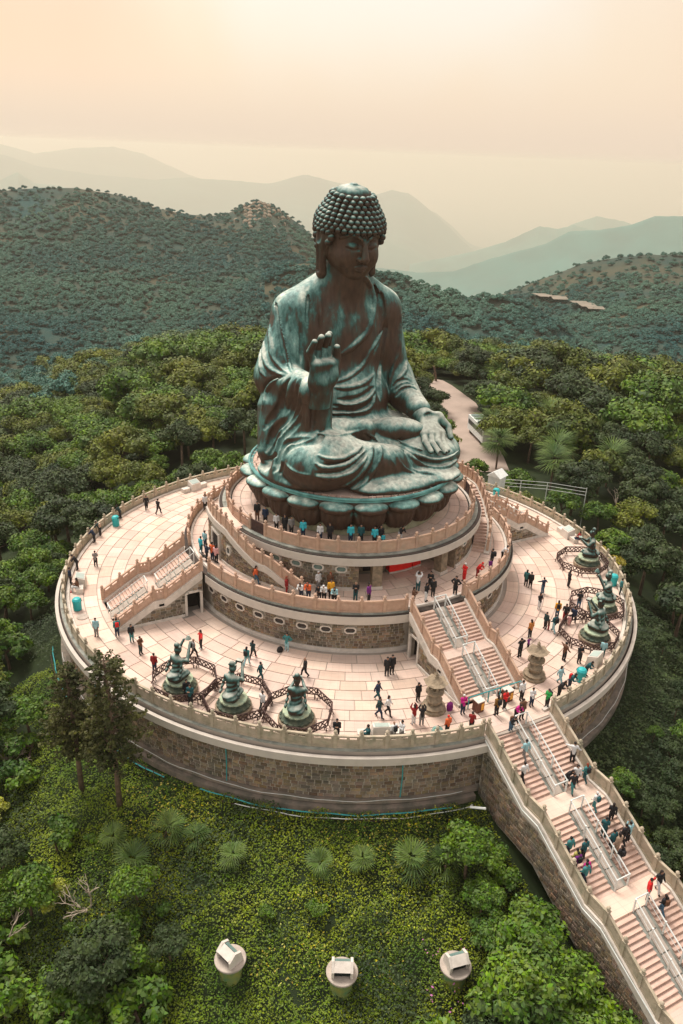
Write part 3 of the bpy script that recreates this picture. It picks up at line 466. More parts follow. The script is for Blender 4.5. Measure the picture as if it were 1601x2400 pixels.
PEOPLE=[(-14.74,20.51,0.0,'person in black suit and white shirt strolling on the rear left deck','blk','blk','h','walk',20,''),
(-13.8,19.03,0.0,'person in dark jacket stepping away from the left outer balustrade','blk','blk','h','walk',150,''),
(-22.68,9.43,0.0,'person in grey shirt and black trousers alone on the left deck','gry','blk','h','phone',190,''),
(-17.92,19.45,0.0,'dark haired person behind the rear left blue bin','dgr','blk','b','lean',120,''),
(-21.69,14.74,0.0,'person in navy coat leaning on the left outer balustrade','nvy','blk','h','lean',120,''),
(-20.83,16.03,0.0,'person in dark green coat with a pale bag at the left outer balustrade','dgr','blk','h','lean',130,'bag'),
(-24.41,9.47,0.0,'person in black coat leaning over the balustrade above the left stone plinth','blk','blk','h','lean',100,''),
(-25.5,6.97,0.0,'person in dark clothes squeezed between the left plinth and balustrade','nvy','blk','h','stand',95,''),
(-25.21,5.27,0.0,'person with red shoes sitting on the left stone plinth','brn','wht','b','sit',-80,'reds'),
(-25.21,-2.82,0.0,'person in light blue shirt behind the conifer at the left','lbl','gry','h','stand',0,''),
(-23.66,-3.53,0.0,'person with red and blue backpack at the foot of the left staircase','tel','nvy','h','stand',180,'packr'),
(-22.77,-4.82,0.0,'long haired person in black top and blue skirt beside the left staircase foot','blk','tel','b','stand',30,''),
(-22.57,-6.89,0.0,'person in brown jacket taking a picture near the left kneeling statue','brn','dgr','h','phone',60,''),
(-22.22,-9.72,0.0,'person in dark red sweater behind the leftmost kneeling statue fence','red2','nvy','h','stand',170,''),
(-18.84,-9.1,0.0,'bald person in grey coat with backpack crossing the lower deck','gry','blk','n','walk',120,'packd'),
(-17.93,-8.15,0.0,'person in bright red coat pointing on the lower deck','red','blk','b','point',-60,''),
(-15.37,-11.86,0.0,'long haired person in teal top and light leggings walking','tel','lbl','b','walk',160,'packd'),
(-14.55,-11.12,0.0,'person in dark jacket with red shoes walking beside the teal leggings','dgr','blk','b','walk',150,'reds'),
(-15.12,-14.17,0.0,'person in dark teal suit striding across the lower deck','tel2','tel2','h','walk',70,''),
(-11.8,-15.15,0.0,'bald person in black jacket striding right on the lower deck','blk','blk','n','walk',-80,''),
(-11.64,-11.34,0.0,'person in teal shirt hands on hips against the curved stone wall','tel','lbl','h','hips',-20,''),
(-16.38,-17.62,0.0,'person in white shirt between two fenced kneeling statues','wht','dgr','h','walk',150,''),
(-20.94,-14.79,0.0,'person in teal jacket squatting place behind leftmost statue fence','tel2','blk','b','phone',-10,''),
(-20.98,-14.04,0.0,'person in black cap beside the leftmost statue fence','blk','blk','h','stand',20,''),
(-12.95,-22.81,0.0,'person in black taking a picture over the front balustrade','blk','blk','h','phone',0,''),
(-11.0,-23.81,0.0,'person in dark teal jacket sitting on the front stone seat','tel2','blk','h','sit',-90,''),
(-9.37,-24.58,0.0,'person with black backpack and white shirt at the front stone seat','wht','gry','n','stand',180,'packd'),
(-8.86,-24.82,0.0,'person in white shirt looking down at the front stone seat','wht','gry','h','phone',-60,''),
(-5.84,-17.7,0.0,'left person of the pair in black near the front doorway','blk','blk','h','stand',0,''),
(-5.38,-17.7,0.0,'right person of the pair in black with teal shoes','blk','blk','h','stand',10,''),
(-8.13,-20.21,0.0,'person in navy jacket and teal trousers on the front deck','nvy','tel2','h','walk',60,''),
(-8.99,-21.92,0.0,'person in dark cape striding on the front deck','dgr','nvy','h','walk',70,''),
(-8.27,-21.99,0.0,'long haired person in white top and dark shorts','wht','skn','b','walk',60,''),
(-5.35,-21.5,0.0,'person in black tee shirt and denim shorts beside the left stone lantern','blk','skn','b','stand',30,''),
(-7.09,-23.63,0.0,'person in dark red shirt and white shorts with arms raised','red2','wht','b','raise',180,''),
(-6.62,-23.97,0.0,'person in black vest and grey shorts with arms raised','blk','gry','b','raise',190,''),
(-5.48,-25.57,0.0,'person with red hat and orange jacket at the front balustrade','org','blk','r','stand',180,''),
(-3.68,-25.99,0.0,'person in dark red jacket shooting a picture by the stair head','red2','blk','h','phone',160,''),
(-3.14,-24.18,0.0,'person in magenta coat and white cap by the lower stair foot','mag','nvy','w','phone',20,''),
(-0.94,-25.38,0.0,'long haired person in mustard brown coat between the donation boxes','mus','blk','b','stand',180,'packd'),
(0.04,-25.07,0.0,'person in red jacket beside the mustard coat','red','blk','h','phone',40,''),
(1.94,-24.73,0.0,'person in white shirt with backpack by the right donation box','wht','blk','h','stand',30,'packw'),
(2.15,-25.64,0.0,'person in white shirt with arms folded near the stair head','wht','nvy','h','phone',20,''),
(3.12,-26.27,0.0,'person in green jacket at the right corner of the stair head','grn','blk','h','phone',-60,'packd'),
(-0.99,-27.14,'s','person in black top and jeans with brown backpack at the stair handrail','blk','jea','h','lean',180,'packb'),
(0.09,-26.35,0.0,'person in magenta top behind the handrail at the stair head','mag','blk','b','lean',30,''),
(0.47,-26.53,0.0,'person in brown jacket holding the handrail at the stair head','brn','blk','b','stand',20,''),
(13.82,-10.84,0.0,'person in teal shirt and black leggings on the right deck','tel','blk','b','stand',150,''),
(13.97,-11.3,0.0,'person in black beside the teal shirt on the right deck','blk','blk','h','stand',160,''),
(14.36,-12.63,0.0,'person in navy jacket walking with arms held out on the right deck','nvy','jea','h','point',180,''),
(12.09,-14.81,0.0,'person in black and brown looking at a handbag on the right deck','blk','skn','b','phone',30,''),
(17.56,-12.68,0.0,'person in dark skirt near the rearmost right statue fence','blk','blk','b','stand',100,''),
(15.69,-16.11,0.0,'person in black tee shirt and dark jeans near the statue fences','blk','jea','h','phone',160,''),
(12.66,-16.58,0.0,'person in yellow jacket on the right deck','yel','jea','b','stand',170,'packd'),
(12.79,-17.44,0.0,'person in black top with dark red trousers','blk','red2','b','walk',-20,''),
(13.24,-18.02,0.0,'adult in dark jacket walking with a child','nvy','blk','h','walk',140,''),
(12.69,-18.11,0.0,'small child in pink beside the adult in dark jacket','pnk','pnk','h','child',140,''),
(10.43,-17.59,0.0,'person in dark green jacket bending on the right deck','dgr','blk','h','stand',-60,''),
(10.68,-18.4,0.0,'person with a large dark backpack and pale jeans','tel2','lbl','h','walk',180,'packd'),
(10.52,-17.9,0.0,'small child in brown beside the large dark backpack','brn','red2','h','child',90,''),
(8.23,-18.15,0.0,'person in orange and brown beyond the right stone lantern','org2','blk','b','stand',180,''),
(6.94,-19.47,0.0,'child in purple jacket behind the right stone lantern','pur','blk','h','childup',30,''),
(5.5,-20.14,0.0,'person in black clothes left of the right stone lantern','blk','blk','h','raise2',180,''),
(8.53,-22.1,0.0,'person in brown shirt gesturing near the front right statue','brn','blk','h','point',120,''),
(9.47,-22.88,0.0,'person in black jacket with white shoes near the front right statue','blk','blk','b','phone',10,''),
(11.89,-23.05,0.0,'person in grey teal vest beside the right stone seat','lbl','tel2','h','stand',160,''),
(25.39,-5.67,0.0,'person in dark red sitting beside the rearmost stone plinth','red2','nvy','b','sit',-90,''),
(6.0,-24.44,0.0,'person in pale blue patterned dress on the right front deck','lbl','lbl','b','walk',40,''),
(8.7,-24.48,0.0,'person in dark teal hoodie between the blue bin and stone seat','tel2','blk','b','lean',-80,''),
(6.27,-25.23,0.0,'person with red backpack leaning on the right front balustrade','tel2','nvy','b','lean',-70,'packr'),
(4.87,-25.63,0.0,'person in black leaning far over the right front balustrade','blk','blk','b','lean',-75,''),
(21.16,-15.87,0.0,'person in teal shirt behind the middle right kneeling statue','tel','dgr','h','stand',60,''),
(-1.16,-29.09,'s','person in pale grey shirt climbing left of the handrail','lbl','gry','h','walk',180,''),
(-2.16,-30.26,'s','person in white shirt and black trousers climbing the left steps','wht','blk','h','walk',180,''),
(2.37,-30.24,'s','person in white sweater touching the right balustrade','wht','blk','h','point',170,''),
(2.48,-31.65,'s','person in teal jacket with dark backpack by the right balustrade','tel','tel2','r2','walk',180,'packd'),
(1.58,-31.57,'s','long haired girl in white blouse and pale skirt','wht','blk','b','walk',0,''),
(0.76,-31.42,'s','person in black coat holding the handrail above the first landing','blk','blk','b','lean',20,''),
(0.48,-32.05,'s','person in black jacket and teal jeans stepping onto the first landing','blk','tel','b','walk',10,''),
(1.35,-33.78,'s','person in white cap and teal backpack just below the first landing','wht','tel','w','walk',180,'packt'),
(2.03,-34.73,'s','person in long black coat near the right balustrade','blk','blk','b','walk',160,''),
(0.18,-35.31,'s','person in teal jacket right of the handrail','tel2','dgr','h','phone',160,''),
(1.94,-36.08,'s','person in black jacket and pink scarf','blk','blk','h','walk',180,''),
(2.54,-36.05,'s','person in light blue top against the right balustrade','lbl','skn','h','raise',180,''),
(0.65,-36.12,'s','person in dark teal coat beside the beige coat','tel2','blk','h','walk',180,''),
(1.1,-36.37,'s','person in beige coat on the middle steps','bei','bei','b','stand',180,''),
(0.81,-36.95,'s','person in black with a black shoulder bag on the right steps','blk','skn','b','walk',180,'packd'),
(-2.91,-35.5,'s','person in teal plaid shirt on the left steps','tel','nvy','h','walk',180,''),
(-1.46,-35.89,'s','person in dark teal shirt close to the handrail','tel2','blk','h','stand',180,''),
(-2.87,-36.17,'s','person in olive yellow top on the left steps','olv','blk','h','walk',180,''),
(-2.43,-36.31,'s','person in violet jacket on the left steps','pur','blk','h','walk',180,'packd'),
(-2.11,-36.85,'s','person in bright magenta hoodie on the left steps','mag','blk','h','walk',180,''),
(-2.85,-37.09,'s','person in plaid shirt and dark cap against the left balustrade','tel','nvy','h','walk',180,''),
(0.42,-39.48,'s','person in red jacket pointing on the second landing','red','gry','h','point',60,''),
(1.89,-39.34,'s','long haired person in black jacket and white trousers on the second landing','blk','wht','b','walk',20,''),
(1.25,-40.42,'s','person with a red brown shoulder bag below the second landing','blk','jea','b','walk',180,'packb'),
(0.6,-42.95,'s','person in dark red at the right edge of the picture','red2','blk','h','walk',180,''),
(-14.79,0.81,3.93,'person in turquoise shirt at the top of the left staircase','trq','tel2','h','stand',140,''),
(-14.06,1.83,3.93,'person in pale turquoise shirt next to the turquoise shirt','lbl','nvy','h','stand',150,''),
(-14.8,-0.85,3.93,'person in navy jacket pushing the stroller on the middle terrace','nvy','blk','h','phone',100,''),
(-14.31,-0.9,3.93,'person in orange and white stripes on the middle terrace','org','nvy','h','stand',150,''),
(-14.16,-1.52,3.93,'person in pale pink top at the middle balustrade','pnk','blk','b','stand',150,''),
(-11.37,9.75,3.93,'long haired person in white top on the rear left walkway','wht','blk','b','stand',0,''),
(-12.33,-6.39,3.93,'person in orange jacket and jeans walking below the curved stairs','org','jea','b','walk',80,'packb'),
(-10.68,-9.02,3.93,'red haired person in red coat at the foot of the curved stairs','red2','red2','r2','stand',90,''),
(-9.84,-10.11,3.93,'dark haired person in white jacket at the middle balustrade','wht','nvy','b','lean',0,''),
(-9.34,-10.45,3.93,'person in orange red jacket leaning on the middle balustrade','org','nvy','r2','lean',0,''),
(-7.98,-9.49,3.93,'person in white cap near the stone wall of the upper terrace','wht','gry','w','stand',40,''),
(-7.18,-10.11,3.93,'person with long red hair in the middle terrace group','brn','blk','r2','stand',-20,''),
(-8.63,-11.0,3.93,'person in dark jacket in the middle terrace group','blk','blk','h','lean',-10,''),
(-8.3,-11.24,3.93,'white haired person in the middle terrace group','wht','blk','w','lean',0,''),
(-7.67,-11.23,3.93,'person in yellow top and black waistcoat','yel','blk','h','stand',10,''),
(-7.67,-11.9,3.93,'person in pale blue coat leaning on the middle balustrade','lbl','blk','b','lean',0,''),
(-5.92,-12.26,3.93,'person in black jacket and teal trousers on the middle terrace','blk','tel2','n','phone',0,''),
(-5.1,-13.04,3.93,'person in purple shirt at the middle balustrade','pur','blk','b','stand',60,''),
(-0.31,-13.02,3.93,'person in white shirt and dark teal trousers raising a camera','wht','tel2','h','raise',150,''),
(0.79,-13.23,3.93,'person in black with a camera before the porch','blk','blk','h','phone',-10,''),
(-2.0,-14.97,3.93,'long haired person in brown coat at the stair head','brn','gry','b','phone',80,''),
(-0.64,-14.77,3.93,'person in black top and white shorts at the stair head','blk','skn','b','phone',60,''),
(0.36,-14.32,3.93,'person in black suit and white shirt at the stair head','blk','blk','h','stand',10,''),
(2.18,-14.94,3.93,'person in dark jacket standing at the right stair post','blk','blk','h','hips',-30,''),
(4.3,-13.27,3.93,'person in red jacket and white cap on the middle terrace','red','red','w','phone',-60,''),
(5.77,-13.2,3.93,'person in bright red leaning on the right middle balustrade','red','red2','r','lean',-60,''),
(8.15,-12.09,3.93,'person in black with backpack on the right walkway','blk','blk','h','stand',-80,'packd'),
(7.66,-12.56,3.93,'child in purple on the right walkway','pur','pur','h','child',0,''),
(9.85,-11.45,3.93,'person in black and white leaning out on the right walkway','wht','blk','h','lean',-80,''),
(-10.22,-1.5,7.39,'person in black top with hands behind the back on the upper terrace','blk','brn','h','stand',0,''),
(-9.88,-2.56,7.39,'person in dark shirt second on the upper terrace','nvy','blk','h','stand',0,''),
(-9.48,-4.06,7.39,'person in white shirt and black trousers at the upper balustrade','wht','blk','h','stand',10,''),
(-9.05,-4.91,7.39,'person in black jacket at the upper balustrade','blk','blk','b','stand',0,''),
(-8.66,-5.4,7.39,'person in grey green shirt at the upper balustrade','gry','blk','h','stand',20,''),
(-8.0,-6.37,7.39,'person in bright turquoise shirt at the upper balustrade','trq','nvy','h','stand',0,''),
(-6.94,-7.51,7.39,'person in white shirt with a pink bag at the upper balustrade','wht','nvy','b','stand',0,''),
(-6.27,-8.02,7.39,'long haired person in black at the upper balustrade','blk','blk','b','stand',-10,''),
(-4.73,-8.87,7.39,'person in blue shirt and dark trousers at the upper balustrade','trq','nvy','h','stand',0,''),
(-3.95,-9.25,7.39,'person in teal plaid at the upper balustrade','tel2','blk','h','stand',0,''),
(-3.0,-9.93,7.39,'large person in light blue shirt at the upper balustrade','trq','blk','h','stand',0,''),
(-2.48,-10.05,7.39,'dark haired person behind the upper balustrade','blk','blk','h','stand',10,''),
(-2.34,-10.26,7.39,'child in light blue at the upper balustrade','trq','nvy','h','child',0,''),
(-0.67,-10.28,7.39,'person in black jacket at the right of the upper balustrade','blk','wht','h','lean',-30,'')]
# ------------------------------------------------------------------ the altar: three round terraces
Z1,Z2,Z3=0.,3.93,7.39
def camdist(x,y,z): return (Vector((x,y,z))-CP).length
def arcstrip(mb,r0,r1,zb,zt,a0,a1,step=2.):
    n=max(1,int(math.ceil(abs(a1-a0)/step)));V=[];F=[]
    for i in range(n+1):
        a=a0+(a1-a0)*i/n
        for r,z in ((r0,zb(a)),(r1,zb(a)),(r1,zt(a)),(r0,zt(a))): V.append(P(r,a,z))
    for i in range(n):
        b=i*4
        for k in range(4): F.append((b+k,b+4+k,b+4+(k+1)%4,b+(k+1)%4))
    F.append((0,1,2,3));F.append((n*4+3,n*4+2,n*4+1,n*4));return mb.add(V,F)
def paving(parent,rings,z,length,limit,skip=lambda r,a:False):
    items=[]
    for k,(r0,r1) in enumerate(rings):
        n=int(round(2*math.pi*(r0+r1)/2/length));da=360/n;g=math.degrees(.03/((r0+r1)/2))
        me=MB().arc(r0+.035,r1-.035,-.05,0,-da/2+g,da/2-g,3).mesh('paving_slab');me.materials.append(M_['slab'])
        for i in range(n):
            a=(i+.5*(k%2))*da
            if a>180: a-=360
            if skip((r0+r1)/2,a): continue
            x,y,_=P((r0+r1)/2,a);items.append((camdist(x,y,z),me,a,(r0+.035,r1-.035,-da/2+g,da/2-g)))
    items.sort(key=lambda t:t[0]);rest=MB()
    for i,(d,me,a,q) in enumerate(items):
        if i<limit: link('paving_slab',me,None,parent,(0,0,z),math.radians(a))
        else: rest.arc(q[0],q[1],z-.05,z,a+q[2],a+q[3],4)
    if rest.v: o=rest.build('far_paving',M_['slab'],parent,kind='stuff')
def stones(r,z0,z1,a0,a1,w=.55,h=.34,skip=lambda a,z:False):
    out=[];rows=max(1,int(round((z1-z0)/h)));h=(z1-z0)/rows
    for k in range(rows):
        a=a0+random.uniform(-1,0)*math.degrees(w/r)
        while a<a1:
            ww=random.uniform(.65,1.45)*w;da=math.degrees(ww/r);z=z0+(k+.5)*h
            if a>=a0-.5 and a+da<=a1+.8 and not skip(a+da/2,z): out.append((r,a+da/2,z,ww-.045,h-.045,random.uniform(.03,.07)))
            a+=da
    return out
def addstone(mb,r,a,z,w,h,d):
    t=math.radians(a);ux,uy=math.cos(t),math.sin(t);nx,ny=math.sin(t),-math.cos(t);V=[]
    for dd,k in ((-.05,1.),(d,.86)):
        for sx,sz in ((-1,-1),(1,-1),(1,1),(-1,1)):
            x=sx*w/2*k;zz=z+sz*h/2*k;V.append((nx*(r+dd)+ux*x,ny*(r+dd)+uy*x,zz))
    mb.add(V,[(4,5,6,7),(0,1,5,4),(1,2,6,5),(2,3,7,6),(3,0,4,7)])
def stone_parts(parent,lst,limit):
    lst.sort(key=lambda s:camdist(*P(s[0],s[1],s[2])));rest=MB();cache={}
    for i,s in enumerate(lst):
        if i<limit:
            key=(round(s[3]*10),round(s[4],3))
            if key not in cache:
                b=MB();addstone(b,s[0],0,0,key[0]/10,s[4],.05);me=b.mesh('stone');me.materials.append(M_['stone']);cache[key]=me
            link('stone',cache[key],None,parent,(0,0,s[2]),math.radians(s[1]))
        else: addstone(rest,*s)
    if rest.v: rest.build('rubble_facing',M_['stone'],parent,kind='stuff')
def planewall(parent,org,dirv,nrm,poly,w=.5,h=.3,name='rubble_facing',hole=None):
    """stones over a flat wall; poly(s)->(zlow,zhigh)"""
    mb=MB();s0,s1,zlo,zhi=poly['s0'],poly['s1'],poly['lo'],poly['hi'];zm=min(zlo(s0),zlo(s1));zM=max(zhi(s0+(s1-s0)*i/20) for i in range(21))
    z=zm+h/2
    while z<zM:
        s=s0+random.random()*w*.5
        while s<s1-.15:
            ww=min(random.uniform(.6,1.4)*w,s1-s);c=s+ww/2
            if z+h/2<min(zhi(s),zhi(s+ww))+.05 and z-h/2>max(zlo(s),zlo(s+ww))-.25 and not (hole and hole[0]-.1<c<hole[1]+.1 and z<hole[2]+.1):
                V=[]
                for dd,k in ((-.03,1.),(random.uniform(.03,.06),.86)):
                    for sx,sz in ((-1,-1),(1,-1),(1,1),(-1,1)):
                        q=c+sx*(ww-.04)/2*k;V.append((org[0]+dirv[0]*q+nrm[0]*dd,org[1]+dirv[1]*q+nrm[1]*dd,z+sz*(h-.04)/2*k))
                mb.add(V,[(4,5,6,7),(0,1,5,4),(1,2,6,5),(2,3,7,6),(3,0,4,7)])
            s+=ww
        z+=h
    if mb.v: fixn(mb.build(name,M_['stone'],parent,kind='stuff'))
def window(parent,r,z,a,w=1.0,h=.62,pane='glass_dark',bars=True):
    t=math.radians(a);fr=MB();oct_=[(-.5,-.22),(-.3,-.5),(.3,-.5),(.5,-.22),(.5,.22),(.3,.5),(-.3,.5),(-.5,.22)]
    V=[];n=8
    for d,k in ((.0,1.),(.16,1.),(.16,.76),(.07,.76)):
        for x,zz in oct_:
            kk=k if k==1 else 1-(1-k)*(1. if True else 1);V.append((x*w*kk,-d,zz*h*(kk if k==1 else .68)))
    F=[]
    for i in range(3):
        for k in range(n): F.append((i*n+k,i*n+(k+1)%n,(i+1)*n+(k+1)%n,(i+1)*n+k))
    fr.add(V,F)
    o=fr.build('window_frame',M_['granite'],parent,loc=P(r,a,z),rz=t)
    p=MB();p.add([(x*w*.8,-.065,zz*h*.72) for x,zz in oct_],[tuple(range(8))]);p.build('pane',M_[pane],o)
    if bars:
        b=MB()
        for i in range(-2,3): b.box(i*w*.14-.012,i*w*.14+.012,-.1,-.075,-h*.34,h*.34)
        b.box(-w*.38,w*.38,-.1,-.08,-.012,.012);b.build('grille',M_['iron'],o)
# --- balustrades
def post_mesh(mat,h=1.1,w=.24):
    b=MB();b.box(-w/2,w/2,-w/2,w/2,0,h);b.box(-w/2-.03,w/2+.03,-w/2-.03,w/2+.03,h,h+.06)
    b.lathe([(.06,h+.06),(.11,h+.1),(.07,h+.15),(.13,h+.22),(.14,h+.3),(.08,h+.38),(.02,h+.42)],8)
    me=b.mesh('post');me.materials.append(mat);return me
def panel_mesh(L,mat,style='slot',drop=0.):
    """one bay along x, sheared down by `drop` from -L/2 to L/2"""
    b=MB();L2=L/2-.11
    def bx(x0,x1,y,z0,z1):
        s=-drop/L;b.hexa([(x0,-y,z0+s*x0),(x1,-y,z0+s*x1),(x1,y,z0+s*x1),(x0,y,z0+s*x0),(x0,-y,z1+s*x0),(x1,-y,z1+s*x1),(x1,y,z1+s*x1),(x0,y,z1+s*x0)])
    bx(-L2,L2,.09,0,.14);bx(-L2,L2,.09,.90,1.04)
    if style=='slot':
        bx(-L2,L2,.05,.14,.70);bx(-L2,-L2+.18,.05,.70,.90);bx(L2-.18,L2,.05,.70,.90);bx(-.10,.10,.05,.70,.90)
        bx(-L2+.15,L2-.15,.062,.24,.60)
    else:
        bx(-L2,L2,.05,.14,.90);bx(-L2+.14,L2-.14,.065,.24,.8)
        for x in (-L2*.5,L2*.5,0): bx(x-.07,x+.07,.075,.62,.70)
    me=b.mesh('panel');me.materials.append(mat);return me
def bal_ring(name,label,r,z,posts,mat,style,cat='balustrade'):
    t=empty(name,label,cat,(0,0,z));pm=post_mesh(mat);cache={}
    for i,a in enumerate(posts):
        link('post',pm,None,t,P(r,a),math.radians(a))
        if i+1<len(posts):
            b=posts[i+1];d=b-a
            if d>15: continue
            k=round(d,2)
            if k not in cache: cache[k]=panel_mesh(2*r*math.sin(math.radians(d/2)),mat,style)
            link('panel',cache[k],None,t,P(r*math.cos(math.radians(d/2)),(a+b)/2),math.radians((a+b)/2))
    return t
def lin(a,b,n): return [a+(b-a)*i/n for i in range(n+1)]
# ---------------- lower terrace
LT=empty('lower_terrace','broad round pale paved lower terrace with a brown rubble retaining wall','terrace')
MB().arc(11.5,27.3,-.5,-.052,-180,180,3,False).build('deck_bed',M_['joint'],LT)
GAP=6.6
rw=(26.45-15.75)/9
paving(LT,[(15.75+rw*i,15.75+rw*(i+1)) for i in range(9)],0,2.05,300,lambda r,a:(abs(abs(a)-90)<math.degrees(2.4/r) and r<23))
b=MB();b.arc(26.46,26.72,-.05,.16,GAP-1,360-GAP+1,2);b.build('kerb',M_['granite'],LT)
MB().arc(26.5,27.28,-.45,.0,GAP+.2,360-GAP-.2,2).build('ledge',M_['ledge'],LT)
MB().arc(26.6,27.45,-.6,-.452,GAP,360-GAP,2).build('gutter',M_['gutter'],LT)
MB().arc(27.46,27.75,-.92,-.30,GAP-.3,360-GAP+.3,2).build('cornice',M_['band'],LT)
MB().arc(26.6,27.46,-.92,-.602,GAP,360-GAP,2).build('cornice_soffit',M_['band'],LT)
MB().arc(26.2,27.0,-6.4,-.6,GAP-.5,360-GAP+.5,2).build('wall_core',M_['mortar'],LT)
stone_parts(LT,stones(27.0,-4.45,-.93,-150,-GAP+.2,.50,.29)+stones(27.0,-4.45,-.93,GAP-.2,120,.50,.29),300)
MB().arc(26.9,27.35,-4.75,-4.45,GAP+.6,360-GAP-.6,2).build('footing_step',M_['footing'],LT)
MB().arc(26.9,27.7,-6.2,-4.85,GAP+1,360-GAP-1,2).build('footing',M_['footing'],LT)
for r,z,mt,a0,a1,rad in ((28.15,-4.95,'teal_pipe',-50,-12,.05),(28.35,-5.15,'white_paint',-44,-9,.035),(28.4,-5.0,'teal_pipe',-100,-56,.05),(27.62,-4.2,'white_paint',-95,-10,.02),(27.62,-4.2,'white_paint',12,70,.02),(28.2,-5.4,'iron',-48,-20,.06)):
    n=int((a1-a0)/2);MB().tube([P(r+.04*math.sin(i*1.7),a0+(a1-a0)*i/n,z+.05*math.sin(i*.9)) for i in range(n+1)],rad,5).build('pipe',M_[mt],LT)
for a in (-46.5,-19.5,-76): MB().tube([P(27.12,a,-.95),P(27.14,a+.1,-2.7),P(27.1,a,-4.8)],.045,5).build('downpipe',M_['teal_pipe'],LT)
MB().tube([P(28.8,-9.5,-4.5),P(29.2,-10.2,-4.2),P(29.9,-8.6,-3.9)],.09,6).build('bent_pipe',M_['white_paint'],LT)
b=MB()
for i in range(26):
    a=-96+i*1.6;b.box(-.02,.02,-.02,.02,0,.7) if False else b.tube([P(28.6,a,-5.4),P(28.6,a,-4.6)],.03,4)
b.tube([P(28.6,-96+i*2,-4.6) for i in range(21)],.03,4);b.build('cable_guard',M_['iron'],LT)
OB=bal_ring('outer_balustrade','long mossy stone balustrade with lotus bud posts circling the lower deck',26.95,0,lin(GAP+.3,360-GAP-.3,91),M_['rail_old'],'slot')
# ---------------- middle terrace
MT=empty('middle_terrace','middle round terrace with brown rubble wall and a row of eight sided windows','terrace')
MB().arc(8.2,15.35,Z2-.45,Z2-.052,-180,180,3,False).build('deck_bed',M_['joint'],MT)
w2=(15.1-12.05)/3
paving(MT,[(12.05+w2*i,12.05+w2*(i+1)) for i in range(3)],Z2,1.9,300)
paving(MT,[(9.1,10.6),(10.6,12.0)],Z2,1.7,300,lambda r,a:abs(a)>26)
WZ=2.12;WA=[27.3+7.48*k for k in range(8)]
skipw=lambda a,z:any(abs(abs(a)-w)<2.1 and abs(z-WZ)<.45 for w in WA)
MB().arc(14.4,15.25,-.05,Z2-.9,-180,180,3,False).build('wall_core',M_['mortar'],MT)
b=MB();L=[]
for a0,a1 in ((-79.6,-10.4),(10.4,79.6),(100,160)): L+=stones(15.25,.3,Z2-.9,a0,a1,.42,.26,skipw)
stone_parts(MT,L,300)
MB().arc(15.2,15.42,-.05,.3,-180,180,2.5,False).build('plinth',M_['granite'],MT)
for s in (-1,1):
    MB().arc(15.2,15.95,Z2-.92,Z2-.20,s*10 if s>0 else -79.6,79.6 if s>0 else -10,2).build('cornice',M_['band'],MT)
    MB().arc(15.2,15.72,Z2-.12,Z2,s*10 if s>0 else -79.6,79.6 if s>0 else -10,2).build('ledge',M_['ledge'],MT)
MB().arc(15.2,15.95,Z2-.92,Z2-.2,100.4,259.6,3).build('rear_cornice',M_['band'],MT)
MB().arc(15.2,15.9,Z2-.2,Z2-.12,-180,180,3,False).build('gutter',M_['gutter'],MT)
MB().arc(15.1,15.3,Z2-.05,Z2+.1,-180,180,3,False).build('kerb',M_['granite'],MT)
for w in WA:
    for s in (-1,1): window(MT,15.25,WZ,s*w)
bal_ring('middle_balustrade','left front stone balustrade of the middle terrace above the eight sided windows',15.5,Z2,lin(-79.6,-10.5,10),M_['rail'],'solid')
bal_ring('middle_balustrade','right front stone balustrade of the middle terrace beside the right walkway',15.5,Z2,lin(10.5,79.6,10),M_['rail'],'slot')
bal_ring('middle_balustrade','rear stone balustrade of the middle terrace behind the lotus seat',15.5,Z2,lin(100.4,259.6,23),M_['rail'],'slot')
# ---------------- upper terrace
UT=empty('upper_terrace','upper round terrace under the lotus seat with a porch and red doors','terrace')
MB().arc(0.5,12.0,Z3-.5,Z3-.052,-180,180,4,False).build('deck_bed',M_['joint'],UT)
w3=(11.5-8.5)/3
paving(UT,[(8.5+w3*i,8.5+w3*(i+1)) for i in range(3)],Z3,1.6,300)
MB().arc(11.2,11.95,Z2-.05,Z3-.85,24.5,335.5,2.5).build('wall_core',M_['mortar'],UT)
UA=[31.4+9.35*k for k in range(4)];skipu=lambda a,z:any(abs(abs(a)-w)<2.7 and abs(z-5.95)<.42 for w in UA)
stone_parts(UT,stones(11.95,Z2+.28,Z3-.87,-63,-24.6,.40,.25,skipu)+stones(11.95,Z2+.28,Z3-.87,24.6,63,.40,.25,skipu),300)
for s in (-1,1):
    a0,a1=(24.5,70) if s>0 else (-70,-24.5)
    MB().arc(11.9,12.12,Z2,Z2+.28,a0,a1,2.5).build('plinth',M_['granite'],UT)
    for k,w in enumerate(UA): window(UT,11.95,5.95,s*w,1.0,.62,'glass',False)
MB().arc(11.2,12.55,Z3-.86,Z3-.18,-180,180,2.5,False).build('cornice',M_['band'],UT)
MB().arc(11.3,12.5,Z3-.18,Z3-.1,-180,180,2.5,False).build('gutter',M_['gutter'],UT)
MB().arc(11.3,12.2,Z3-.1,Z3,-180,180,2.5,False).build('ledge',M_['ledge'],UT)
MB().arc(11.42,11.62,Z3-.05,Z3+.08,-180,180,3,False).build('kerb',M_['granite'],UT)
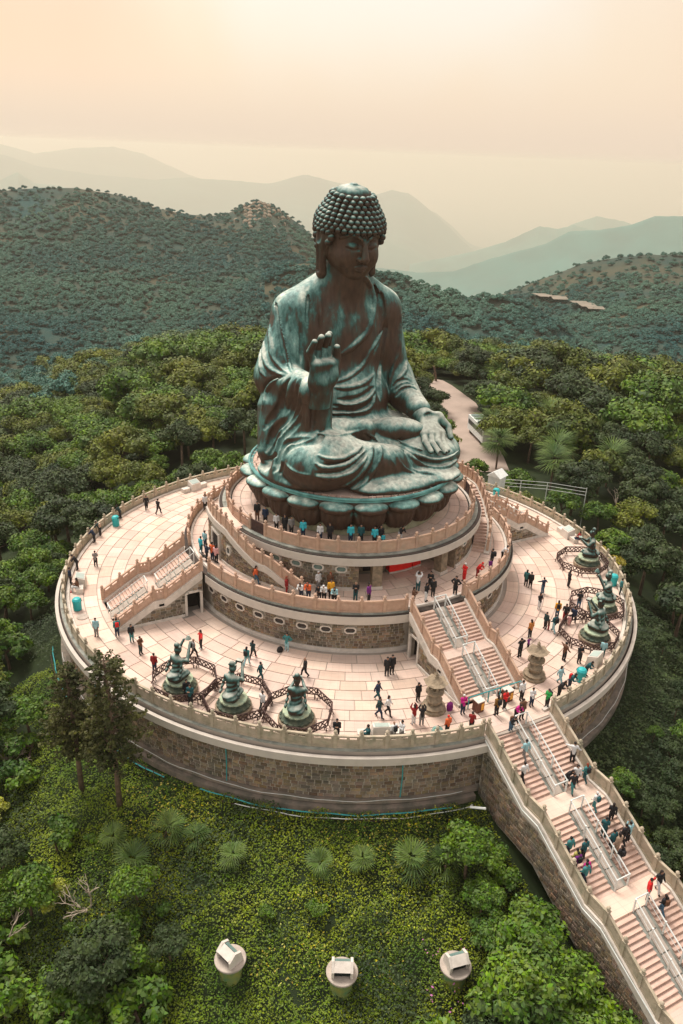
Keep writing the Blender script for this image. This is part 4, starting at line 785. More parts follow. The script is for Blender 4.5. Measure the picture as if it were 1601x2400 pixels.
# porch
MB().arc(8.4,8.8,Z2,Z3-.5,-28,28,3).build('porch_back_wall',M_['lantern'],UT)
MB().arc(8.8,12.0,Z3-.95,Z3-.87,-27,27,3).build('porch_ceiling',M_['band'],UT)
for s in (-1,1):
    a=math.radians(s*25.2);b=MB();b.box(-.35,.35,-1.6,1.6,0,2.6);b.build('porch_side_wall',M_['lantern'],UT,loc=P(10.35,s*26.0,Z2),rz=math.radians(s*26))
    pl=MB();pl.box(-.42,.42,-.42,.42,.0,2.62);q=pl.build('porch_pillar',M_['lantern'],UT,loc=P(11.5,s*16.6,Z2),rz=math.radians(s*16.6))
    pb=MB();pb.box(-.5,.5,-.5,.5,0,.28);pb.build('pillar_foot',M_['granite'],q)
for a0,a1,mt in ((-6,8.4,'red_panel'),(9.0,14.8,'red_panel'),(-20,-9,'dark_in')):
    d=MB().arc(8.8,9.5 if mt=='red_panel' else 8.86,Z2+.15,Z2+2.3,a0,a1,2).build('porch_door',M_[mt],UT)
    if mt=='red_panel': MB().arc(8.8,9.56,Z2-.02,Z2+.15,a0,a1,2).build('door_base',M_['granite'],d)
bal_ring('upper_balustrade','warm stone balustrade circling the upper terrace in front of the lotus petals',11.75,Z3,lin(-66.4,66.4,16),M_['rail'],'solid')
bal_ring('upper_balustrade','rear stone balustrade of the upper terrace behind the lotus seat',11.75,Z3,lin(76,284,25),M_['rail'],'slot')
for s,w_ in ((-1,'left'),(1,'right')):
    g=MB()
    for i in range(9): g.box(-.78+i*.195-.03,-.78+i*.195+.03,-.02,.02,0,1.0)
    g.box(-.8,.8,-.035,.035,.95,1.05);g.box(-.8,.8,-.035,.035,.05,.12);g.box(-.78,.78,-.01,.01,.12,.95)
    o=g.build('iron_gate',M_['iron'],loc=P(11.75,s*71.2,Z3),rz=math.radians(s*71.2));tag(o,f'dark closed gate in the {w_} gap of the upper balustrade','gate')
# ---------------- curved staircases between middle and upper terrace
def curved(s,word):
    T=empty('curved_staircase',f'curved {word} staircase hugging the upper terrace wall','staircase')
    fl=((44,58.5,Z2,5.66),(63.5,80.5,5.66,Z3))
    def zn(a):
        a=abs(a)
        return float(np.interp(a,[44,58.5,63.5,80.5,100],[Z2,5.66,5.66,Z3,Z3]))
    for a0,a1,z0,z1 in fl:
        n=10
        for i in range(n):
            b0=a0+(a1-a0)*i/n;b1=a1 if i==n-1 else a0+(a1-a0)*(i+1)/n+.25
            zt=z0+(z1-z0)*(i+1)/n;MB().arc(12.12,13.3,zt-.45,zt,s*b0,s*b1,2).build('step',M_['step'],T)
    MB().arc(12.12,13.3,5.3,5.66+.004,s*58.5,s*63.5,2).build('landing',M_['slab'],T)
    MB().arc(11.85,13.3,Z3-.4,Z3+.004,s*80.5,s*101,2).build('landing',M_['slab'],T)
    b=MB();arcstrip(b,13.3,13.62,lambda a:Z2-.05,lambda a:max(zn(a)-.25,Z2),s*45,s*103,2);fixn(b.build('wall_core',M_['mortar'],T))
    b=MB();arcstrip(b,13.28,13.8,lambda a:zn(a)-.42,lambda a:zn(a)+.16,s*43,s*102,1.5);fixn(b.build('raking_cornice',M_['band'],T))
    lst=stones(13.62,Z2+.25,Z3-.3,44 if s>0 else -102,102 if s>0 else -44,.4,.25,lambda a,z:z+.2>zn(a)-.42 or 84<abs(a)<95 or (abs(abs(a)-78.5)<2 and abs(z-5.6)<.4))
    mb=MB()
    for q in lst: addstone(mb,*q)
    mb.build('rubble_facing',M_['stone'],T,kind='stuff')
    b=MB();arcstrip(b,13.6,13.74,lambda a:Z2,lambda a:Z2+.25,s*48,s*84,2);fixn(b.build('plinth',M_['granite'],T))
    window(T,13.62,5.6,s*78.5,.62,.85,'glass_dark',False)
    # doorway under the top landing
    f=MB();f.box(-.95,-.75,-.14,.1,0,2.3);f.box(.75,.95,-.14,.1,0,2.3);f.box(-.95,.95,-.14,.1,2.3,2.5)
    d=f.build('door_frame',M_['granite'],T,loc=P(13.62,s*89.5,Z2),rz=math.radians(s*89.5));b=MB();b.box(-.75,.75,-.03,.02,0,2.3);b.build('doorway',M_['dark_in'],d)
    pa=lin(45,101,14);pm=post_mesh(M_['rail'])
    for i,a in enumerate(pa):
        link('post',pm,None,T,P(13.55,s*a,zn(a)+.12),math.radians(s*a))
        if i<len(pa)-1:
            b2=pa[i+1];L=2*13.55*math.sin(math.radians((b2-a)/2));z0,z1=zn(a),zn(b2)
            me=panel_mesh(L,M_['rail'],'solid',-(z1-z0)*s);link('panel',me,None,T,P(13.55,s*(a+b2)/2,(z0+z1)/2+.14),math.radians(s*(a+b2)/2))
    return T
curved(-1,'left');curved(1,'right')
# ---------------- straight staircases
def stair(name,label,az,s_top,z_top,flights,w,ground,mat_rail='rail',style='solid',door=None,slabm='slab',post_gap=1.95,handrail=True,z_deck_top=None,stop=None,hk=1.):
    T=empty(name,label,'staircase',(0,0,0),math.radians(az));prof=[(s_top,z_top)];s,z=s_top,z_top
    for n,run,rise,land in flights:
        for sgn in (-1,1):
            for i in range(n):
                y1=-(s+run*i/n);y0=-(s+run*(i+1)/n)-.03;zt=z-rise*(i+1)/n
                xa,xb=(.62,w) if sgn>0 else (-w,-.62)
                q=MB();q.box(xa,xb,y0,y1,zt-.4,zt);q.box(xa,xb,y0-.02,y0+.05,zt-.045,zt+.002);q.build('step',M_['step'],T)
        # centre ramp laid in slabs between dark channels
        zr=lambda t:z-rise*t/run
        for k in range(4):
            t0,t1=run*k/4+.04,run*(k+1)/4-.04
            MB().hexa([(-.36,-(s+t0),zr(t0)-.3),(.36,-(s+t0),zr(t0)-.3),(.36,-(s+t1),zr(t1)-.3),(-.36,-(s+t1),zr(t1)-.3),(-.36,-(s+t0),zr(t0)-.06),(.36,-(s+t0),zr(t0)-.06),(.36,-(s+t1),zr(t1)-.06),(-.36,-(s+t1),zr(t1)-.06)]).build('ramp_slab',M_['concrete'],T)
        fixn(MB().hexa([(-.63,-s,z-.6),(.63,-s,z-.6),(.63,-(s+run),z-rise-.6),(-.63,-(s+run),z-rise-.6),(-.63,-s,z-.14),(.63,-s,z-.14),(.63,-(s+run),z-rise-.14),(-.63,-(s+run),z-rise-.14)]).build('channel',M_['ledge'],T))
        if handrail:
            hr=MB();zz=lambda t:z-rise*t/run
            for x in (-.55,.55):
                P0=[(x,-(s-.05),z+.95),(x,-(s+run),zz(run)+.95)];hr.tube(P0,.05*hk,6)
                if hk==1: hr.tube([(x,-(s-.05),z+.5),(x,-(s+run),zz(run)+.5)],.02,5)
                for t in (0.,run*.33,run*.66,run): hr.tube([(x,-(s+t),zz(t)-.1),(x,-(s+t),zz(t)+1.0)],.065*hk,6)
            hr.tube([(-.55,-(s-.05),z+.95),(.55,-(s-.05),z+.95)],.05,6);hr.tube([(-.55,-(s+run),zz(run)+.95),(.55,-(s+run),zz(run)+.95)],.05,6)
            fixn(hr.build('handrail',M_['white_paint'],T))
        s+=run;z-=rise;prof.append((s,z))
        if land:
            q=MB();q.box(-w,w,-(s+land),-s-.031,z-.4,z-.004);q.build('landing',M_[slabm],T);s+=land;prof.append((s,z))
    S_=[p[0] for p in prof];Z_=[p[1] for p in prof];zn=lambda t:float(np.interp(t,S_,Z_));send=S_[-1]
    for sgn in (-1,1):
        k=MB()                       # raking kerb and band
        for i in range(len(prof)-1):
            a,b_=prof[i],prof[i+1];x0,x1=sorted((sgn*w,sgn*(w+.5)))
            k.hexa([(x0,-a[0],a[1]-.55),(x1,-a[0],a[1]-.55),(x1,-b_[0],b_[1]-.55),(x0,-b_[0],b_[1]-.55),(x0,-a[0],a[1]+.16),(x1,-a[0],a[1]+.16),(x1,-b_[0],b_[1]+.16),(x0,-b_[0],b_[1]+.16)])
        fixn(k.build('raking_kerb',M_['granite'],T))
        g=MB();n=26;xo=sgn*(w+.42);xi=sgn*(w-.1);hole=door if (door and door[0]==sgn) else None;V=[]
        segs=[]
        ss=sorted(set([s_top+(send-s_top)*i/n for i in range(n+1)]+([hole[1],hole[2]] if hole else [])+S_))
        for i in range(len(ss)-1):
            a,b_=ss[i],ss[i+1];lo=lambda t:ground(t)-.1;za,zb=zn(a)-.5,zn(b_)-.5;la,lb=lo(a),lo(b_)
            if hole and a>=hole[1]-1e-6 and b_<=hole[2]+1e-6: la=lb=ground(a)+hole[3]
            if za<=la and zb<=lb: continue
            za=max(za,la+.01);zb=max(zb,lb+.01)
            x0,x1=sorted((xo,xi));g.hexa([(x0,-a,la),(x1,-a,la),(x1,-b_,lb),(x0,-b_,lb),(x0,-a,za),(x1,-a,za),(x1,-b_,zb),(x0,-b_,zb)])
        fixn(g.build('side_wall',M_['mortar'],T))
        planewall(T,(xo,0),(0,-1),(sgn,0),dict(s0=s_top,s1=send,lo=lambda t:ground(t)+.12,hi=lambda t:zn(t)-.55),.45,.28,hole=(hole[1],hole[2],ground(hole[1])+hole[3]) if hole else None)
        if hole:
            f=MB();sg=xo+sgn*.1;x0,x1=sorted((sg,xo-sgn*.1));z0=ground(hole[1]);s0,s1,hh=hole[1],hole[2],hole[3]
            f.box(x0,x1,-s0-.16,-s0+.05,z0,z0+hh-.25);f.box(x0,x1,-s1-.05,-s1+.16,z0,z0+hh-.25);f.box(x0,x1,-s1+.25,-s0-.25,z0+hh-.1,z0+hh+.1)
            f.hexa([(x0,-s1-.05,z0+hh-.3),(x1,-s1-.05,z0+hh-.3),(x1,-s1+.3,z0+hh-.1),(x0,-s1+.3,z0+hh-.1),(x0,-s1-.05,z0+hh-.12),(x1,-s1-.05,z0+hh-.12),(x1,-s1+.3,z0+hh+.1),(x0,-s1+.3,z0+hh+.1)])
            f.hexa([(x0,-s0-.3,z0+hh-.1),(x1,-s0-.3,z0+hh-.1),(x1,-s0+.05,z0+hh-.3),(x0,-s0+.05,z0+hh-.3),(x0,-s0-.3,z0+hh+.1),(x1,-s0-.3,z0+hh+.1),(x1,-s0+.05,z0+hh-.12),(x0,-s0+.05,z0+hh-.12)])
            d=fixn(f.build('doorway_frame',M_['granite'],T));q=MB();q.box(*sorted((xo-sgn*1.4,xo-sgn*1.35)),-s1,-s0,z0,z0+hh);q.box(*sorted((xo-sgn*.52,xo-sgn*1.4)),-s1-.03,-s1,z0,z0+hh);q.box(*sorted((xo-sgn*.52,xo-sgn*1.4)),-s0,-s0+.03,z0,z0+hh);q.build('passage',M_['dark_in'],d)
        # plinth along the foot
        pb=MB();x0,x1=sorted((xo,xo+sgn*.14));e=send if not stop else stop
        if hole: pb.box(x0,x1,-(e),-(hole[2]+.1),ground(e),ground(e)+.24);pb.build('plinth',M_['granite'],T)
        # balustrade on the kerb
        xp=sgn*(w+.27);pm=post_mesh(M_[mat_rail]);ps=[]
        for i in range(len(prof)-1):
            L=prof[i+1][0]-prof[i][0];m=max(1,int(round(L/post_gap)));ps+=[prof[i][0]+L*j/m for j in range(m)]
        ps.append(send)
        for i,t in enumerate(ps):
            link('post',pm,None,T,(xp,-t,zn(t)+.14),0)
            if i<len(ps)-1:
                t2=ps[i+1];dz=zn(t2)-zn(t)
                me=panel_mesh(t2-t,M_[mat_rail],style,-dz);link('panel',me,None,T,(xp,-(t+t2)/2,(zn(t)+zn(t2))/2+.16),math.radians(-90))
    return T,zn
gl=lambda t:0.0
ST_IN,zin=stair('front_upper_staircase','wide pink staircase rising from the front deck to the middle terrace',0,15.9,Z2,[(12,3.3,1.965,1.0),(12,3.3,1.965,0)],2.45,gl,door=(-1,16.2,17.6,2.3))
ST_L,_=stair('left_side_staircase','left side staircase with white handrails rising to the middle terrace',-90,15.9,Z2,[(12,3.3,1.965,1.0),(12,3.3,1.965,0)],2.35,gl,style='slot',door=(1,16.0,17.5,2.3),hk=.6)
ST_R,_=stair('right_side_staircase','right side staircase partly hidden behind the walkway of the middle terrace',90,15.9,Z2,[(12,3.3,1.965,1.0),(12,3.3,1.965,0)],2.35,gl,style='slot',door=(-1,16.0,17.5,2.3),hk=.6)
FR=2.445
def zout(t):
    return float(np.interp(t,[27,31.75,33.35,38.1,39.7,44.45,46.05,50.8],[0,-FR,-FR,-2*FR,-2*FR,-3*FR,-3*FR,-4*FR]))
ST_OUT,zo=stair('great_staircase','long outer staircase crowded with visitors descending to the lower right',0,27.0,0,[(15,4.75,FR,1.6),(15,4.75,FR,1.6),(15,4.75,FR,1.6),(15,4.75,FR,0)],2.7,lambda t:min(-6,zout(t)-3.6),mat_rail='rail_old',style='solid',post_gap=1.65)
# inner end slab between deck and the great staircase
MB().box(-3.2,3.2,-27.0,-26.2,-.5,-.004).build('stair_head_slab',M_['slab'],ST_OUT)
MB().tube([(-3.28,-27.2,-.1),(-3.28,-31.75,-FR-.1),(-3.28,-33.35,-FR-.1),(-3.28,-38.1,-2*FR-.1),(-3.28,-39.7,-2*FR-.1),(-3.28,-50,-4*FR+.3)],.04,6).build('cable_duct',M_['white_paint'],ST_OUT)
o=MB().tube([(-2.4,-23.85,1.0),(2.5,-23.85,1.0)],.045,8);[o.tube([(x,-23.85,0),(x,-23.85,1.0)],.05,6) for x in (-2.4,-.55,.55,2.5)]
tag(fixn(o.build('barrier_rail',M_['teal_pipe'])),'teal tube barrier across the foot of the front upper staircase','barrier')
for T,x,sgn,t in ((ST_IN,-2.89,-1,20.6),(ST_L,2.79,1,19.6),(ST_R,-2.79,-1,19.6)):
    q=MB();q.box(*sorted((x,x+sgn*.06)),-t-.22,-t+.22,zin(t)-.42,zin(t)-.2);q.build('exit_sign',M_['green_sign'],T)
# ------------------------------------------------------------------ lotus seat
LS=empty('lotus_seat','huge round bronze lotus seat with twenty plump petals','pedestal',(0,0,Z3))
MB().lathe([(8.5,0.),(8.5,.95),(8.3,1.0)],64).build('base_ring',material('mossy_plaster',(.50,.52,.36),(.36,.36,.22),1.2,.85,stain=(.16,.19,.10),sscale=1.3,samt=.7),LS)
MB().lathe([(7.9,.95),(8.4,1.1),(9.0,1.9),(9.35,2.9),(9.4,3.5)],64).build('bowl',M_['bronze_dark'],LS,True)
def petal_sdf(p):
    d=ell(p,(0,-8.75,1.95),(1.5,1.05,1.5),rotx(-14))
    d=smin(d,ell(p,(0,-9.42,3.0),(1.5,1.12,.5)),.25)
    a=np.arctan2(p[0],p[2]+1.6)
    d=d+.035*np.cos(a*46)*np.clip((2.75-p[2])*2,0,1)
    return np.maximum(d,-(p[2]-.75))
hh=.075;ax=grid((-1.8,-10.6,.6),(1.8,-7.5,3.8),hh)
V,F=nets(petal_sdf([ax[0][:,None,None],ax[1][None,:,None],ax[2][None,None,:]]).astype(np.float32),(-1.8,-10.6,.6),hh)
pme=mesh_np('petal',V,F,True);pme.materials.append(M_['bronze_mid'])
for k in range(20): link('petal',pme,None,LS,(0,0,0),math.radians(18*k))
zb=11.05-Z3
MB().lathe([(9.35,zb-.25),(9.4,zb-.02),(9.3,zb)],72).build('platform',M_['slab'],LS)
n=40;MB().tube([P(9.62,360*i/n,zb+.18) for i in range(n)],.13,6,True).build('rim_rail',M_['rim'],LS)
MB().arc(9.3,9.62,zb-.1,zb+.1,-180,180,4,False).build('rim_board',M_['rim'],LS)
sc=MB()
for i in range(60): sc.tube([P(8.5,6*i+1.5,zb+.16),P(9.55,6*i+random.uniform(-.5,2),zb+.22)],.03,4)
sc.build('scaffold_spokes',M_['scaf'],LS)
bm_=MB().arc(-.11,.11,0,.2,0,1) if False else None
bb=MB();bb.box(-.3,.3,-.11,.11,0,.2);bme=bb.mesh('ballast_block');bme.materials.append(M_['step'])
for i in range(84):
    a=360/84*i;link('ballast_block',bme,None,LS,P(8.95+.1*math.sin(i*.9),a,zb),math.radians(a+random.uniform(-4,4)))
o=MB().tube([(math.cos(t/10*6.283)*.42,math.sin(t/10*6.283)*.42,.1) for t in range(10)],.07,5,True).build('hatch_ring',M_['scaf'],LS,loc=P(9.0,-55,zb))
# ------------------------------------------------------------------ the great statue
ST=empty('seated_statue','giant seated weathered bronze statue with curled hair and right palm raised','statue',(0,0,0))
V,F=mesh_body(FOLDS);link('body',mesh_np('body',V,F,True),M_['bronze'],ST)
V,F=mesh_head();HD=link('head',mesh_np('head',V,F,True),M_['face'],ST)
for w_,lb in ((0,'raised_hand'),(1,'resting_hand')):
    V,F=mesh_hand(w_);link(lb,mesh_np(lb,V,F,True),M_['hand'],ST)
bm=bmesh.new();bmesh.ops.create_uvsphere(bm,u_segments=10,v_segments=7,radius=1)
for v in bm.verts:
    if v.co.y<-.55: v.co.y-=.18
cme=bpy.data.meshes.new('hair_curl');bm.to_mesh(cme);bm.free();cme.shade_smooth();cme.materials.append(M_['curl'])
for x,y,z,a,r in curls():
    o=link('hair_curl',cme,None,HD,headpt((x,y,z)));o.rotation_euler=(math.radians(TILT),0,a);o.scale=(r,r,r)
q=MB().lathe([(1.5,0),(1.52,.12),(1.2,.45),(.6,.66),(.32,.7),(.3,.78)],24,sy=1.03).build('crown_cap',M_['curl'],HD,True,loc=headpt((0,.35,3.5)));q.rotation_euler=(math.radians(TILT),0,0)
# ------------------------------------------------------------------ kneeling figures
def kneel(p,v):
    d=ell(p,(0,.25,.35),(.52,.62,.36));d=smin(d,cap(p,(-.25,-.35,.3),(-.25,.5,.25),.24,.2),.15);d=smin(d,cap(p,(.25,-.35,.3),(.25,.5,.25),.24,.2),.15)
    d=smin(d,ell(p,(0,.15,.85),(.36,.30,.5)),.2);d=smin(d,ell(p,(0,.12,1.35),(.44,.27,.36)),.15)
    d=smin(d,cap(p,(0,.1,1.6),(0,.05,1.9),.13),.08);d=smin(d,ell(p,(0,0,2.08),(.22,.25,.28)),.06)
    d=smin(d,ell(p,(0,.08,2.42),(.17,.17,.2)),.06);d=smin(d,cap(p,(-.2,.02,2.3),(.2,.02,2.3),.09),.05)
    hz=(1.55,1.95,2.25)[v]
    for s in (-1,1):
        d=smin(d,cap(p,(s*.4,.1,1.5),(s*.5,-.25,1.15 if v<2 else 1.3),.15,.13),.1);d=smin(d,cap(p,(s*.5,-.25,1.15 if v<2 else 1.3),(s*(.2 if s<0 or v<2 else .35),-.85,hz),.12,.08),.05)
        d=smin(d,cap(p,(s*.45,.15,1.45),(s*.62,.5,.5),.07,.09),.08)
    d=d+.02*np.sin(p[2]*22+p[0]*6)*(p[2]<1.3)
    return np.maximum(d,-p[2])
KN=[]
for v in range(3):
    ax=grid((-.9,-1.2,-.05),(.9,1.1,2.8),.05)
    q=[np.broadcast_to(t,(len(ax[0]),len(ax[1]),len(ax[2]))) for t in (ax[0][:,None,None],ax[1][None,:,None],ax[2][None,None,:])]
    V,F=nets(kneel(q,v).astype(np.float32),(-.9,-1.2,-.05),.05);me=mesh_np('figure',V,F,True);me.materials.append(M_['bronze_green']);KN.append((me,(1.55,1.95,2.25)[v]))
def scallop(mb,r,z,n,pr,ph):
    for k in range(n):
        a=2*math.pi*k/n;c=(r*math.cos(a),r*math.sin(a));V=[];m=5
        for i in range(m):
            t=math.pi*i/(m-1)-math.pi/2
            for j,(dr,dz) in enumerate(((0,-ph),(pr,-ph*.2),(pr*.9,ph*.8),(0,ph))):
                lat=math.sin(t)*r*math.pi/n;rr=r+dr*math.cos(t)
                V.append((rr*math.cos(a)-lat*math.sin(a),rr*math.sin(a)+lat*math.cos(a),z+dz))
        mb.add(V,[(i*4+j,(i+1)*4+j,(i+1)*4+j+1,i*4+j+1) for i in range(m-1) for j in range(3)])
mb=MB();mb.lathe([(1.5,0),(1.52,.45),(1.42,.5)],24);KB=mb.mesh('rock_base');KB.materials.append(M_['lantern'])
mb=MB();mb.lathe([(1.3,.5),(1.35,.62),(1.0,.75),(.95,.95),(1.05,1.2)],24);scallop(mb,1.25,.6,18,.16,.14);KS=mb.mesh('lotus_plinth');KS.materials.append(material('mossy_lotus_stone',(.16,.17,.11),(.05,.08,.06),2,.85,stain=(.03,.05,.04),sscale=2,samt=.7))
mb=MB();mb.lathe([(.95,1.0),(1.05,1.15),(1.12,1.3),(1.0,1.32),(.2,1.33)],24);scallop(mb,1.02,1.2,14,.14,.13);KT=mb.mesh('lotus_rim');KT.materials.append(material('pale_verdigris',(.50,.55,.36),(.32,.42,.30),2.5,.8))
fm=MB();Lf=2.55*2*math.sin(math.radians(22.5))-.06
for z in (.34,.93): fm.tube([(-Lf/2,0,z),(Lf/2,0,z)],.045,5)
for x in (-Lf/2,0,Lf/2): fm.tube([(x,0,.3),(x,0,.95)],.035,5)
for x in (-Lf/2+.15,Lf/2-.15): fm.tube([(x,-.16,0),(x,0,.34),(x,.16,0)],.04,5)
random.seed(5)
for i in range(9):
    for j in range(3):
        x=-Lf/2+.12+i*(Lf-.24)/8+random.uniform(-.03,.03);z=.44+j*.19;a=random.uniform(.4,1.1)*(1 if (i+j)%2 else -1);l=.13
        dx,dz=l*math.cos(a),l*math.sin(a);w_=.035
        fm.hexa([(x-dx-w_*dz/l,-.02,z-dz+w_),(x-dx+w_*dz/l,-.02,z-dz-w_),(x-dx+w_*dz/l,.02,z-dz-w_),(x-dx-w_*dz/l,.02,z-dz+w_),(x+dx-w_*dz/l,-.02,z+dz+w_),(x+dx+w_*dz/l,-.02,z+dz-w_),(x+dx+w_*dz/l,.02,z+dz-w_),(x+dx-w_*dz/l,.02,z+dz+w_)])
FP=fm.mesh('fence_panel');FP.materials.append(M_['iron'])
of=MB();of.box(-.2,.2,-.14,.14,0,.12);OF0=of.mesh('offering');OF0.materials.append(M_['bronze_green'])
of=MB();of.lathe([(.05,0),(.2,.1),(.14,.2),(.05,.34)],10);OF1=of.mesh('offering');OF1.materials.append(M_['bronze_green'])
for a,v,lb in ((-59,2,'leftmost green kneeling bronze figure lifting its offering high'),(-47.8,1,'middle green kneeling bronze figure of the left three holding out a dish'),(-36.5,0,'green kneeling bronze figure nearest the front balustrade seats'),(32.5,1,'green kneeling bronze figure nearest the right stone lantern'),(45,2,'middle green kneeling bronze figure on the right deck, overlapped by its neighbour'),(66,0,'rearmost green kneeling bronze figure on the right deck')):
    t=empty('kneeling_statue',lb,'statue',P(24.6,a),math.radians(a+180),'six kneeling statues offering gifts')
    for nm_,me_ in (('rock_base',KB),('lotus_plinth',KS),('lotus_rim',KT)): link(nm_,me_,None,t).scale=(.9,.9,.8)
    f=link('figure',KN[v][0],None,t,(0,0,1.04),math.radians(random.uniform(-12,12)));f.scale=(1.2,1.2,1.24)
    link('offering',OF0 if v!=2 else OF1,None,f,(0,-.9,KN[v][1]+.03))
    fc=empty('iron_fence',lb.replace('green kneeling bronze figure','rusty openwork fence round the kneeling figure').split(' lifting')[0].split(' holding')[0],'fence',P(24.05,a),math.radians(a),'openwork fences round the kneeling statues')
    for k in range(8):
        b=math.radians(45*k);link('fence_panel',FP,None,fc,(2.36*math.sin(b),-2.36*math.cos(b),0),b)
# ------------------------------------------------------------------ stone lanterns
def lantern(x,y,lb):
    t=empty('stone_lantern',lb,'lantern',(x,y,0),.3,'pair of stone lanterns flanking the front staircase')
    MB().lathe([(.95,0),(.95,.18),(.8,.28),(.88,.42),(.6,.55)],12).build('base',M_['lantern'],t)
    mb=MB().lathe([(.42,.55),(.5,.75),(.62,.95),(.5,1.15),(.36,1.3),(.42,1.45),(.62,1.62),(.66,1.75),(.4,1.8)],12);scallop(mb,.58,1.62,8,.12,.12);scallop(mb,.52,.9,8,.1,.12);mb.build('shaft',M_['lantern'],t)
    mb=MB()
    for k in range(6):
        a=math.pi/3*k;mb.tube([(.38*math.cos(a),.38*math.sin(a),1.8),(.38*math.cos(a),.38*math.sin(a),2.35)],.09,5)
    mb.lathe([(.26,1.8),(.26,2.35)],6);mb.lathe([(.5,1.78),(.5,1.88)],6);mb.lathe([(.48,2.28),(.48,2.38)],6);mb.build('light_chamber',M_['lantern'],t)
    mb=MB();n=6;V=[];R=[(.95,2.5,.12),(.6,2.62,.02),(.3,2.85,0),(.12,3.0,0)]
    for r,z,up in R:
        for k in range(12):
            a=math.pi/6*k;q=(1 if k%2==0 else .86);V.append((r*q*math.cos(a),r*q*math.sin(a),z+(up if k%2==0 else 0)-.08))
    mb.add(V,[(i*12+k,i*12+(k+1)%12,(i+1)*12+(k+1)%12,(i+1)*12+k) for i in range(3) for k in range(12)]+[tuple(range(11,-1,-1))]);mb.build('roof',M_['lantern'],t)
    MB().lathe([(.12,2.85),(.17,2.98),(.09,3.05),(.14,3.15),(.05,3.3),(.01,3.38)],8).build('finial',M_['lantern'],t)
lantern(*P(23.3,-11.9)[:2],'stone lantern with curved roof left of the front staircase')
lantern(*P(23.3,11.9)[:2],'stone lantern with curved roof on the right deck beside the staircase balustrade')
# ------------------------------------------------------------------ small fittings on the deck
def bin_(r,a,lb):
    t=empty('litter_bin',lb,'bin',P(r,a),math.radians(a+180),'turquoise litter bins round the outer balustrade')
    MB().lathe([(.3,0),(.36,.05),(.38,.8),(.4,.84)],16).build('drum',M_['teal_plastic'],t)
    MB().lathe([(.4,.84),(.41,1.0),(.3,1.16),(.1,1.22)],16).build('lid',M_['teal_plastic'],t)
    MB().box(-.17,.17,-.4,-.3,.9,1.06).build('mouth',M_['black'],t)
bin_(25.9,-133.5,'turquoise bin at the rear left balustrade with a person behind it');bin_(25.9,-94.6,'turquoise bin beside a round plate on the left edge of the deck')
bin_(26.0,17.6,'turquoise bin on the right front deck next to the stone seat');bin_(26.1,57,'turquoise bin between the rearmost and middle right kneeling figures');bin_(26.0,108,'turquoise bin on the far right rear deck by the white kiosk')
tag(MB().lathe([(.5,0),(.5,.06),(.3,.08)],16).build('round_plate',M_['concrete'],loc=P(25.7,-91.5)),'round grey plate lying in front of the left turquoise bin','manhole cover')
def plinth(r,a,lb,sides=True):
    t=empty('stone_plinth',lb,'plinth',P(r,a),math.radians(a+180),'stone direction plinths by the outer balustrade')
    b=MB();b.hexa([(-.7,-.5,0),(.7,-.5,0),(.7,.5,0),(-.7,.5,0),(-.62,-.42,.85),(.62,-.42,.85),(.62,.42,1.15),(-.62,.42,1.15)]);b.build('block',M_['granite'],t)
    b=MB();b.hexa([(-.5,-.34,.885),(.5,-.34,.885),(.5,.34,1.125),(-.5,.34,1.125),(-.5,-.34,.91),(.5,-.34,.91),(.5,.34,1.15),(-.5,.34,1.15)]);b.build('plate',material('grey_green_plate',(.42,.50,.44),(.34,.42,.38),2,.4),t)
    if sides:
        for s in (-1,1): b=MB();b.box(s*1.25-.45,s*1.25+.45,-.3,.3,0,.48);b.build('seat',M_['granite'],t)
plinth(25.6,-162,'stone plinth with two seats at the rear left balustrade');plinth(25.5,-104.5,'stone plinth at the left edge with a person seated on it')
plinth(25.75,-22.6,'stone plinth and seats behind the front balustrade',True);plinth(25.75,24.2,'stone plinth beyond the right turquoise bin',False);plinth(25.6,81,'stone plinth behind the rearmost right kneeling figure')
for x,y,lb in ((-1.85,-24.35,'left brown donation box with a yellow panel at the stair foot'),(.95,-24.25,'right brown donation box with a yellow panel near the white shirts')):
    t=empty('donation_box',lb,'donation box',(x,y,0),.05,'donation boxes at the foot of the upper stairs')
    b=MB();b.box(-.32,.32,-.3,.3,0,.95);b.build('cabinet',M_['brown_wood'],t);b=MB();b.box(-.36,.36,-.34,.34,.95,1.02);b.box(-.1,.1,-.02,.02,1.02,1.03);b.build('lid',M_['granite'],t)
    b=MB();b.box(.02,.28,-.32,-.3,.2,.8);b.build('notice',M_['yellow'],t)
# umbrella-like round thing, bags
t=empty('round_tent','green and white rounded bag behind the front balustrade','bag',(-6.35,-25.6,0));MB().lathe([(.42,0),(.5,.4),(.4,.75),(.15,.95)],10).build('shell',material('green_cloth',(.02,.18,.13),(.4,.45,.42),2.5,.7),t);MB().tube([(-.25,0,.8),(0,0,1.1),(.25,0,.8)],.03,5).build('handle',M_['black'],t)
t=empty('backpack','purple bag left at the foot of the stair balustrade','bag',(-3.75,-23.4,0));MB().lathe([(.24,0),(.3,.3),(.24,.6),(.08,.72)],8,sy=.7).build('sack',material('purple_cloth',(.25,.02,.2),(.15,.01,.12),3,.7),t);MB().tube([(-.1,0,.66),(0,0,.82),(.1,0,.66)],.02,5).build('strap',M_['black'],t)
t=empty('backpack','black bag on the deck beside the person with hands on hips','bag',(-12.2,-11.2,0));MB().lathe([(.24,0),(.3,.2),(.2,.42),(.05,.5)],8,sy=.7).build('sack',M_['black'],t);MB().tube([(-.1,0,.42),(0,0,.55),(.1,0,.42)],.02,5).build('strap',M_['iron'],t)
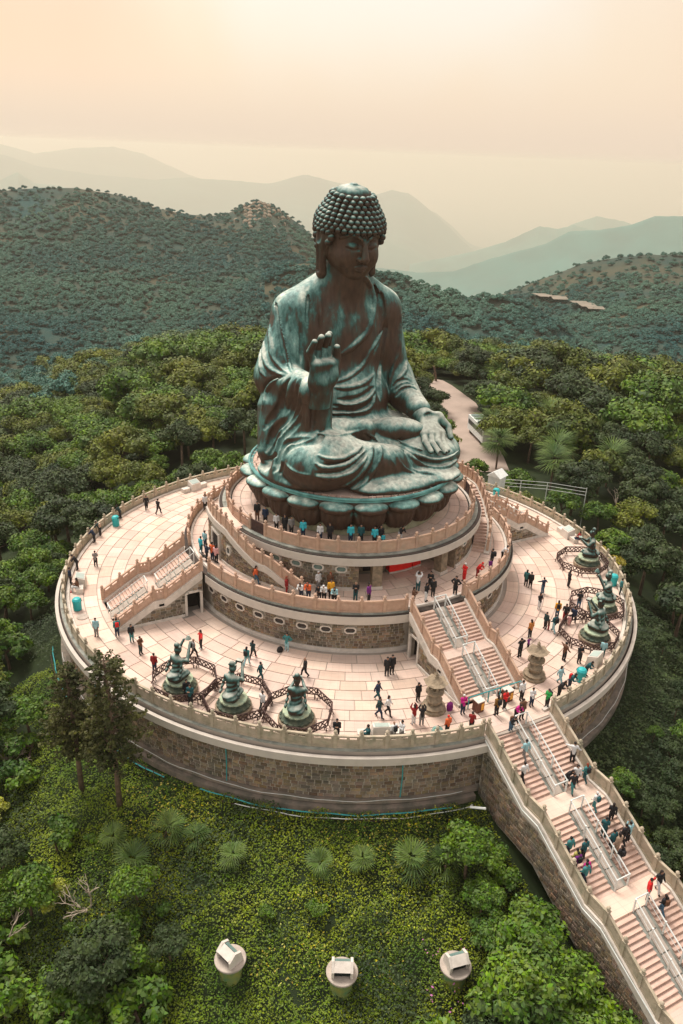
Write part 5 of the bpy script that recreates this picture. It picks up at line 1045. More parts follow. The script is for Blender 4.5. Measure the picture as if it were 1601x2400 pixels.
# pushchair
t=empty('pushchair','black pushchair at the top of the left staircase','pushchair',(-15.05,-.6,Z2),1.2)
b=MB()
for x in (-.22,.22): b.tube([(x,.35,1.0),(x,-.3,.25)],.02,5);b.tube([(x,.3,.1),(x,-.1,.75)],.02,5)
b.tube([(-.22,.35,1.0),(.22,.35,1.0)],.02,5);b.build('frame',M_['black'],t)
MB().hexa([(-.2,-.3,.35),(.2,-.3,.35),(.2,.1,.4),(-.2,.1,.4),(-.2,-.3,.42),(.2,-.3,.42),(.2,.1,.5),(-.2,.1,.5)]).build('seat',M_['black'],t);MB().hexa([(-.2,.05,.45),(.2,.05,.45),(.2,.12,.45),(-.2,.12,.45),(-.2,.2,.95),(.2,.2,.95),(.2,.27,.95),(-.2,.27,.95)]).build('backrest',M_['white_paint'],t)
for x in (-.24,.24):
    for y in (-.28,.28): MB().lathe([(.09,-.02),(.1,0),(.09,.02)],10).build('wheel',M_['black'],t,loc=(x,y,.1)).rotation_euler=(0,math.pi/2,0)
# floodlight pedestals on the slope
for a,rz,lb in ((-38.5,-.55,'left floodlight housing on its round green pedestal, turned aside'),(-27.9,.0,'middle floodlight housing on its round green pedestal'),(-17.1,.12,'right floodlight housing on its round green pedestal')):
    t=empty('floodlight',lb,'floodlight',P(37.7,a,-10.2),math.radians(a+180)+rz,'floodlights on pedestals aimed at the statue')
    MB().lathe([(.62,-.6),(.62,1.95)],24).build('pedestal',M_['green_paint'],t)
    MB().lathe([(.84,1.95),(.86,2.10),(.83,2.13)],28).build('cap',M_['concrete'],t)
    for s in (-1,1): b=MB();b.add([(s*.5-.07,-.45,2.14),(s*.5-.07,.45,2.14),(s*.5-.07,.5,2.7),(s*.5-.07,.1,3.15),(s*.5-.07,-.3,2.95),(s*.5+.07,-.45,2.14),(s*.5+.07,.45,2.14),(s*.5+.07,.5,2.7),(s*.5+.07,.1,3.15),(s*.5+.07,-.3,2.95)],[(0,1,2,3,4),(9,8,7,6,5),(0,5,6,1),(1,6,7,2),(2,7,8,3),(3,8,9,4),(4,9,5,0)]);b.build('side_cheek',M_['granite'],t)
    b=MB();b.hexa([(-.43,.44,2.66),(.43,.44,2.66),(.43,.02,3.0),(-.43,.02,3.0),(-.43,.5,2.74),(.43,.5,2.74),(.43,.06,3.12),(-.43,.06,3.12)]);b.build('lamp_hood',M_['granite'],t)
    b=MB();b.hexa([(-.42,-.42,2.3),(.42,-.42,2.3),(.42,-.3,2.3),(-.42,-.3,2.3),(-.42,-.2,2.95),(.42,-.2,2.95),(.42,.0,3.02),(-.42,.0,3.02)]);b.build('lamp_glass',M_['glass'],t)
    b=MB();b.box(-.43,.43,.22,.26,2.13,2.7);[b.box(-.42,.42,.26,.34,2.22+.12*i,2.25+.12*i) for i in range(4)];b.build('louvre',M_['glass_dark'],t)
    t.scale=(1.15,1.15,1.0)
# kiosk, fences and poles behind
t=empty('white_kiosk','small white kiosk beyond the rear right balustrade','kiosk',P(29.6,112.5,-.6),math.radians(112));b=MB();b.box(-.8,.8,-.8,.8,-5,1.9);b.build('wall',M_['white_paint'],t)
b=MB();b.add([(-1,-1,1.9),(1,-1,1.9),(1,1,1.9),(-1,1,1.9),(0,-1,2.6),(0,1,2.6)],[(0,1,4),(2,3,5),(1,2,5,4),(3,0,4,5),(3,2,1,0)]);b.build('roof',M_['white_paint'],t)
b=MB();b.box(-.35,.35,-.83,-.8,-.4,1.5);b.build('door',M_['glass'],t)
t=empty('pipe_fence','three white rails running off behind the rear right balustrade','fence')
for i in range(3): MB().tube([(*P(29,112,.2+.45*i)[:2],.2+.45*i),(*P(34,104,.0+.45*i)[:2],-.3+.45*i),(*P(38,99,.0+.45*i)[:2],-1.0+.45*i)],.035,5).build('rail',M_['white_paint'],t)
for r,a in ((29,112),(31.5,108),(34,104),(38,99)): MB().tube([P(r,a,-6),P(r,a,1.1-(r-29)*.12)],.045,5).build('post',M_['white_paint'],t)
# ------------------------------------------------------------------ terrain
def sm(a,b,x): t=np.clip((x-a)/(b-a),0,1);return t*t*(3-2*t)
def H(x,y):
    x=np.asarray(x,float);y=np.asarray(y,float);r=np.hypot(x,y);az=np.degrees(np.arctan2(x,-y))
    slope=np.where(r<60,-5.2-.42*np.maximum(r-27.5,0),-18.85-.33*(r-60));slope=np.maximum(slope,-100)
    plat=-6-.2*np.maximum(0,r-95)-.12*np.maximum(0,r-250);plat=np.maximum(plat,-100)
    d=np.abs((az-137+180)%360-180);w=1-sm(28,75,d)
    z=slope*(1-w)+plat*w
    z=z+1.2*np.sin(x*.05+1)*np.cos(y*.043)*sm(45,120,r)
    # ground beside the long stair keeps below its steps
    return z
def proj(x,y,z):
    v=Vector((x,y,z))-CP;f=v.dot(fw)
    if f<1: return None
    return (v.dot(Rt)/f*1867.9+800.5,1200-v.dot(Up)/f*1867.9)
nr,na=90,240;rs=24+(np.linspace(0,1,nr)**1.9)*540;V=[];F=[]
aa=np.linspace(-180,180,na,endpoint=False)
RR,AA=np.meshgrid(rs,np.radians(aa),indexing='ij');X=RR*np.sin(AA);Y=-RR*np.cos(AA);Zt=H(X,Y)
V=np.stack([X,Y,Zt],-1).reshape(-1,3);i,j=np.meshgrid(np.arange(nr-1),np.arange(na),indexing='ij');i=i.ravel();j=j.ravel();j2=(j+1)%na
F=np.stack([i*na+j,i*na+j2,(i+1)*na+j2,(i+1)*na+j],1)
link('hill_ground',mesh_np('hill_ground',V,F,True),M_['soil'],kind='structure')
base=material('valley_floor',(.05,.10,.08),(.03,.07,.06),.01,.95,coord='World')
q=mesh_np('valley_ground',[(-39000,-39000,-1950),(39000,-39000,-1950),(39000,39000,-1950),(-39000,39000,-1950)],[(0,1,2,3)]);link('valley_ground',q,base,kind='structure')
def noise2(x,y,seed,oct=5,f0=1.):
    r=np.random.default_rng(seed);o=np.zeros_like(x);a=1.
    for k in range(oct):
        for _ in range(3):
            th=r.uniform(0,6.28);ph=r.uniform(0,6.28);o+=a*np.sin((x*np.cos(th)+y*np.sin(th))*f0*(2**k)+ph+1.7*np.sin((x*np.sin(th)-y*np.cos(th))*f0*(2**k)*.6+ph*2))/3
        a*=.5
    return o
HP={}
def ridge(name,pts,d,df,db,zb,mat,amp,seed,nf=40):
    az0,az1=pts[0][0],pts[-1][0];n=160
    A=np.linspace(az0,az1,n);el=np.interp(A,[p[0] for p in pts],[p[1] for p in pts])
    T=np.concatenate([np.linspace(-1,0,nf),np.linspace(0,1,10)[1:]])
    A2,T2=np.meshgrid(A,T,indexing='ij');E2=np.repeat(el[:,None],len(T),1)
    D=np.where(T2<0,d+T2*df,d+T2*db);b=np.radians(A2)+hd
    X=CP.x+D*np.sin(b);Y=CP.y+D*np.cos(b);zc=CP.z+d*np.tan(np.radians(E2))
    prof=np.where(T2<0,np.abs(1+T2)**.85*(1-.12*np.sin(math.pi*(1+T2))),1-np.abs(T2)**1.5)
    Z=np.where(T2<0,zb+(zc-zb)*prof,zc+(min(zb,-330)-zc)*np.abs(T2)**1.3)+amp*noise2(X,Y,seed,5,2*math.pi/(df*.9))*np.sin(math.pi*np.clip(1+T2,0,1)*.92)*(T2<0)+amp*.05*noise2(X,Y,seed+1,4,2*math.pi/(df*.06))
    V=np.stack([X,Y,Z],-1);m=len(T)
    i,j=np.meshgrid(np.arange(n-1),np.arange(m-1),indexing='ij');i=i.ravel();j=j.ravel()
    F=np.stack([i*m+j,(i+1)*m+j,(i+1)*m+j+1,i*m+j+1],1)
    link(name,mesh_np(name,V.reshape(-1,3),F,True),mat,kind='structure');HP[seed]=(V,nf)
hm=lambda n,a,b,s:material(n,a,b,s,.95,bump=.8,bscale=s*4,coord='World',detail=9)
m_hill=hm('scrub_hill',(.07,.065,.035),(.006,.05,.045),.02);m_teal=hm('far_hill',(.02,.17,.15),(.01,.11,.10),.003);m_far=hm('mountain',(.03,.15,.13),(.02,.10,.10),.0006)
LH=[(-45,-5.2),(-36,-3.9),(-30,-4.1),(-27,-3.6),(-22.6,-3.0),(-20.0,-2.75),(-17.9,-2.75),(-15.2,-3.15),(-13.1,-3.85),(-10.8,-4.2),(-8.8,-4.2),(-7.8,-3.75),(-7,-3.4),(-6.2,-3.3),(-5.4,-3.5),(-4.7,-3.9),(-3.3,-4.8),(-2.2,-6.1),(-0.5,-7.6),(2,-9),(5,-10)]
ridge('left_hill',LH,850,430,300,-98,m_hill,9,3)
ridge('middle_ridge',[(-6,-7.4),(-2.2,-7.0),(-.2,-7.4),(1.9,-7.6),(4.1,-8.0),(5.6,-8.3),(7.8,-8.9),(9.2,-8.8),(11.3,-8.9),(14,-10),(18,-12)],540,230,160,-96,m_hill,5,5)
ridge('right_hill',[(5,-10.5),(9.0,-9.2),(11.3,-8.1),(13.5,-7.1),(15.6,-6.1),(17.7,-5.6),(19.5,-5.3),(21.6,-5.2),(26,-5.3),(33,-4.6),(40,-5.6)],800,360,260,-92,m_hill,7,7)
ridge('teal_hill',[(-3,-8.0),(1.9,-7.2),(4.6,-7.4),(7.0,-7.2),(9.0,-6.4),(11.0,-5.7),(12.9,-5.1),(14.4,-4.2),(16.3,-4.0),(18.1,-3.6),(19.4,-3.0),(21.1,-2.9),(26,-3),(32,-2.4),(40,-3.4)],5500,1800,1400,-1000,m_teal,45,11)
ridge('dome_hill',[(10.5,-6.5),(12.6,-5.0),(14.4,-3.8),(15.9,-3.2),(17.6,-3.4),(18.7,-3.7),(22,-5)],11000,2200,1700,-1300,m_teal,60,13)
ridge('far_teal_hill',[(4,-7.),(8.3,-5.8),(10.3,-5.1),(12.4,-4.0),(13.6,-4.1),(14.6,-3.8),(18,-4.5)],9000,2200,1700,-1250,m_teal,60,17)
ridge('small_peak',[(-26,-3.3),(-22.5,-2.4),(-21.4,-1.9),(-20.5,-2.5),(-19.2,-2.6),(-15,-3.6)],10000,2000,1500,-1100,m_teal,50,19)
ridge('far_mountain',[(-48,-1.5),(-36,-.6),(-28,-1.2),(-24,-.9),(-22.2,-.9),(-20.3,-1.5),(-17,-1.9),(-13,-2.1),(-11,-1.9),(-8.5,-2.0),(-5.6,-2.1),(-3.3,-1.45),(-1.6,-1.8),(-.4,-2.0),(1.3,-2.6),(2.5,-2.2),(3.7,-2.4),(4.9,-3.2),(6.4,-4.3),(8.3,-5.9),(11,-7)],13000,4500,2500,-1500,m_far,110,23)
ridge('far_mountain',[(-28,-.6),(-22.2,-.35),(-20.3,-.8),(-17.7,-.4),(-15.5,-.25),(-13.7,-.6),(-11.0,-1.7),(-8,-2.6),(-4,-3.2)],16500,4500,2500,-1500,m_far,110,29)
ridge('far_mountain',[(-2,-3.2),(2.5,-2.75),(4.3,-3.0),(5.5,-3.5),(6.7,-4.3),(8.0,-5.4),(10,-6.2)],15500,4500,2500,-1700,m_far,110,31)
# ------------------------------------------------------------------ trees
def leaves(centres,radii,n,size,seed,core=True,squash=.8,up=.35):
    r=np.random.default_rng(seed);k=len(centres);c=np.array(centres);R=np.array(radii)
    w=R**2/np.sum(R**2);idx=r.choice(k,n,p=w)
    d=r.normal(size=(n,3));d[:,2]=np.where(d[:,2]<-.3,-d[:,2]*.6,d[:,2]);d/=np.linalg.norm(d,axis=1)[:,None]
    p=c[idx]+d*(R[idx]*r.uniform(.72,1.08,n))[:,None]*np.array([1,1,squash])
    nn=d+r.normal(size=(n,3))*.55+np.array([0,0,up]);nn/=np.linalg.norm(nn,axis=1)[:,None]
    t=np.cross(nn,r.normal(size=(n,3)));t/=np.linalg.norm(t,axis=1)[:,None];b=np.cross(nn,t)
    s=(size*r.uniform(.6,1.3,n))[:,None]
    V=np.stack([p-t*s,p-b*s*.55,p+t*s,p+b*s*.55],1).reshape(-1,3);F=np.arange(n*4).reshape(-1,4)
    if core:
        ico=bmesh.new();bmesh.ops.create_icosphere(ico,subdivisions=1,radius=1);iv=np.array([v.co[:] for v in ico.verts]);fi=np.array([[v.index for v in f.verts] for f in ico.faces]);ico.free()
        fi=np.concatenate([fi,fi[:,2:3]],1)
        for i in range(k):
            V=np.concatenate([V,c[i]+iv*R[i]*.74*np.array([1,1,squash])]);F=np.concatenate([F,fi+len(V)-len(iv)])
    return V,F
def leafmesh(name,VF,mat):
    V,F=VF;me=bpy.data.meshes.new(name);me.from_pydata(V.tolist(),[],[tuple(dict.fromkeys(f)) for f in F.tolist()]);me.materials.append(mat);return me
def crown_pts(rad,hgt,k,seed,shape='round'):
    r=np.random.default_rng(seed);C=[];R=[]
    for i in range(k):
        a=r.uniform(0,6.28);q=math.sqrt(r.uniform(0,1))
        x,y=q*rad*.78*math.cos(a),q*rad*.78*math.sin(a)
        z=hgt*(.55+.38*math.sqrt(max(0,1-q*q))*r.uniform(.7,1.05)) if shape=='round' else hgt*r.uniform(.25,.95)
        C.append((x,y,z));R.append(rad*r.uniform(.26,.42))
    return C,R
def trunk_mesh(h,r,C,seed,mat,lean=.3,limbs=5):
    q=random.Random(seed);b=MB();top=(q.uniform(-lean,lean),q.uniform(-lean,lean),h*.55);b.tube([(0,0,-.8),(top[0]*.4,top[1]*.3,h*.28),top],r,6,r1=r*.6)
    for c in q.sample(C,min(limbs,len(C))): b.tube([top,((top[0]+c[0])/2+q.uniform(-.2,.2),(top[1]+c[1])/2,(top[2]+c[2])/2+.1),c],r*.45,5,r1=r*.12)
    me=b.mesh('trunk',True);me.materials.append(mat);return me
KIND={}
def mk_kind(k,rad,h,nc,nl,ls,mat,n=3,seed=0,bark='bark',shape='round',lean=.4):
    L=[]
    for i in range(n):
        C,R=crown_pts(rad,h,nc,seed+i,shape);me=leafmesh('crown',leaves(C,R,nl,ls,seed+50+i),M_[mat]);L.append((me,trunk_mesh(h,.14*rad/2,C,seed+i,M_[bark],lean)))
    KIND[k]=L
mk_kind('olive',3.2,6.2,22,2600,.20,'leaf_olive',3,100);mk_kind('mid',2.6,5.0,18,2200,.18,'leaf_mid',3,200);mk_kind('dark',3.0,6.5,20,2400,.2,'leaf_dark',3,300,lean=.2)
mk_kind('lime',1.5,2.6,9,900,.15,'leaf_lime',2,400,bark='bark_pale');mk_kind('bush',1.3,1.7,9,900,.14,'leaf_mid',3,500);mk_kind('tealtree',3.1,5.6,20,2200,.2,'leaf_teal',2,600);mk_kind('gold',1.3,1.9,8,700,.16,'leaf_gold',2,700)
# conifers: tiers of drooping, needle-tufted branches
def conifer(h,rad,seed,tiers=22,per=9):
    r=np.random.default_rng(seed);P_=[];C=[];R=[];b=MB();b.tube([(0,0,-1),(0,0,h*.5),(.1,0,h)],.24,7,r1=.05)
    for t in range(tiers):
        f=t/(tiers-1);z=h*(.35+.63*f);L=rad*(1-.62*f**1.3)*(.8 if f<.1 else 1)
        for i in range(per):
            a=r.uniform(0,6.28);l=L*r.uniform(.6,1.08);dz=.18*l-.12*l*f
            tip=(l*math.cos(a),l*math.sin(a),z+dz+r.uniform(-.2,.2));
            if i%2==0: b.tube([(0,0,z),tip],.05,4,r1=.015)
            for q in (.45,.7,.92): C.append((tip[0]*q,tip[1]*q,z+(tip[2]-z)*q+.06));R.append(.34*(1.05-.35*q)*max(.6,L/rad))
    V,F=leaves(C,R,int(len(C)*15),.13,seed,False,.45,.5);me=leafmesh('crown',(V,F),M_['conifer']);tm=b.mesh('trunk',True);tm.materials.append(M_['bark']);return me,tm
KIND['conifer']=[conifer(13.5,3.1,1),conifer(12,2.7,2)]
# fan palms
def palm(seed,h=.7,nf=17,L=1.5):
    r=np.random.default_rng(seed);V=[];F=[]
    for i in range(nf):
        a=r.uniform(0,6.28);el=r.uniform(.05,1.2);l=L*r.uniform(.8,1.15);q0=r.uniform(.12,.5);cx,cy,cz=l*q0*math.cos(a)*math.cos(el),l*q0*math.sin(a)*math.cos(el),h+l*.5*math.sin(el)
        for j in range(11):
            b_=a+(j-5)*.24;e2=el-.35-.05*abs(j-5);t=(math.cos(b_)*math.cos(e2),math.sin(b_)*math.cos(e2),math.sin(e2));w=.035;px,py=-math.sin(b_)*w,math.cos(b_)*w;k=len(V)
            m=l*.55;V+=[(cx-px*.3,cy-py*.3,cz),(cx+px*.3,cy+py*.3,cz),(cx+t[0]*m+px,cy+t[1]*m+py,cz+t[2]*m),(cx+t[0]*m-px,cy+t[1]*m-py,cz+t[2]*m),(cx+t[0]*m*1.5,cy+t[1]*m*1.5,cz+t[2]*m*1.4-.14)]
            F+=[(k,k+1,k+2,k+3),(k+3,k+2,k+4)]
    me=bpy.data.meshes.new('fronds');me.from_pydata(V,[],F);me.materials.append(M_['palm'])
    b=MB();b.tube([(0,0,-.4),(0,0,h)],.1,6);tm=b.mesh('trunk');tm.materials.append(M_['bark']);return me,tm
PALM=[palm(i) for i in range(3)];PALMB=[palm(10+i,2.8,34,2.0) for i in range(2)]
def bare(seed,h=2.6,spread=1.6):
    q=random.Random(seed);b=MB()
    def br(p,d,l,r,n):
        e=(p[0]+d[0]*l,p[1]+d[1]*l,p[2]+d[2]*l);m=((p[0]+e[0])/2+q.uniform(-.1,.1)*l,(p[1]+e[1])/2+q.uniform(-.1,.1)*l,(p[2]+e[2])/2);b.tube([p,m,e],r,5,r1=r*.6)
        if n:
            for _ in range(3 if n>1 else 2):
                v=Vector((d[0]+q.uniform(-.8,.8),d[1]+q.uniform(-.8,.8),d[2]+q.uniform(-.35,.4))).normalized();br(e,v,l*q.uniform(.55,.8),r*.6,n-1)
    for _ in range(3): br((0,0,-.2),Vector((q.uniform(-.6,.6),q.uniform(-.6,.6),.9)).normalized(),h*.4,.07,3)
    me=b.mesh('branches');me.materials.append(M_['bark_pale']);return me
BARE=[bare(i) for i in range(4)]
CNT={}
def put_tree(kind,x,y,sc,lb,grp,name='broadleaf_tree',cat='tree',z=None,rz=None):
    L=KIND[kind];me,tm=L[random.randrange(len(L))];t=empty(name,lb,cat,(x,y,float(H(x,y)) if z is None else z),random.uniform(0,6.28) if rz is None else rz,grp);t.scale=(sc,sc,sc*random.uniform(.9,1.1))
    link('crown',me,None,t);link('trunk',tm,None,t);return t
occ=[(47.5,40.5,6),(43.5,33,4.5),(40.5,27.5,3.5),(51,50,4)]
ORD=['first','second','third','fourth','fifth','sixth','seventh','eighth','ninth','tenth']
def free(x,y,r):
    for a,b_,c in occ:
        if (a-x)**2+(b_-y)**2<((r+c)*.72)**2: return False
    return True
random.seed(21)
# named trees close to the terraces
for x,y,s,lb in ((*P(31.2,-59.5)[:2],1.0,'tall dark conifer overlapping the left front balustrade, right one of the pair'),(*P(31.6,-66.5)[:2],.98,'tall dark conifer overlapping the left front balustrade, left one of the pair'),(*P(35.5,-104)[:2],1.12,'broad dark conifer left of the terraces'),(*P(41,-118)[:2],1.0,'dark conifer behind the broad conifer at the left')):
    put_tree('conifer',x,y,s,lb,'dark conifers left of the terraces','conifer');occ.append((x,y,2.4))
for pi_,(r,a) in enumerate(((33,-57),(34,-53.5),(31.6,-51.5),(31.3,-46.8),(31.7,-41.4),(31.2,-30.3),(31.1,-25.5),(31.4,-19.8),(31.9,-15.2))):
    x,y,_=P(r,a);me,tm=PALM[random.randrange(3)];t=empty('fan_palm',f'low fan palm, {ORD[pi_]} from the left in the row below the retaining wall','palm',(x,y,float(H(x,y))),random.uniform(0,6),'fan palms below the wall');link('fronds',me,None,t);link('trunk',tm,None,t);q_=random.uniform(.65,1.0);t.scale=(q_,q_,q_*1.1);t.rotation_euler=(random.uniform(-.35,.35),random.uniform(-.35,.35),random.uniform(0,6));occ.append((x,y,1.0))
for qi_,(x,y) in enumerate(((43,18),(47,22),(52,16),(41,28),(60,26),(58,36),(46,36),(66,60),(70,52))):
    me,tm=PALMB[random.randrange(2)];t=empty('fan_palm',f'tall fan palm in the woods right of the terraces, {ORD[qi_]} going back from the balustrade','palm',(x,y,float(H(x,y))),random.uniform(0,6),'tall palms in the right woods');link('fronds',me,None,t);link('trunk',tm,None,t);t.scale=(1.5,1.5,1.5);occ.append((x,y,2.5))
bt=[(-37.5,-13.5,1.3,'bare twisted branches among the bushes at the lower left'),(-35.5,-20.5,1.3,'long pale bare branches above the lower left shrubs'),(-30.5,-21.5,1.1,'small pale dead branches right of the long pale branches'),(-34,-7,1.2,'pale forked trunk among the left bushes'),(8.5,-38.5,1.5,'spiky bare shrub beside the great staircase'),(-7.5,-37.8,1.0,'dry bare branches at the foot of the stair wall'),(47,8,1.9,'pale dead tree right of the balustrade'),(50,12,1.3,'pale forked dead sapling in the right woods')]
for i,(x,y,s,lb) in enumerate(bt):
    o=link('bare_tree',BARE[i%4],None,None,(x,y,float(H(x,y))+.4),random.uniform(0,6));o.scale=(s,s,s);tag(o,lb,'bare tree');occ.append((x,y,.6))
for r,a,lb in ((29.5,104,'yellow flowering bush beyond the rear right balustrade'),(29.3,96,'yellow flowering bush right of the rear one'),(29.6,88,'yellow bush behind the stone plinth on the right'),(29.2,80,'yellow bush behind the rearmost right kneeling figure'),(29.5,74,'yellow bush near the right edge of the deck')):
    x,y,_=P(r,a);t=put_tree('gold',x,y,1.05,lb,'yellow bushes beyond the right balustrade','bush','bush',z=-3.2);occ.append((x,y,1.3))
cand=[]
def region(x,y,u,v,z):
    r=math.hypot(x,y);az=math.degrees(math.atan2(x,-y))
    if r<31.8: return None
    if y<-24 and abs(x)<7.2: return None
    if y<0 and -6>x>-8.5 and y<-27: return ('bush',.8)
    if -48<az<-4 and r<46: return None
    if -66<az<=-48 and r<46: return random.choice([('bush',1.2),('mid',.55),('bush',.9),('lime',.8),('mid',.45)]) if r>34 else ('bush',.7)
    d=(Vector((x,y,z))-CP).length
    if az<-35 and r>=38 and az>-100: return random.choice([('mid',.85),('mid',1.),('dark',.8),('mid',.7),('bush',1.3)])
    if -130<az<=-66: return random.choice([('dark',1.),('mid',1.05),('mid',.9),('olive',.9)])
    if 0<az<62: return random.choice([('dark',.9),('dark',.75),('mid',.65),('dark',1.)])
    if 62<=az<110: return random.choice([('dark',1.1),('olive',1.),('mid',1.),('dark',.9)])
    if az>=110: return random.choice([('olive',1.3),('olive',1.65),('dark',1.2),('olive',1.0),('mid',1.1),('mid',.8)])
    return random.choice([('olive',1.1),('olive',1.5),('dark',1.2),('mid',1.1),('mid',.8)])
road=[(38,28),(46,42),(54.5,59),(57,72),(50,86),(36,98),(20,110)]
def roadd(x,y):
    m=1e9
    for i in range(len(road)-1):
        a=Vector(road[i]);b_=Vector(road[i+1]);p=Vector((x,y));t=max(0,min(1,(p-a).dot(b_-a)/(b_-a).length_squared));m=min(m,(p-(a+(b_-a)*t)).length)
    return m
far=[]
step=4.4;gx=np.arange(-150,260,step)
for X0 in gx:
    for Y0 in np.arange(-60,400,step):
        x=X0+random.uniform(-1.6,1.6);y=Y0+random.uniform(-1.6,1.6);r=math.hypot(x,y)
        if r>420 or r<31.8: continue
        z=float(H(x,y));p=proj(x,y,z+3)
        if p is None or not(-420<p[0]<2000 and p[1]<2560): continue
        if roadd(x,y)<(4.2): continue
        g=region(x,y,p[0],p[1],z)
        if g is None: continue
        d=(Vector((x,y,z))-CP).length
        cand.append((d,x,y,z,g))
cand.sort(key=lambda t:t[0]);nt_=0
def where(x,y):
    CU=['at the left picture edge','left of the terraces','below the left deck','left of centre','right of centre','below the right deck','right of the stairs','at the right picture edge']
    U_=proj(x,y,float(H(x,y))+2);cu=CU[max(0,min(7,int(U_[0]/200)))]
    v=U_[1];cv=['level with the lap','level with the lotus seat','level with the upper terraces','level with the lowest deck','level with the deck wall','just below the deck wall','above the floodlights','level with the floodlights','in the bottom row'][sum(v>t for t in (960,1130,1330,1600,1780,1930,2080,2260))]
    return cu+', '+cv
WORD={'lime':'lime yellow leafy','mid':'mid green leafy','dark':'dark green dense','olive':'olive green rounded','bush':'low green bushy'}
for d,x,y,z,(k,s) in cand:
    rad={'mid':2.6,'dark':3.0,'olive':3.2,'bush':1.4,'lime':1.5}[k]*s
    az=math.degrees(math.atan2(x,-y));r=math.hypot(x,y)
    if nt_<200:
        if not free(x,y,rad*.85): continue
        occ.append((x,y,rad*.85))
        # keep crowns below the deck edge in front and beside it
        h={'mid':5.2,'dark':6.8,'olive':6.5,'bush':1.9,'lime':2.6}[k]*s;lim=-2.2 if (az<0 and az>-100) else (-4.5 if 0<az<60 else -.6)
        if r<40 and z+h>lim: s*=max(.35,(lim-z)/h)
        U_=proj(x,y,z+3);cu=['at the left edge of the picture','in the left quarter of the picture','just left of the picture centre','just right of the picture centre','in the right quarter of the picture','at the right edge of the picture'][max(0,min(5,int(U_[0]/267)))];cv=['above lap height','level with the lotus seat','level with the upper terraces','level with the lowest deck','below the deck wall','at the bottom'][0 if U_[1]<960 else 1 if U_[1]<1130 else 2 if U_[1]<1330 else 3 if U_[1]<1650 else 4 if U_[1]<2000 else 5]
        pl='at the lower left below the terraces' if (az<-30 and az>-100 and r<80) else ('in the dark thicket right of the great staircase' if 0<az<62 else ('in the woods right of the terraces' if 62<=az<150 else 'in the woods left of the terraces'))
        put_tree(k,x,y,s,f'{WORD[k]} tree '+where(x,y),f'{WORD[k]} trees {pl}','broadleaf_tree' if k not in('bush','lime') else 'bush','tree' if k not in('bush','lime') else 'bush');nt_+=1
    else: far.append((x,y,z,s,k))
# the rest of the wood, and the woods of the hills: points that carry whole trees
def inst_tpl(k,i,mat,nl,ls):
    C,R=crown_pts(3.2,5.2,16,900+i);me=leafmesh('forest_crown',leaves(C,R,nl,ls,950+i,True,.8,.5),M_[mat]);o=bpy.data.objects.new('forest_crown',me);return o
def coll(name,objs):
    c=bpy.data.collections.new(name)
    for o in objs: c.objects.link(o)
    return c
c_near=coll('near_wood_kinds',[inst_tpl('o',0,'leaf_olive',2400,.19),inst_tpl('o',1,'leaf_olive',2400,.19),inst_tpl('o',2,'leaf_dark',2400,.19),inst_tpl('o',3,'leaf_mid',2400,.19)])
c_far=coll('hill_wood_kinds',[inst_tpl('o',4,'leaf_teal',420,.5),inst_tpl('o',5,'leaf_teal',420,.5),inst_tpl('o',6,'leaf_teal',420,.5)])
def forest(name,pts,scales,c,label,lo=.75,hi=1.25):
    me=bpy.data.meshes.new(name);me.from_pydata([tuple(p) for p in pts],[],[]);at=me.attributes.new('sc','FLOAT','POINT');at.data.foreach_set('value',np.array(scales,np.float32))
    o=link(name,me,kind='stuff');tag(o,label,'forest')
    g=bpy.data.node_groups.new(name,'GeometryNodeTree');g.interface.new_socket('Geometry',in_out='INPUT',socket_type='NodeSocketGeometry');g.interface.new_socket('Geometry',in_out='OUTPUT',socket_type='NodeSocketGeometry')
    gi=N(g,'NodeGroupInput');go=N(g,'NodeGroupOutput');ip=N(g,'GeometryNodeInstanceOnPoints');ci=N(g,'GeometryNodeCollectionInfo');ci.inputs[0].default_value=c;ci.inputs['Separate Children'].default_value=True;ci.inputs['Reset Children'].default_value=True
    ip.inputs['Pick Instance'].default_value=True
    rv=N(g,'FunctionNodeRandomValue',data_type='FLOAT_VECTOR');rv.inputs[0].default_value=(0,0,0);rv.inputs[1].default_value=(.15,.15,6.28)
    na_=N(g,'GeometryNodeInputNamedAttribute',data_type='FLOAT');na_.inputs[0].default_value='sc'
    g.links.new(gi.outputs[0],ip.inputs['Points']);g.links.new(ci.outputs[0],ip.inputs['Instance']);g.links.new(rv.outputs[0],ip.inputs['Rotation']);g.links.new(na_.outputs[0],ip.inputs['Scale'])
    g.links.new(ip.outputs[0],go.inputs[0]);md=o.modifiers.new('trees','NODES');md.node_group=g;return o
c_mid=coll('valley_wood_kinds',[inst_tpl('o',7,'leaf_blend',1500,.24),inst_tpl('o',8,'leaf_blend',1500,.24),inst_tpl('o',9,'leaf_teal',1500,.24),inst_tpl('o',10,'leaf_olive',1500,.24)])
dd=lambda a:(Vector((a[0],a[1],a[2]))-CP).length+random.gauss(0,22)
fn_=[a for a in far if dd(a)<235];fm_=[a for a in far if dd(a)>=225]
forest('near_wood',[(a[0],a[1],a[2]-.6) for a in fn_],[a[3]*random.uniform(.7,1.3) for a in fn_],c_near,'olive and dark green wood covering the slopes round the terraces')
forest('valley_wood',[(a[0],a[1],a[2]-.6) for a in fm_],[a[3]*random.uniform(.65,1.2) for a in fm_],c_mid,'blue green wood filling the valley before the hills')
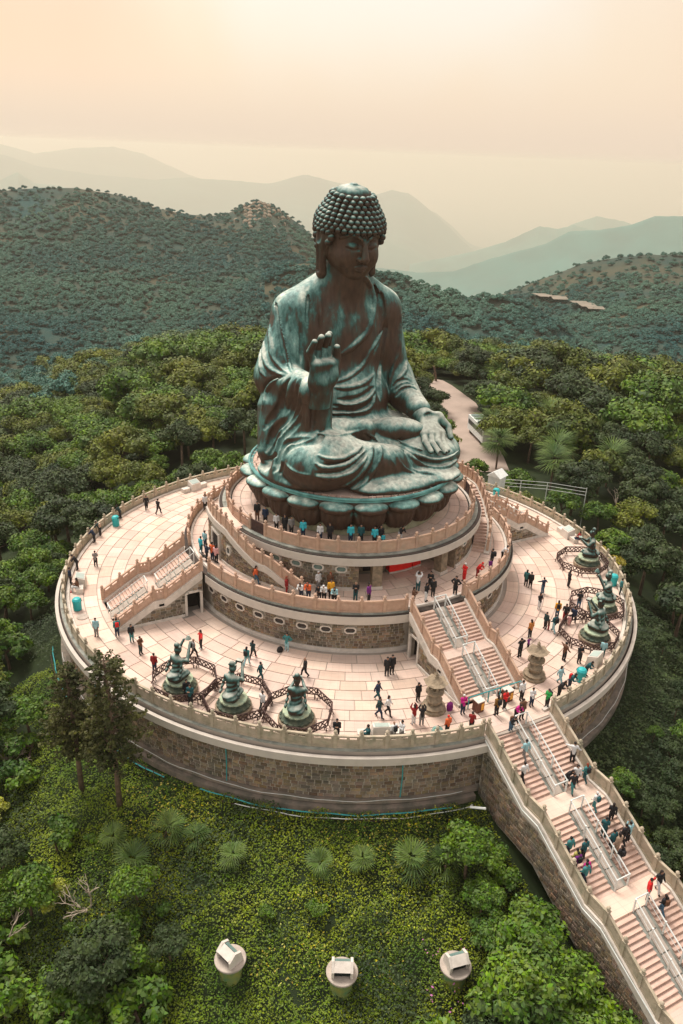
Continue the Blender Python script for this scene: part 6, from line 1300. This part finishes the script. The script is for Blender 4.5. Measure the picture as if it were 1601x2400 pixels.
def hillwood(seed,spacing,label,name,smin,smax,keep,zoff=-1.5):
    V,nf=HP[seed];r=np.random.default_rng(seed);pts=[];n,m=V.shape[0],V.shape[1]
    for i in range(n-1):
        for j in range(nf+2 if nf+2<m-1 else m-2):
            a,b_,c,d=V[i,j],V[i+1,j],V[i,j+1],V[i+1,j+1];area=np.linalg.norm(np.cross(b_-a,c-a));k=r.poisson(area/spacing**2)
            for _ in range(k):
                s,t=r.random(2);p=a+(b_-a)*s+(c-a)*t;f=j/nf
                if r.random()<keep(f,p): pts.append(p+np.array([0,0,zoff]))
    pts=[p for p in pts if (lambda q:q is not None and -550<q[0]<2100)(proj(*p))]
    print(name,len(pts));forest(name,pts,[float(x) for x in r.uniform(smin,smax,len(pts))],c_far,label)
hillwood(3,3.5,'teal green forest covering the big left hill','left_hill_wood',.42,.95,lambda f,p:1. if f<.62 else max(.25,1-(f-.62)/.42*(1+.5*math.sin(p[0]*.03))))
hillwood(5,4.0,'forest on the middle ridge behind the statue','middle_ridge_wood',.6,1.15,lambda f,p:.97)
hillwood(7,3.8,'forest on the right hill below its grassy top','right_hill_wood',.45,1.0,lambda f,p:1. if f<.6 else max(.2,.9-(f-.6)/.42*(1+.5*math.sin(p[0]*.04))))
# rock outcrops on the knob and pale cleared ground on the right
rk=MB();r_=random.Random(4);V,nf=HP[3]
for _ in range(150):
    b_=math.radians(-6.3+r_.gauss(0,.75))+hd;D=850-abs(r_.gauss(12,26));ih=int(np.clip((math.degrees(b_-hd)+45)/50*159,0,158));jj=int(np.clip((1-(850-D)/430)*nf-1,0,nf-1));p=V[ih,jj]
    s=r_.uniform(1.2,3.2);rk.lathe([(s,-s*.5),(s*.9,s*.3),(s*.3,s*.8)],5,(p[0],p[1],p[2]))
rk.build('knob_rocks',material('hill_rock',(.34,.27,.2),(.2,.17,.12),.2,.95),kind='stuff')
def patch(pts,name,mat,w=9):
    b=MB()
    for i in range(len(pts)-1):
        (x0,y0,z0),(x1,y1,z1)=pts[i],pts[i+1];d=Vector((x1-x0,y1-y0)).normalized();nx,ny=-d.y*w/2,d.x*w/2
        b.add([(x0-nx,y0-ny,z0),(x0+nx,y0+ny,z0),(x1+nx,y1+ny,z1),(x1-nx,y1-ny,z1)],[(0,1,2,3)])
    return b.build(name,mat,kind='structure')
rp=[]
for i in range(len(road)-1):
    for k in range(6):
        t=k/6;x=road[i][0]+(road[i+1][0]-road[i][0])*t;y=road[i][1]+(road[i+1][1]-road[i][1])*t;rp.append((x,y,float(H(x,y))+.25))
V=[];F=[];wr=4.6
for i,(x,y,z) in enumerate(rp):
    a=rp[max(0,i-1)];c=rp[min(len(rp)-1,i+1)];d=Vector((c[0]-a[0],c[1]-a[1])).normalized()
    for s in (-1,1): px,py=x-d.y*s*wr,y+d.x*s*wr;V.append((px,py,max(float(H(px,py)),z-.25)+.12))
F=[(2*i,2*i+1,2*i+3,2*i+2) for i in range(len(rp)-1)];link('road',mesh_np('road',V,F),M_['road'],kind='structure')
for b0,b1,e,d in ((12.6,14.6,-8.6,690),(15.6,17.0,-9.0,650)):
    pp=[]
    V_,nf=HP[7]
    for k in range(7):
        A=b0+(b1-b0)*k/6;i_=int((A-5)/35*159);el=lambda q:math.degrees(math.atan2(q[2]-CP.z,math.hypot(q[0]-CP.x,q[1]-CP.y)));j_=min(range(nf),key=lambda j:abs(el(V_[i_,j])-e+.3*k/6));q=V_[i_,j_];pp.append((q[0],q[1],q[2]+5.))
    patch(pp,'cleared_ground',material('cleared_soil',(.26,.22,.17),(.18,.17,.13),.1,.95,coord='World'),13)
# ------------------------------------------------------------------ ground cover on the front slope
def cover(name,n,size,mat,az0,az1,r0,r1,seed,lab,zj=.35,dens=None):
    r=np.random.default_rng(seed);a=np.radians(r.uniform(az0,az1,n));R=np.sqrt(r.uniform(r0**2,r1**2,n));x=R*np.sin(a);y=-R*np.cos(a)
    nn_=noise2(x,y,seed+3,4,.35);k=np.ones(n,bool)
    k&=~((np.abs(x)<3.6)&(y<-24))
    if dens is not None: k&=(nn_+r.normal(0,.35,n))>dens
    x,y,nn_=x[k],y[k],nn_[k];m=len(x);z=H(x,y)+.12+zj*(nn_*.6+.4)+.32*noise2(x,y,991,3,1.7)+r.uniform(0,.22,m)
    p=np.stack([x,y,z],1);nv=np.stack([r.normal(0,.5,m),r.normal(0,.5,m),np.ones(m)],1);nv/=np.linalg.norm(nv,axis=1)[:,None]
    t=np.cross(nv,r.normal(size=(m,3)));t/=np.linalg.norm(t,axis=1)[:,None];b=np.cross(nv,t);s=(size*r.uniform(.5,1.4,m))[:,None]
    V=np.stack([p-t*s,p-b*s*.6,p+t*s,p+b*s*.6],1).reshape(-1,3);o=link(name,mesh_np(name,V,np.arange(m*4).reshape(-1,4)),M_[mat],kind='stuff');tag(o,lab,'ground cover')
cover('creeping_plants',230000,.075,'leaf_fg',-95,14,28,50,31,'yellow green creeping plants carpeting the slope below the terraces')
cover('yellow_creepers',7000,.065,'leaf_lime',-60,6,28,46,37,'patches of yellow leaved creeper on the front slope',.45,.4)
cover('dark_creepers',120000,.10,'leaf_dark',-150,14,28,50,41,'dark leaved creeper patches on the front slope',.55,.15)
cover('stairside_plants',70000,.13,'leaf_dark',4,75,28,60,43,'dark undergrowth right of the great staircase',.6)
cover('orange_leaves',5000,.08,'leaf_gold',-60,0,28.1,38,47,'scattered orange yellow leaves on the front slope',.5,.3)
cover('pink_flowers',500,.09,'flower',-20,4,36,46,53,'pink blossoms in the bushes at the bottom',.9,.1)
random.seed(77)
for i in range(64):
    r=random.uniform(33,45.5);a=random.uniform(-72,3);x,y,_=P(r,a)
    if abs(x)<7 and y<-24 and x>-6.5: continue
    if any(abs(a-q)<4.0 and abs(r-37.7)<3.2 for q in (-38.5,-27.9,-17.1)): continue
    if r<41 and -36<a<-10 and random.random()<.85: continue
    if not free(x,y,.8): continue
    k=random.choice(['bush','bush','lime','bush']);side='left' if a<-40 else 'middle'
    put_tree(k,x,y,random.uniform(.45,.8),('lime yellow' if k=='lime' else 'mid green')+f' shrub '+where(x,y),('lime' if k=='lime' else 'green')+' shrubs on the front slope','shrub','shrub');occ.append((x,y,.7))
LWD=['low green bush','leafy green bush','rounded green bush']
for i in range(250):
    r=random.uniform(31.5,50);a=random.uniform(-102,-44) if i%3 else random.uniform(-50,-8)
    if i%3==0: r=random.uniform(41.5,46)
    x,y,_=P(r,a)
    if not free(x,y,1.0) or (r<33.5 and a>-58): continue
    k=random.choice(['bush','mid','bush','dark','lime','mid']);sc_={'bush':1.25,'mid':.62,'dark':.52,'lime':.8}[k]*random.uniform(.7,1.45)
    w_={'bush':'low green bush','mid':'bright green leafy bush','dark':'dark green bush','lime':'yellow green bush'}[k]
    put_tree(k,x,y,sc_,f'{w_} '+where(x,y),f'{w_}es in the lower left thicket' if a<-44 else f'{w_}es along the bottom of the slope','bush','bush');occ.append((x,y,1.1))
for i in range(190):
    r=random.uniform(31.8,50);a=random.uniform(-152,-74);x,y,_=P(r,a)
    if not free(x,y,1.1): continue
    k=random.choice(['mid','dark','mid','bush']);put_tree(k,x,y,{'mid':.62,'dark':.55,'bush':1.3}[k]*random.uniform(.8,1.25),'small '+WORD[k]+' tree '+where(x,y),'small trees in the woods left of the terraces','broadleaf_tree','tree');occ.append((x,y,1.3))
for x,y in ((-4.9,-31.2),(-5.2,-33.2),(-5.0,-35.3),(-5.3,-38.4),(-4.9,-40.6),(-5.2,-42.4),(-4.8,-44.5)):
    put_tree('bush',x,y,random.uniform(.8,1.1),'low bush against the stair wall '+where(x,y),'low bushes against the stair wall','bush','bush')
for i in range(150):
    r=random.uniform(31,56);a=random.uniform(9,66);x,y,_=P(r,a)
    if x<5.6 or not free(x,y,.9): continue
    put_tree(random.choice(['dark','dark','mid','bush']),x,y,random.uniform(.3,.6),'small dark green tree '+where(x,y),'small dark green trees in the thicket right of the great staircase','broadleaf_tree','tree');occ.append((x,y,1.1))
for wi_,(x,y) in enumerate(((-7.2,-31.5),(-7.6,-34),(-8.2,-36),(-6.2,-37),(-8,-38.5),(-6,-40),(-7.6,-41.5),(-5.6,-43),(-9.5,-39.8),(-9.8,-42.5))):
    put_tree('mid',x,y,random.uniform(.55,.8) if y>-37 else random.uniform(.85,1.1),f'leafy green tree by the side wall of the great staircase, {ORD[wi_]} below the wall corner','trees along the stair wall','broadleaf_tree','tree')
# ------------------------------------------------------------------ things on the rear road
t=empty('white_bus','white bus parked on the road behind the statue','bus',(47.5,40.5,float(H(47.5,40.5))+.3),math.radians(-18))
b=MB();b.box(-1.25,1.25,-4,4,.45,2.9);b.build('body',M_['white_paint'],t);b=MB();b.box(-1.27,1.27,-3.7,3.7,1.5,2.3);b.build('window',M_['glass_dark'],t)
b=MB();[b.box(-1.0,1.0,y,y+.9,2.9,3.08) for y in (-3,-1,1,2.6)];b.build('roof_unit',M_['glass'],t)
for x in (-1.1,1.1):
    for y in (-2.6,2.6): MB().lathe([(.45,-.12),(.48,0),(.45,.12)],12).build('wheel',M_['black'],t,loc=(x,y,.48)).rotation_euler=(0,math.pi/2,0)
for i,(x,y,h) in enumerate(((40,92,3.2),(44,95,3.6),(48,98,4.2),(52,94,3.4),(56,98,3.2),(60,92,3.6),(66,92,4.))):
    o=MB().tube([(0,0,-.3),(0,0,h)],.13,6);o.box(-.35,.35,-.03,.03,h*.3,h) ;tag(o.build('banner_pole',M_['white_paint'],loc=(x,y,float(H(x,y)))),f'white pole with a narrow banner by the rear road, {ORD[i]} from the left','banner pole','white banner poles by the rear road')
t=empty('street_lamp','twin headed white street lamp behind the statue','street lamp',(58,86,float(H(58,86))));MB().tube([(0,0,0),(0,0,8)],.1,6).build('pole',M_['white_paint'],t)
for s in (-1,1): MB().lathe([(.1,0),(.35,.1),(.2,.3)],8).build('lamp_head',M_['white_paint'],t,loc=(s*.6,0,7.9));MB().tube([(0,0,7.9),(s*.6,0,7.9)],.05,5).build('arm',M_['white_paint'],t)
for i,(x,y,l) in enumerate(((51.5,74,.0),(53,73.5,.1),(54.3,74.5,-.1),(58,72,.6),(60,73,-.5))):
    o=MB().tube([(0,0,-.3),(l*.6,0,1.6),(l*1.6,.2,3.2)],.26,7,r1=.16);tag(fixn(o.build('carved_post',M_['bark'],loc=(x,y,float(H(x,y))))),f'brown carved tree stump post at the bend of the rear road, {ORD[i]} from the left','post','carved posts at the bend of the rear road')
# ------------------------------------------------------------------ people
PC={'blk':(.018,.018,.02),'wht':(.72,.72,.70),'gry':(.22,.21,.20),'nvy':(.02,.035,.07),'dgr':(.02,.05,.05),'brn':(.14,.065,.035),'red':(.65,.02,.02),'red2':(.28,.015,.015),'tel':(.05,.22,.22),'tel2':(.015,.09,.10),'lbl':(.32,.55,.58),'trq':(.05,.50,.58),'org':(.75,.14,.04),'org2':(.5,.2,.05),'mag':(.55,.02,.22),'pur':(.2,.03,.22),'mus':(.26,.13,.03),'grn':(.03,.35,.08),'yel':(.85,.40,.03),'pnk':(.75,.40,.38),'jea':(.06,.13,.2),'bei':(.48,.34,.24),'olv':(.40,.36,.1),'skn':(.42,.24,.16)}
CM={k:material('cloth_'+k if k!='skn' else 'skin',v,tuple(x*.75 for x in v),6,.8) for k,v in PC.items()}
HM={'h':material('black_hair',(.012,.01,.01),None,8,.5),'b':material('dark_hair',(.02,.012,.01),None,8,.5),'w':material('pale_cap',(.75,.73,.7),None,8,.7),'r':material('red_cap',(.7,.03,.02),None,8,.7),'r2':material('auburn_hair',(.25,.05,.02),None,8,.6),'n':CM['skn']}
SHOE=material('dark_shoe',(.02,.02,.02),None,8,.6);SHR=material('red_shoe',(.6,.03,.04),None,8,.6)
def pose(k):
    J=dict(pel=(0,0,.93),che=(0,.02,1.30),nec=(0,.01,1.47),hed=(0,-.02,1.62))
    for s,n in ((-1,'L'),(1,'R')):
        J['hip'+n]=(s*.09,0,.90);J['kne'+n]=(s*.10,-.02,.50);J['ank'+n]=(s*.11,.02,.09);J['toe'+n]=(s*.12,-.13,.04)
        J['sho'+n]=(s*.18,.02,1.40);J['elb'+n]=(s*.24,.04,1.13);J['han'+n]=(s*.24,-.06,.90)
    def arms(e,h): 
        for s,n in ((-1,'L'),(1,'R')): J['elb'+n]=(s*e[0],e[1],e[2]);J['han'+n]=(s*h[0],h[1],h[2])
    if k=='walk':
        J['kneL']=(-.1,-.20,.52);J['ankL']=(-.1,-.26,.11);J['toeL']=(-.1,-.40,.07);J['kneR']=(.1,.06,.50);J['ankR']=(.1,.30,.15);J['toeR']=(.1,.20,.05)
        J['elbL']=(-.25,.14,1.15);J['hanL']=(-.24,.16,.92);J['elbR']=(.25,-.02,1.14);J['hanR']=(.22,-.22,.98)
    if k in('phone',): arms((.23,-.08,1.15),(.05,-.33,1.33))
    if k=='raise': arms((.26,-.12,1.52),(.10,-.18,1.78))
    if k=='raise2': arms((.34,.05,1.45),(.12,.02,1.62))
    if k=='hips': arms((.40,.08,1.17),(.17,-.02,1.00))
    if k=='point': J['elbR']=(.40,-.08,1.36);J['hanR']=(.62,-.16,1.36);J['elbL']=(-.36,.03,1.22);J['hanL']=(-.5,-.05,1.1)
    if k=='lean':
        for q,dy,dz in (('che',-.22,-.06),('nec',-.32,-.10),('hed',-.40,-.12)): a=J[q];J[q]=(a[0],a[1]+dy,a[2]+dz)
        for n,s in (('L',-1),('R',1)): J['sho'+n]=(s*.18,-.26,1.30);J['elb'+n]=(s*.24,-.40,1.06);J['han'+n]=(s*.1,-.55,1.10)
    if k=='sit':
        for q in ('pel','che','nec','hed'): a=J[q];J[q]=(a[0],a[1],a[2]-.40)
        for n,s in (('L',-1),('R',1)): J['hip'+n]=(s*.1,0,.52);J['kne'+n]=(s*.12,-.42,.52);J['ank'+n]=(s*.12,-.44,.09);J['toe'+n]=(s*.12,-.58,.04);J['sho'+n]=(s*.18,.0,1.0);J['elb'+n]=(s*.22,-.12,.78);J['han'+n]=(s*.08,-.34,.74)
    if k=='childup': arms((.26,-.08,1.5),(.12,-.12,1.74))
    return J
def person_meshes(k):
    J=pose(k);lo=(-.8,-.85,-.02);hi=(.8,.5,1.98);h=.034;ax=grid(lo,hi,h)
    p=[np.broadcast_to(t,(len(ax[0]),len(ax[1]),len(ax[2]))) for t in (ax[0][:,None,None],ax[1][None,:,None],ax[2][None,None,:])]
    c=lambda a,b,r,r2=None:cap(p,J[a],J[b],r,r2)
    legs=None;bod=smin(c('pel','che',.125,.13),cap(p,J['shoL'],J['shoR'],.085),.08);bod=smin(bod,c('nec','hed',.055),.03)
    hd_=J['hed'];bod=smin(bod,ell(p,(hd_[0],hd_[1],hd_[2]+.03),(.078,.095,.115)),.02);bod=smin(bod,cap(p,(hd_[0],hd_[1]-.09,hd_[2]+.03),(hd_[0],hd_[1]-.105,hd_[2]),.016),.02)
    arm=None;leg=None
    for n in 'LR':
        a=smin(c('sho'+n,'elb'+n,.058,.045),c('elb'+n,'han'+n,.042,.032),.02);a=smin(a,ell(p,J['han'+n],(.045,.045,.06)),.02);arm=a if arm is None else np.minimum(arm,a)
        l=smin(c('hip'+n,'kne'+n,.095,.062),c('kne'+n,'ank'+n,.058,.042),.03);l=smin(l,c('ank'+n,'toe'+n,.045,.035),.03);leg=l if leg is None else np.minimum(leg,l)
    body=smin(smin(bod,arm,.03),leg,.04)
    out={};out['body']=body
    tor=smin(cap(p,(J['pel'][0],J['pel'][1],J['pel'][2]-.06),J['che'],.158,.155),cap(p,J['shoL'],J['shoR'],.105),.09)
    slv=None
    for n in 'LR':
        e=J['elb'+n];w_=J['han'+n];m=tuple(e[i]+(w_[i]-e[i])*.75 for i in range(3));a=smin(c('sho'+n,'elb'+n,.08,.064),cap(p,e,m,.06,.055),.02);slv=a if slv is None else np.minimum(slv,a)
    out['top']=smin(tor,slv,.04)
    tr=None
    for n in 'LR': l=smin(c('hip'+n,'kne'+n,.118,.085),c('kne'+n,'ank'+n,.08,.066),.03);tr=l if tr is None else smin(tr,l,.02)
    out['trousers']=smin(tr,ell(p,(J['pel'][0],J['pel'][1],J['pel'][2]-.04),(.155,.125,.12)),.05)
    out['shoes']=np.minimum(c('ankL','toeL',.058,.048),c('ankR','toeR',.058,.048))
    hs=ell(p,(hd_[0],hd_[1]+.02,hd_[2]+.06),(.098,.108,.115));hs=np.maximum(hs,-(p[1]-(hd_[1]-.055)+ (p[2]-(hd_[2]+.07))*.7)*-1 if False else (hd_[1]-.05-p[1])-(p[2]-hd_[2]-.05)*.9)
    out['hair']=hs
    out['long_hair']=smin(hs,ell(p,(hd_[0],hd_[1]+.075,hd_[2]-.09),(.1,.06,.2)),.04)
    ch=J['che'];out['backpack']=box(p,(ch[0],ch[1]+.21,ch[2]-.04),(.15,.1,.22),.06)
    me={}
    for n,Fd in out.items():
        V,F=nets(Fd.astype(np.float32),lo,h);m=mesh_np(n,V,F,True);m.materials.append(CM['skn']);me[n]=m
    return me
PM={}
def part(name,me,mat,parent):
    o=link(name,me,None,parent);o.material_slots[0].link='OBJECT';o.material_slots[0].material=mat;return o
seen={}
for i,(x,y,z,lb,top,bot,hair,ps,face,ex) in enumerate(PEOPLE):
    sc=random.uniform(.95,1.06);k=ps
    if ps in('child','childup'): sc=.62;k='stand' if ps=='child' else 'childup'
    if k not in PM: PM[k]=person_meshes(k)
    m=PM[k]
    if z=='s':
        x=max(-2.4,min(2.4,x))
        if abs(x)<.8: x=.85 if x>=0 else -.85
        s_=-y;zz=0.
        for n_ in range(4):
            a0=27+n_*6.35
            if s_>=a0+4.75: zz=-FR*(n_+1)
            elif s_>=a0: zz=-FR*n_-FR*(int((s_-a0)/(4.75/15))+1)/15
        z=zz
    a=math.degrees(math.atan2(x,-y)) if abs(x)>3.5 else 0
    if k=='sit': z=z+.0
    t=link('person',m['body'],None,None,(x,y,z),math.radians(face-28.5 if face not in(180,) else 180));t.scale=(sc,sc,sc);t.material_slots[0].link='OBJECT';t.material_slots[0].material=CM['skn']
    if k=='lean' and z!='s':   # turned outwards to the rail
        t.rotation_euler=(0,0,math.radians(math.degrees(math.atan2(x,-y))))
    tag(t,lb,'person')
    part('top',m['top'],CM[top],t)
    if bot!='skn': part('trousers',m['trousers'],CM[bot],t)
    else: part('shorts',m['trousers'],CM['blk' if top!='blk' or i%2 else 'wht'],t).scale=(1,1,1)
    part('shoes',m['shoes'],SHR if ex=='reds' else (CM['wht'] if i%5==0 else SHOE),t)
    if hair!='n': part('hair',m['long_hair' if hair in('b','r2') else 'hair'],HM[hair],t)
    if ex.startswith('pack') or ex=='bag': part('backpack',m['backpack'],{'packr':CM['red'],'packb':CM['brn'],'packw':CM['gry'],'packt':CM['tel2'],'bag':CM['bei']}.get(ex,CM['blk']),t)
# plants that would otherwise share a description are told apart by how near they stand
byl={}
for o in S.objects:
    if o.parent is None and o.get('category') in('tree','bush','shrub') and o.get('label'): byl.setdefault(o['label'],[]).append(o)
for lb,L in byl.items():
    if len(L)<2: continue
    L.sort(key=lambda o:(Vector(o.location)-CP).length);OR=ORD+['eleventh','twelfth','thirteenth','fourteenth','fifteenth','sixteenth','seventeenth','eighteenth','nineteenth','twentieth']
    for i,o in enumerate(L):
        if i<20 and len(lb.split())<=14: o['label']=lb+', '+('nearest' if i==0 else OR[i]+' nearest')
# ------------------------------------------------------------------ the hazy air
hz=bpy.data.materials.new('haze_air');hz.use_nodes=True;t=hz.node_tree;t.nodes.clear();o=N(t,'ShaderNodeOutputMaterial');pv=N(t,'ShaderNodeVolumePrincipled')
pv.inputs['Color'].default_value=(.89,.83,.70,1);pv.inputs['Anisotropy'].default_value=.3;pv.inputs['Density'].default_value=HAZE;t.links.new(pv.outputs[0],o.inputs['Volume'])
b=MB();b.box(-40000,40000,-40000,40000,-1952,64);hb=b.build('haze',hz,kind='stuff')
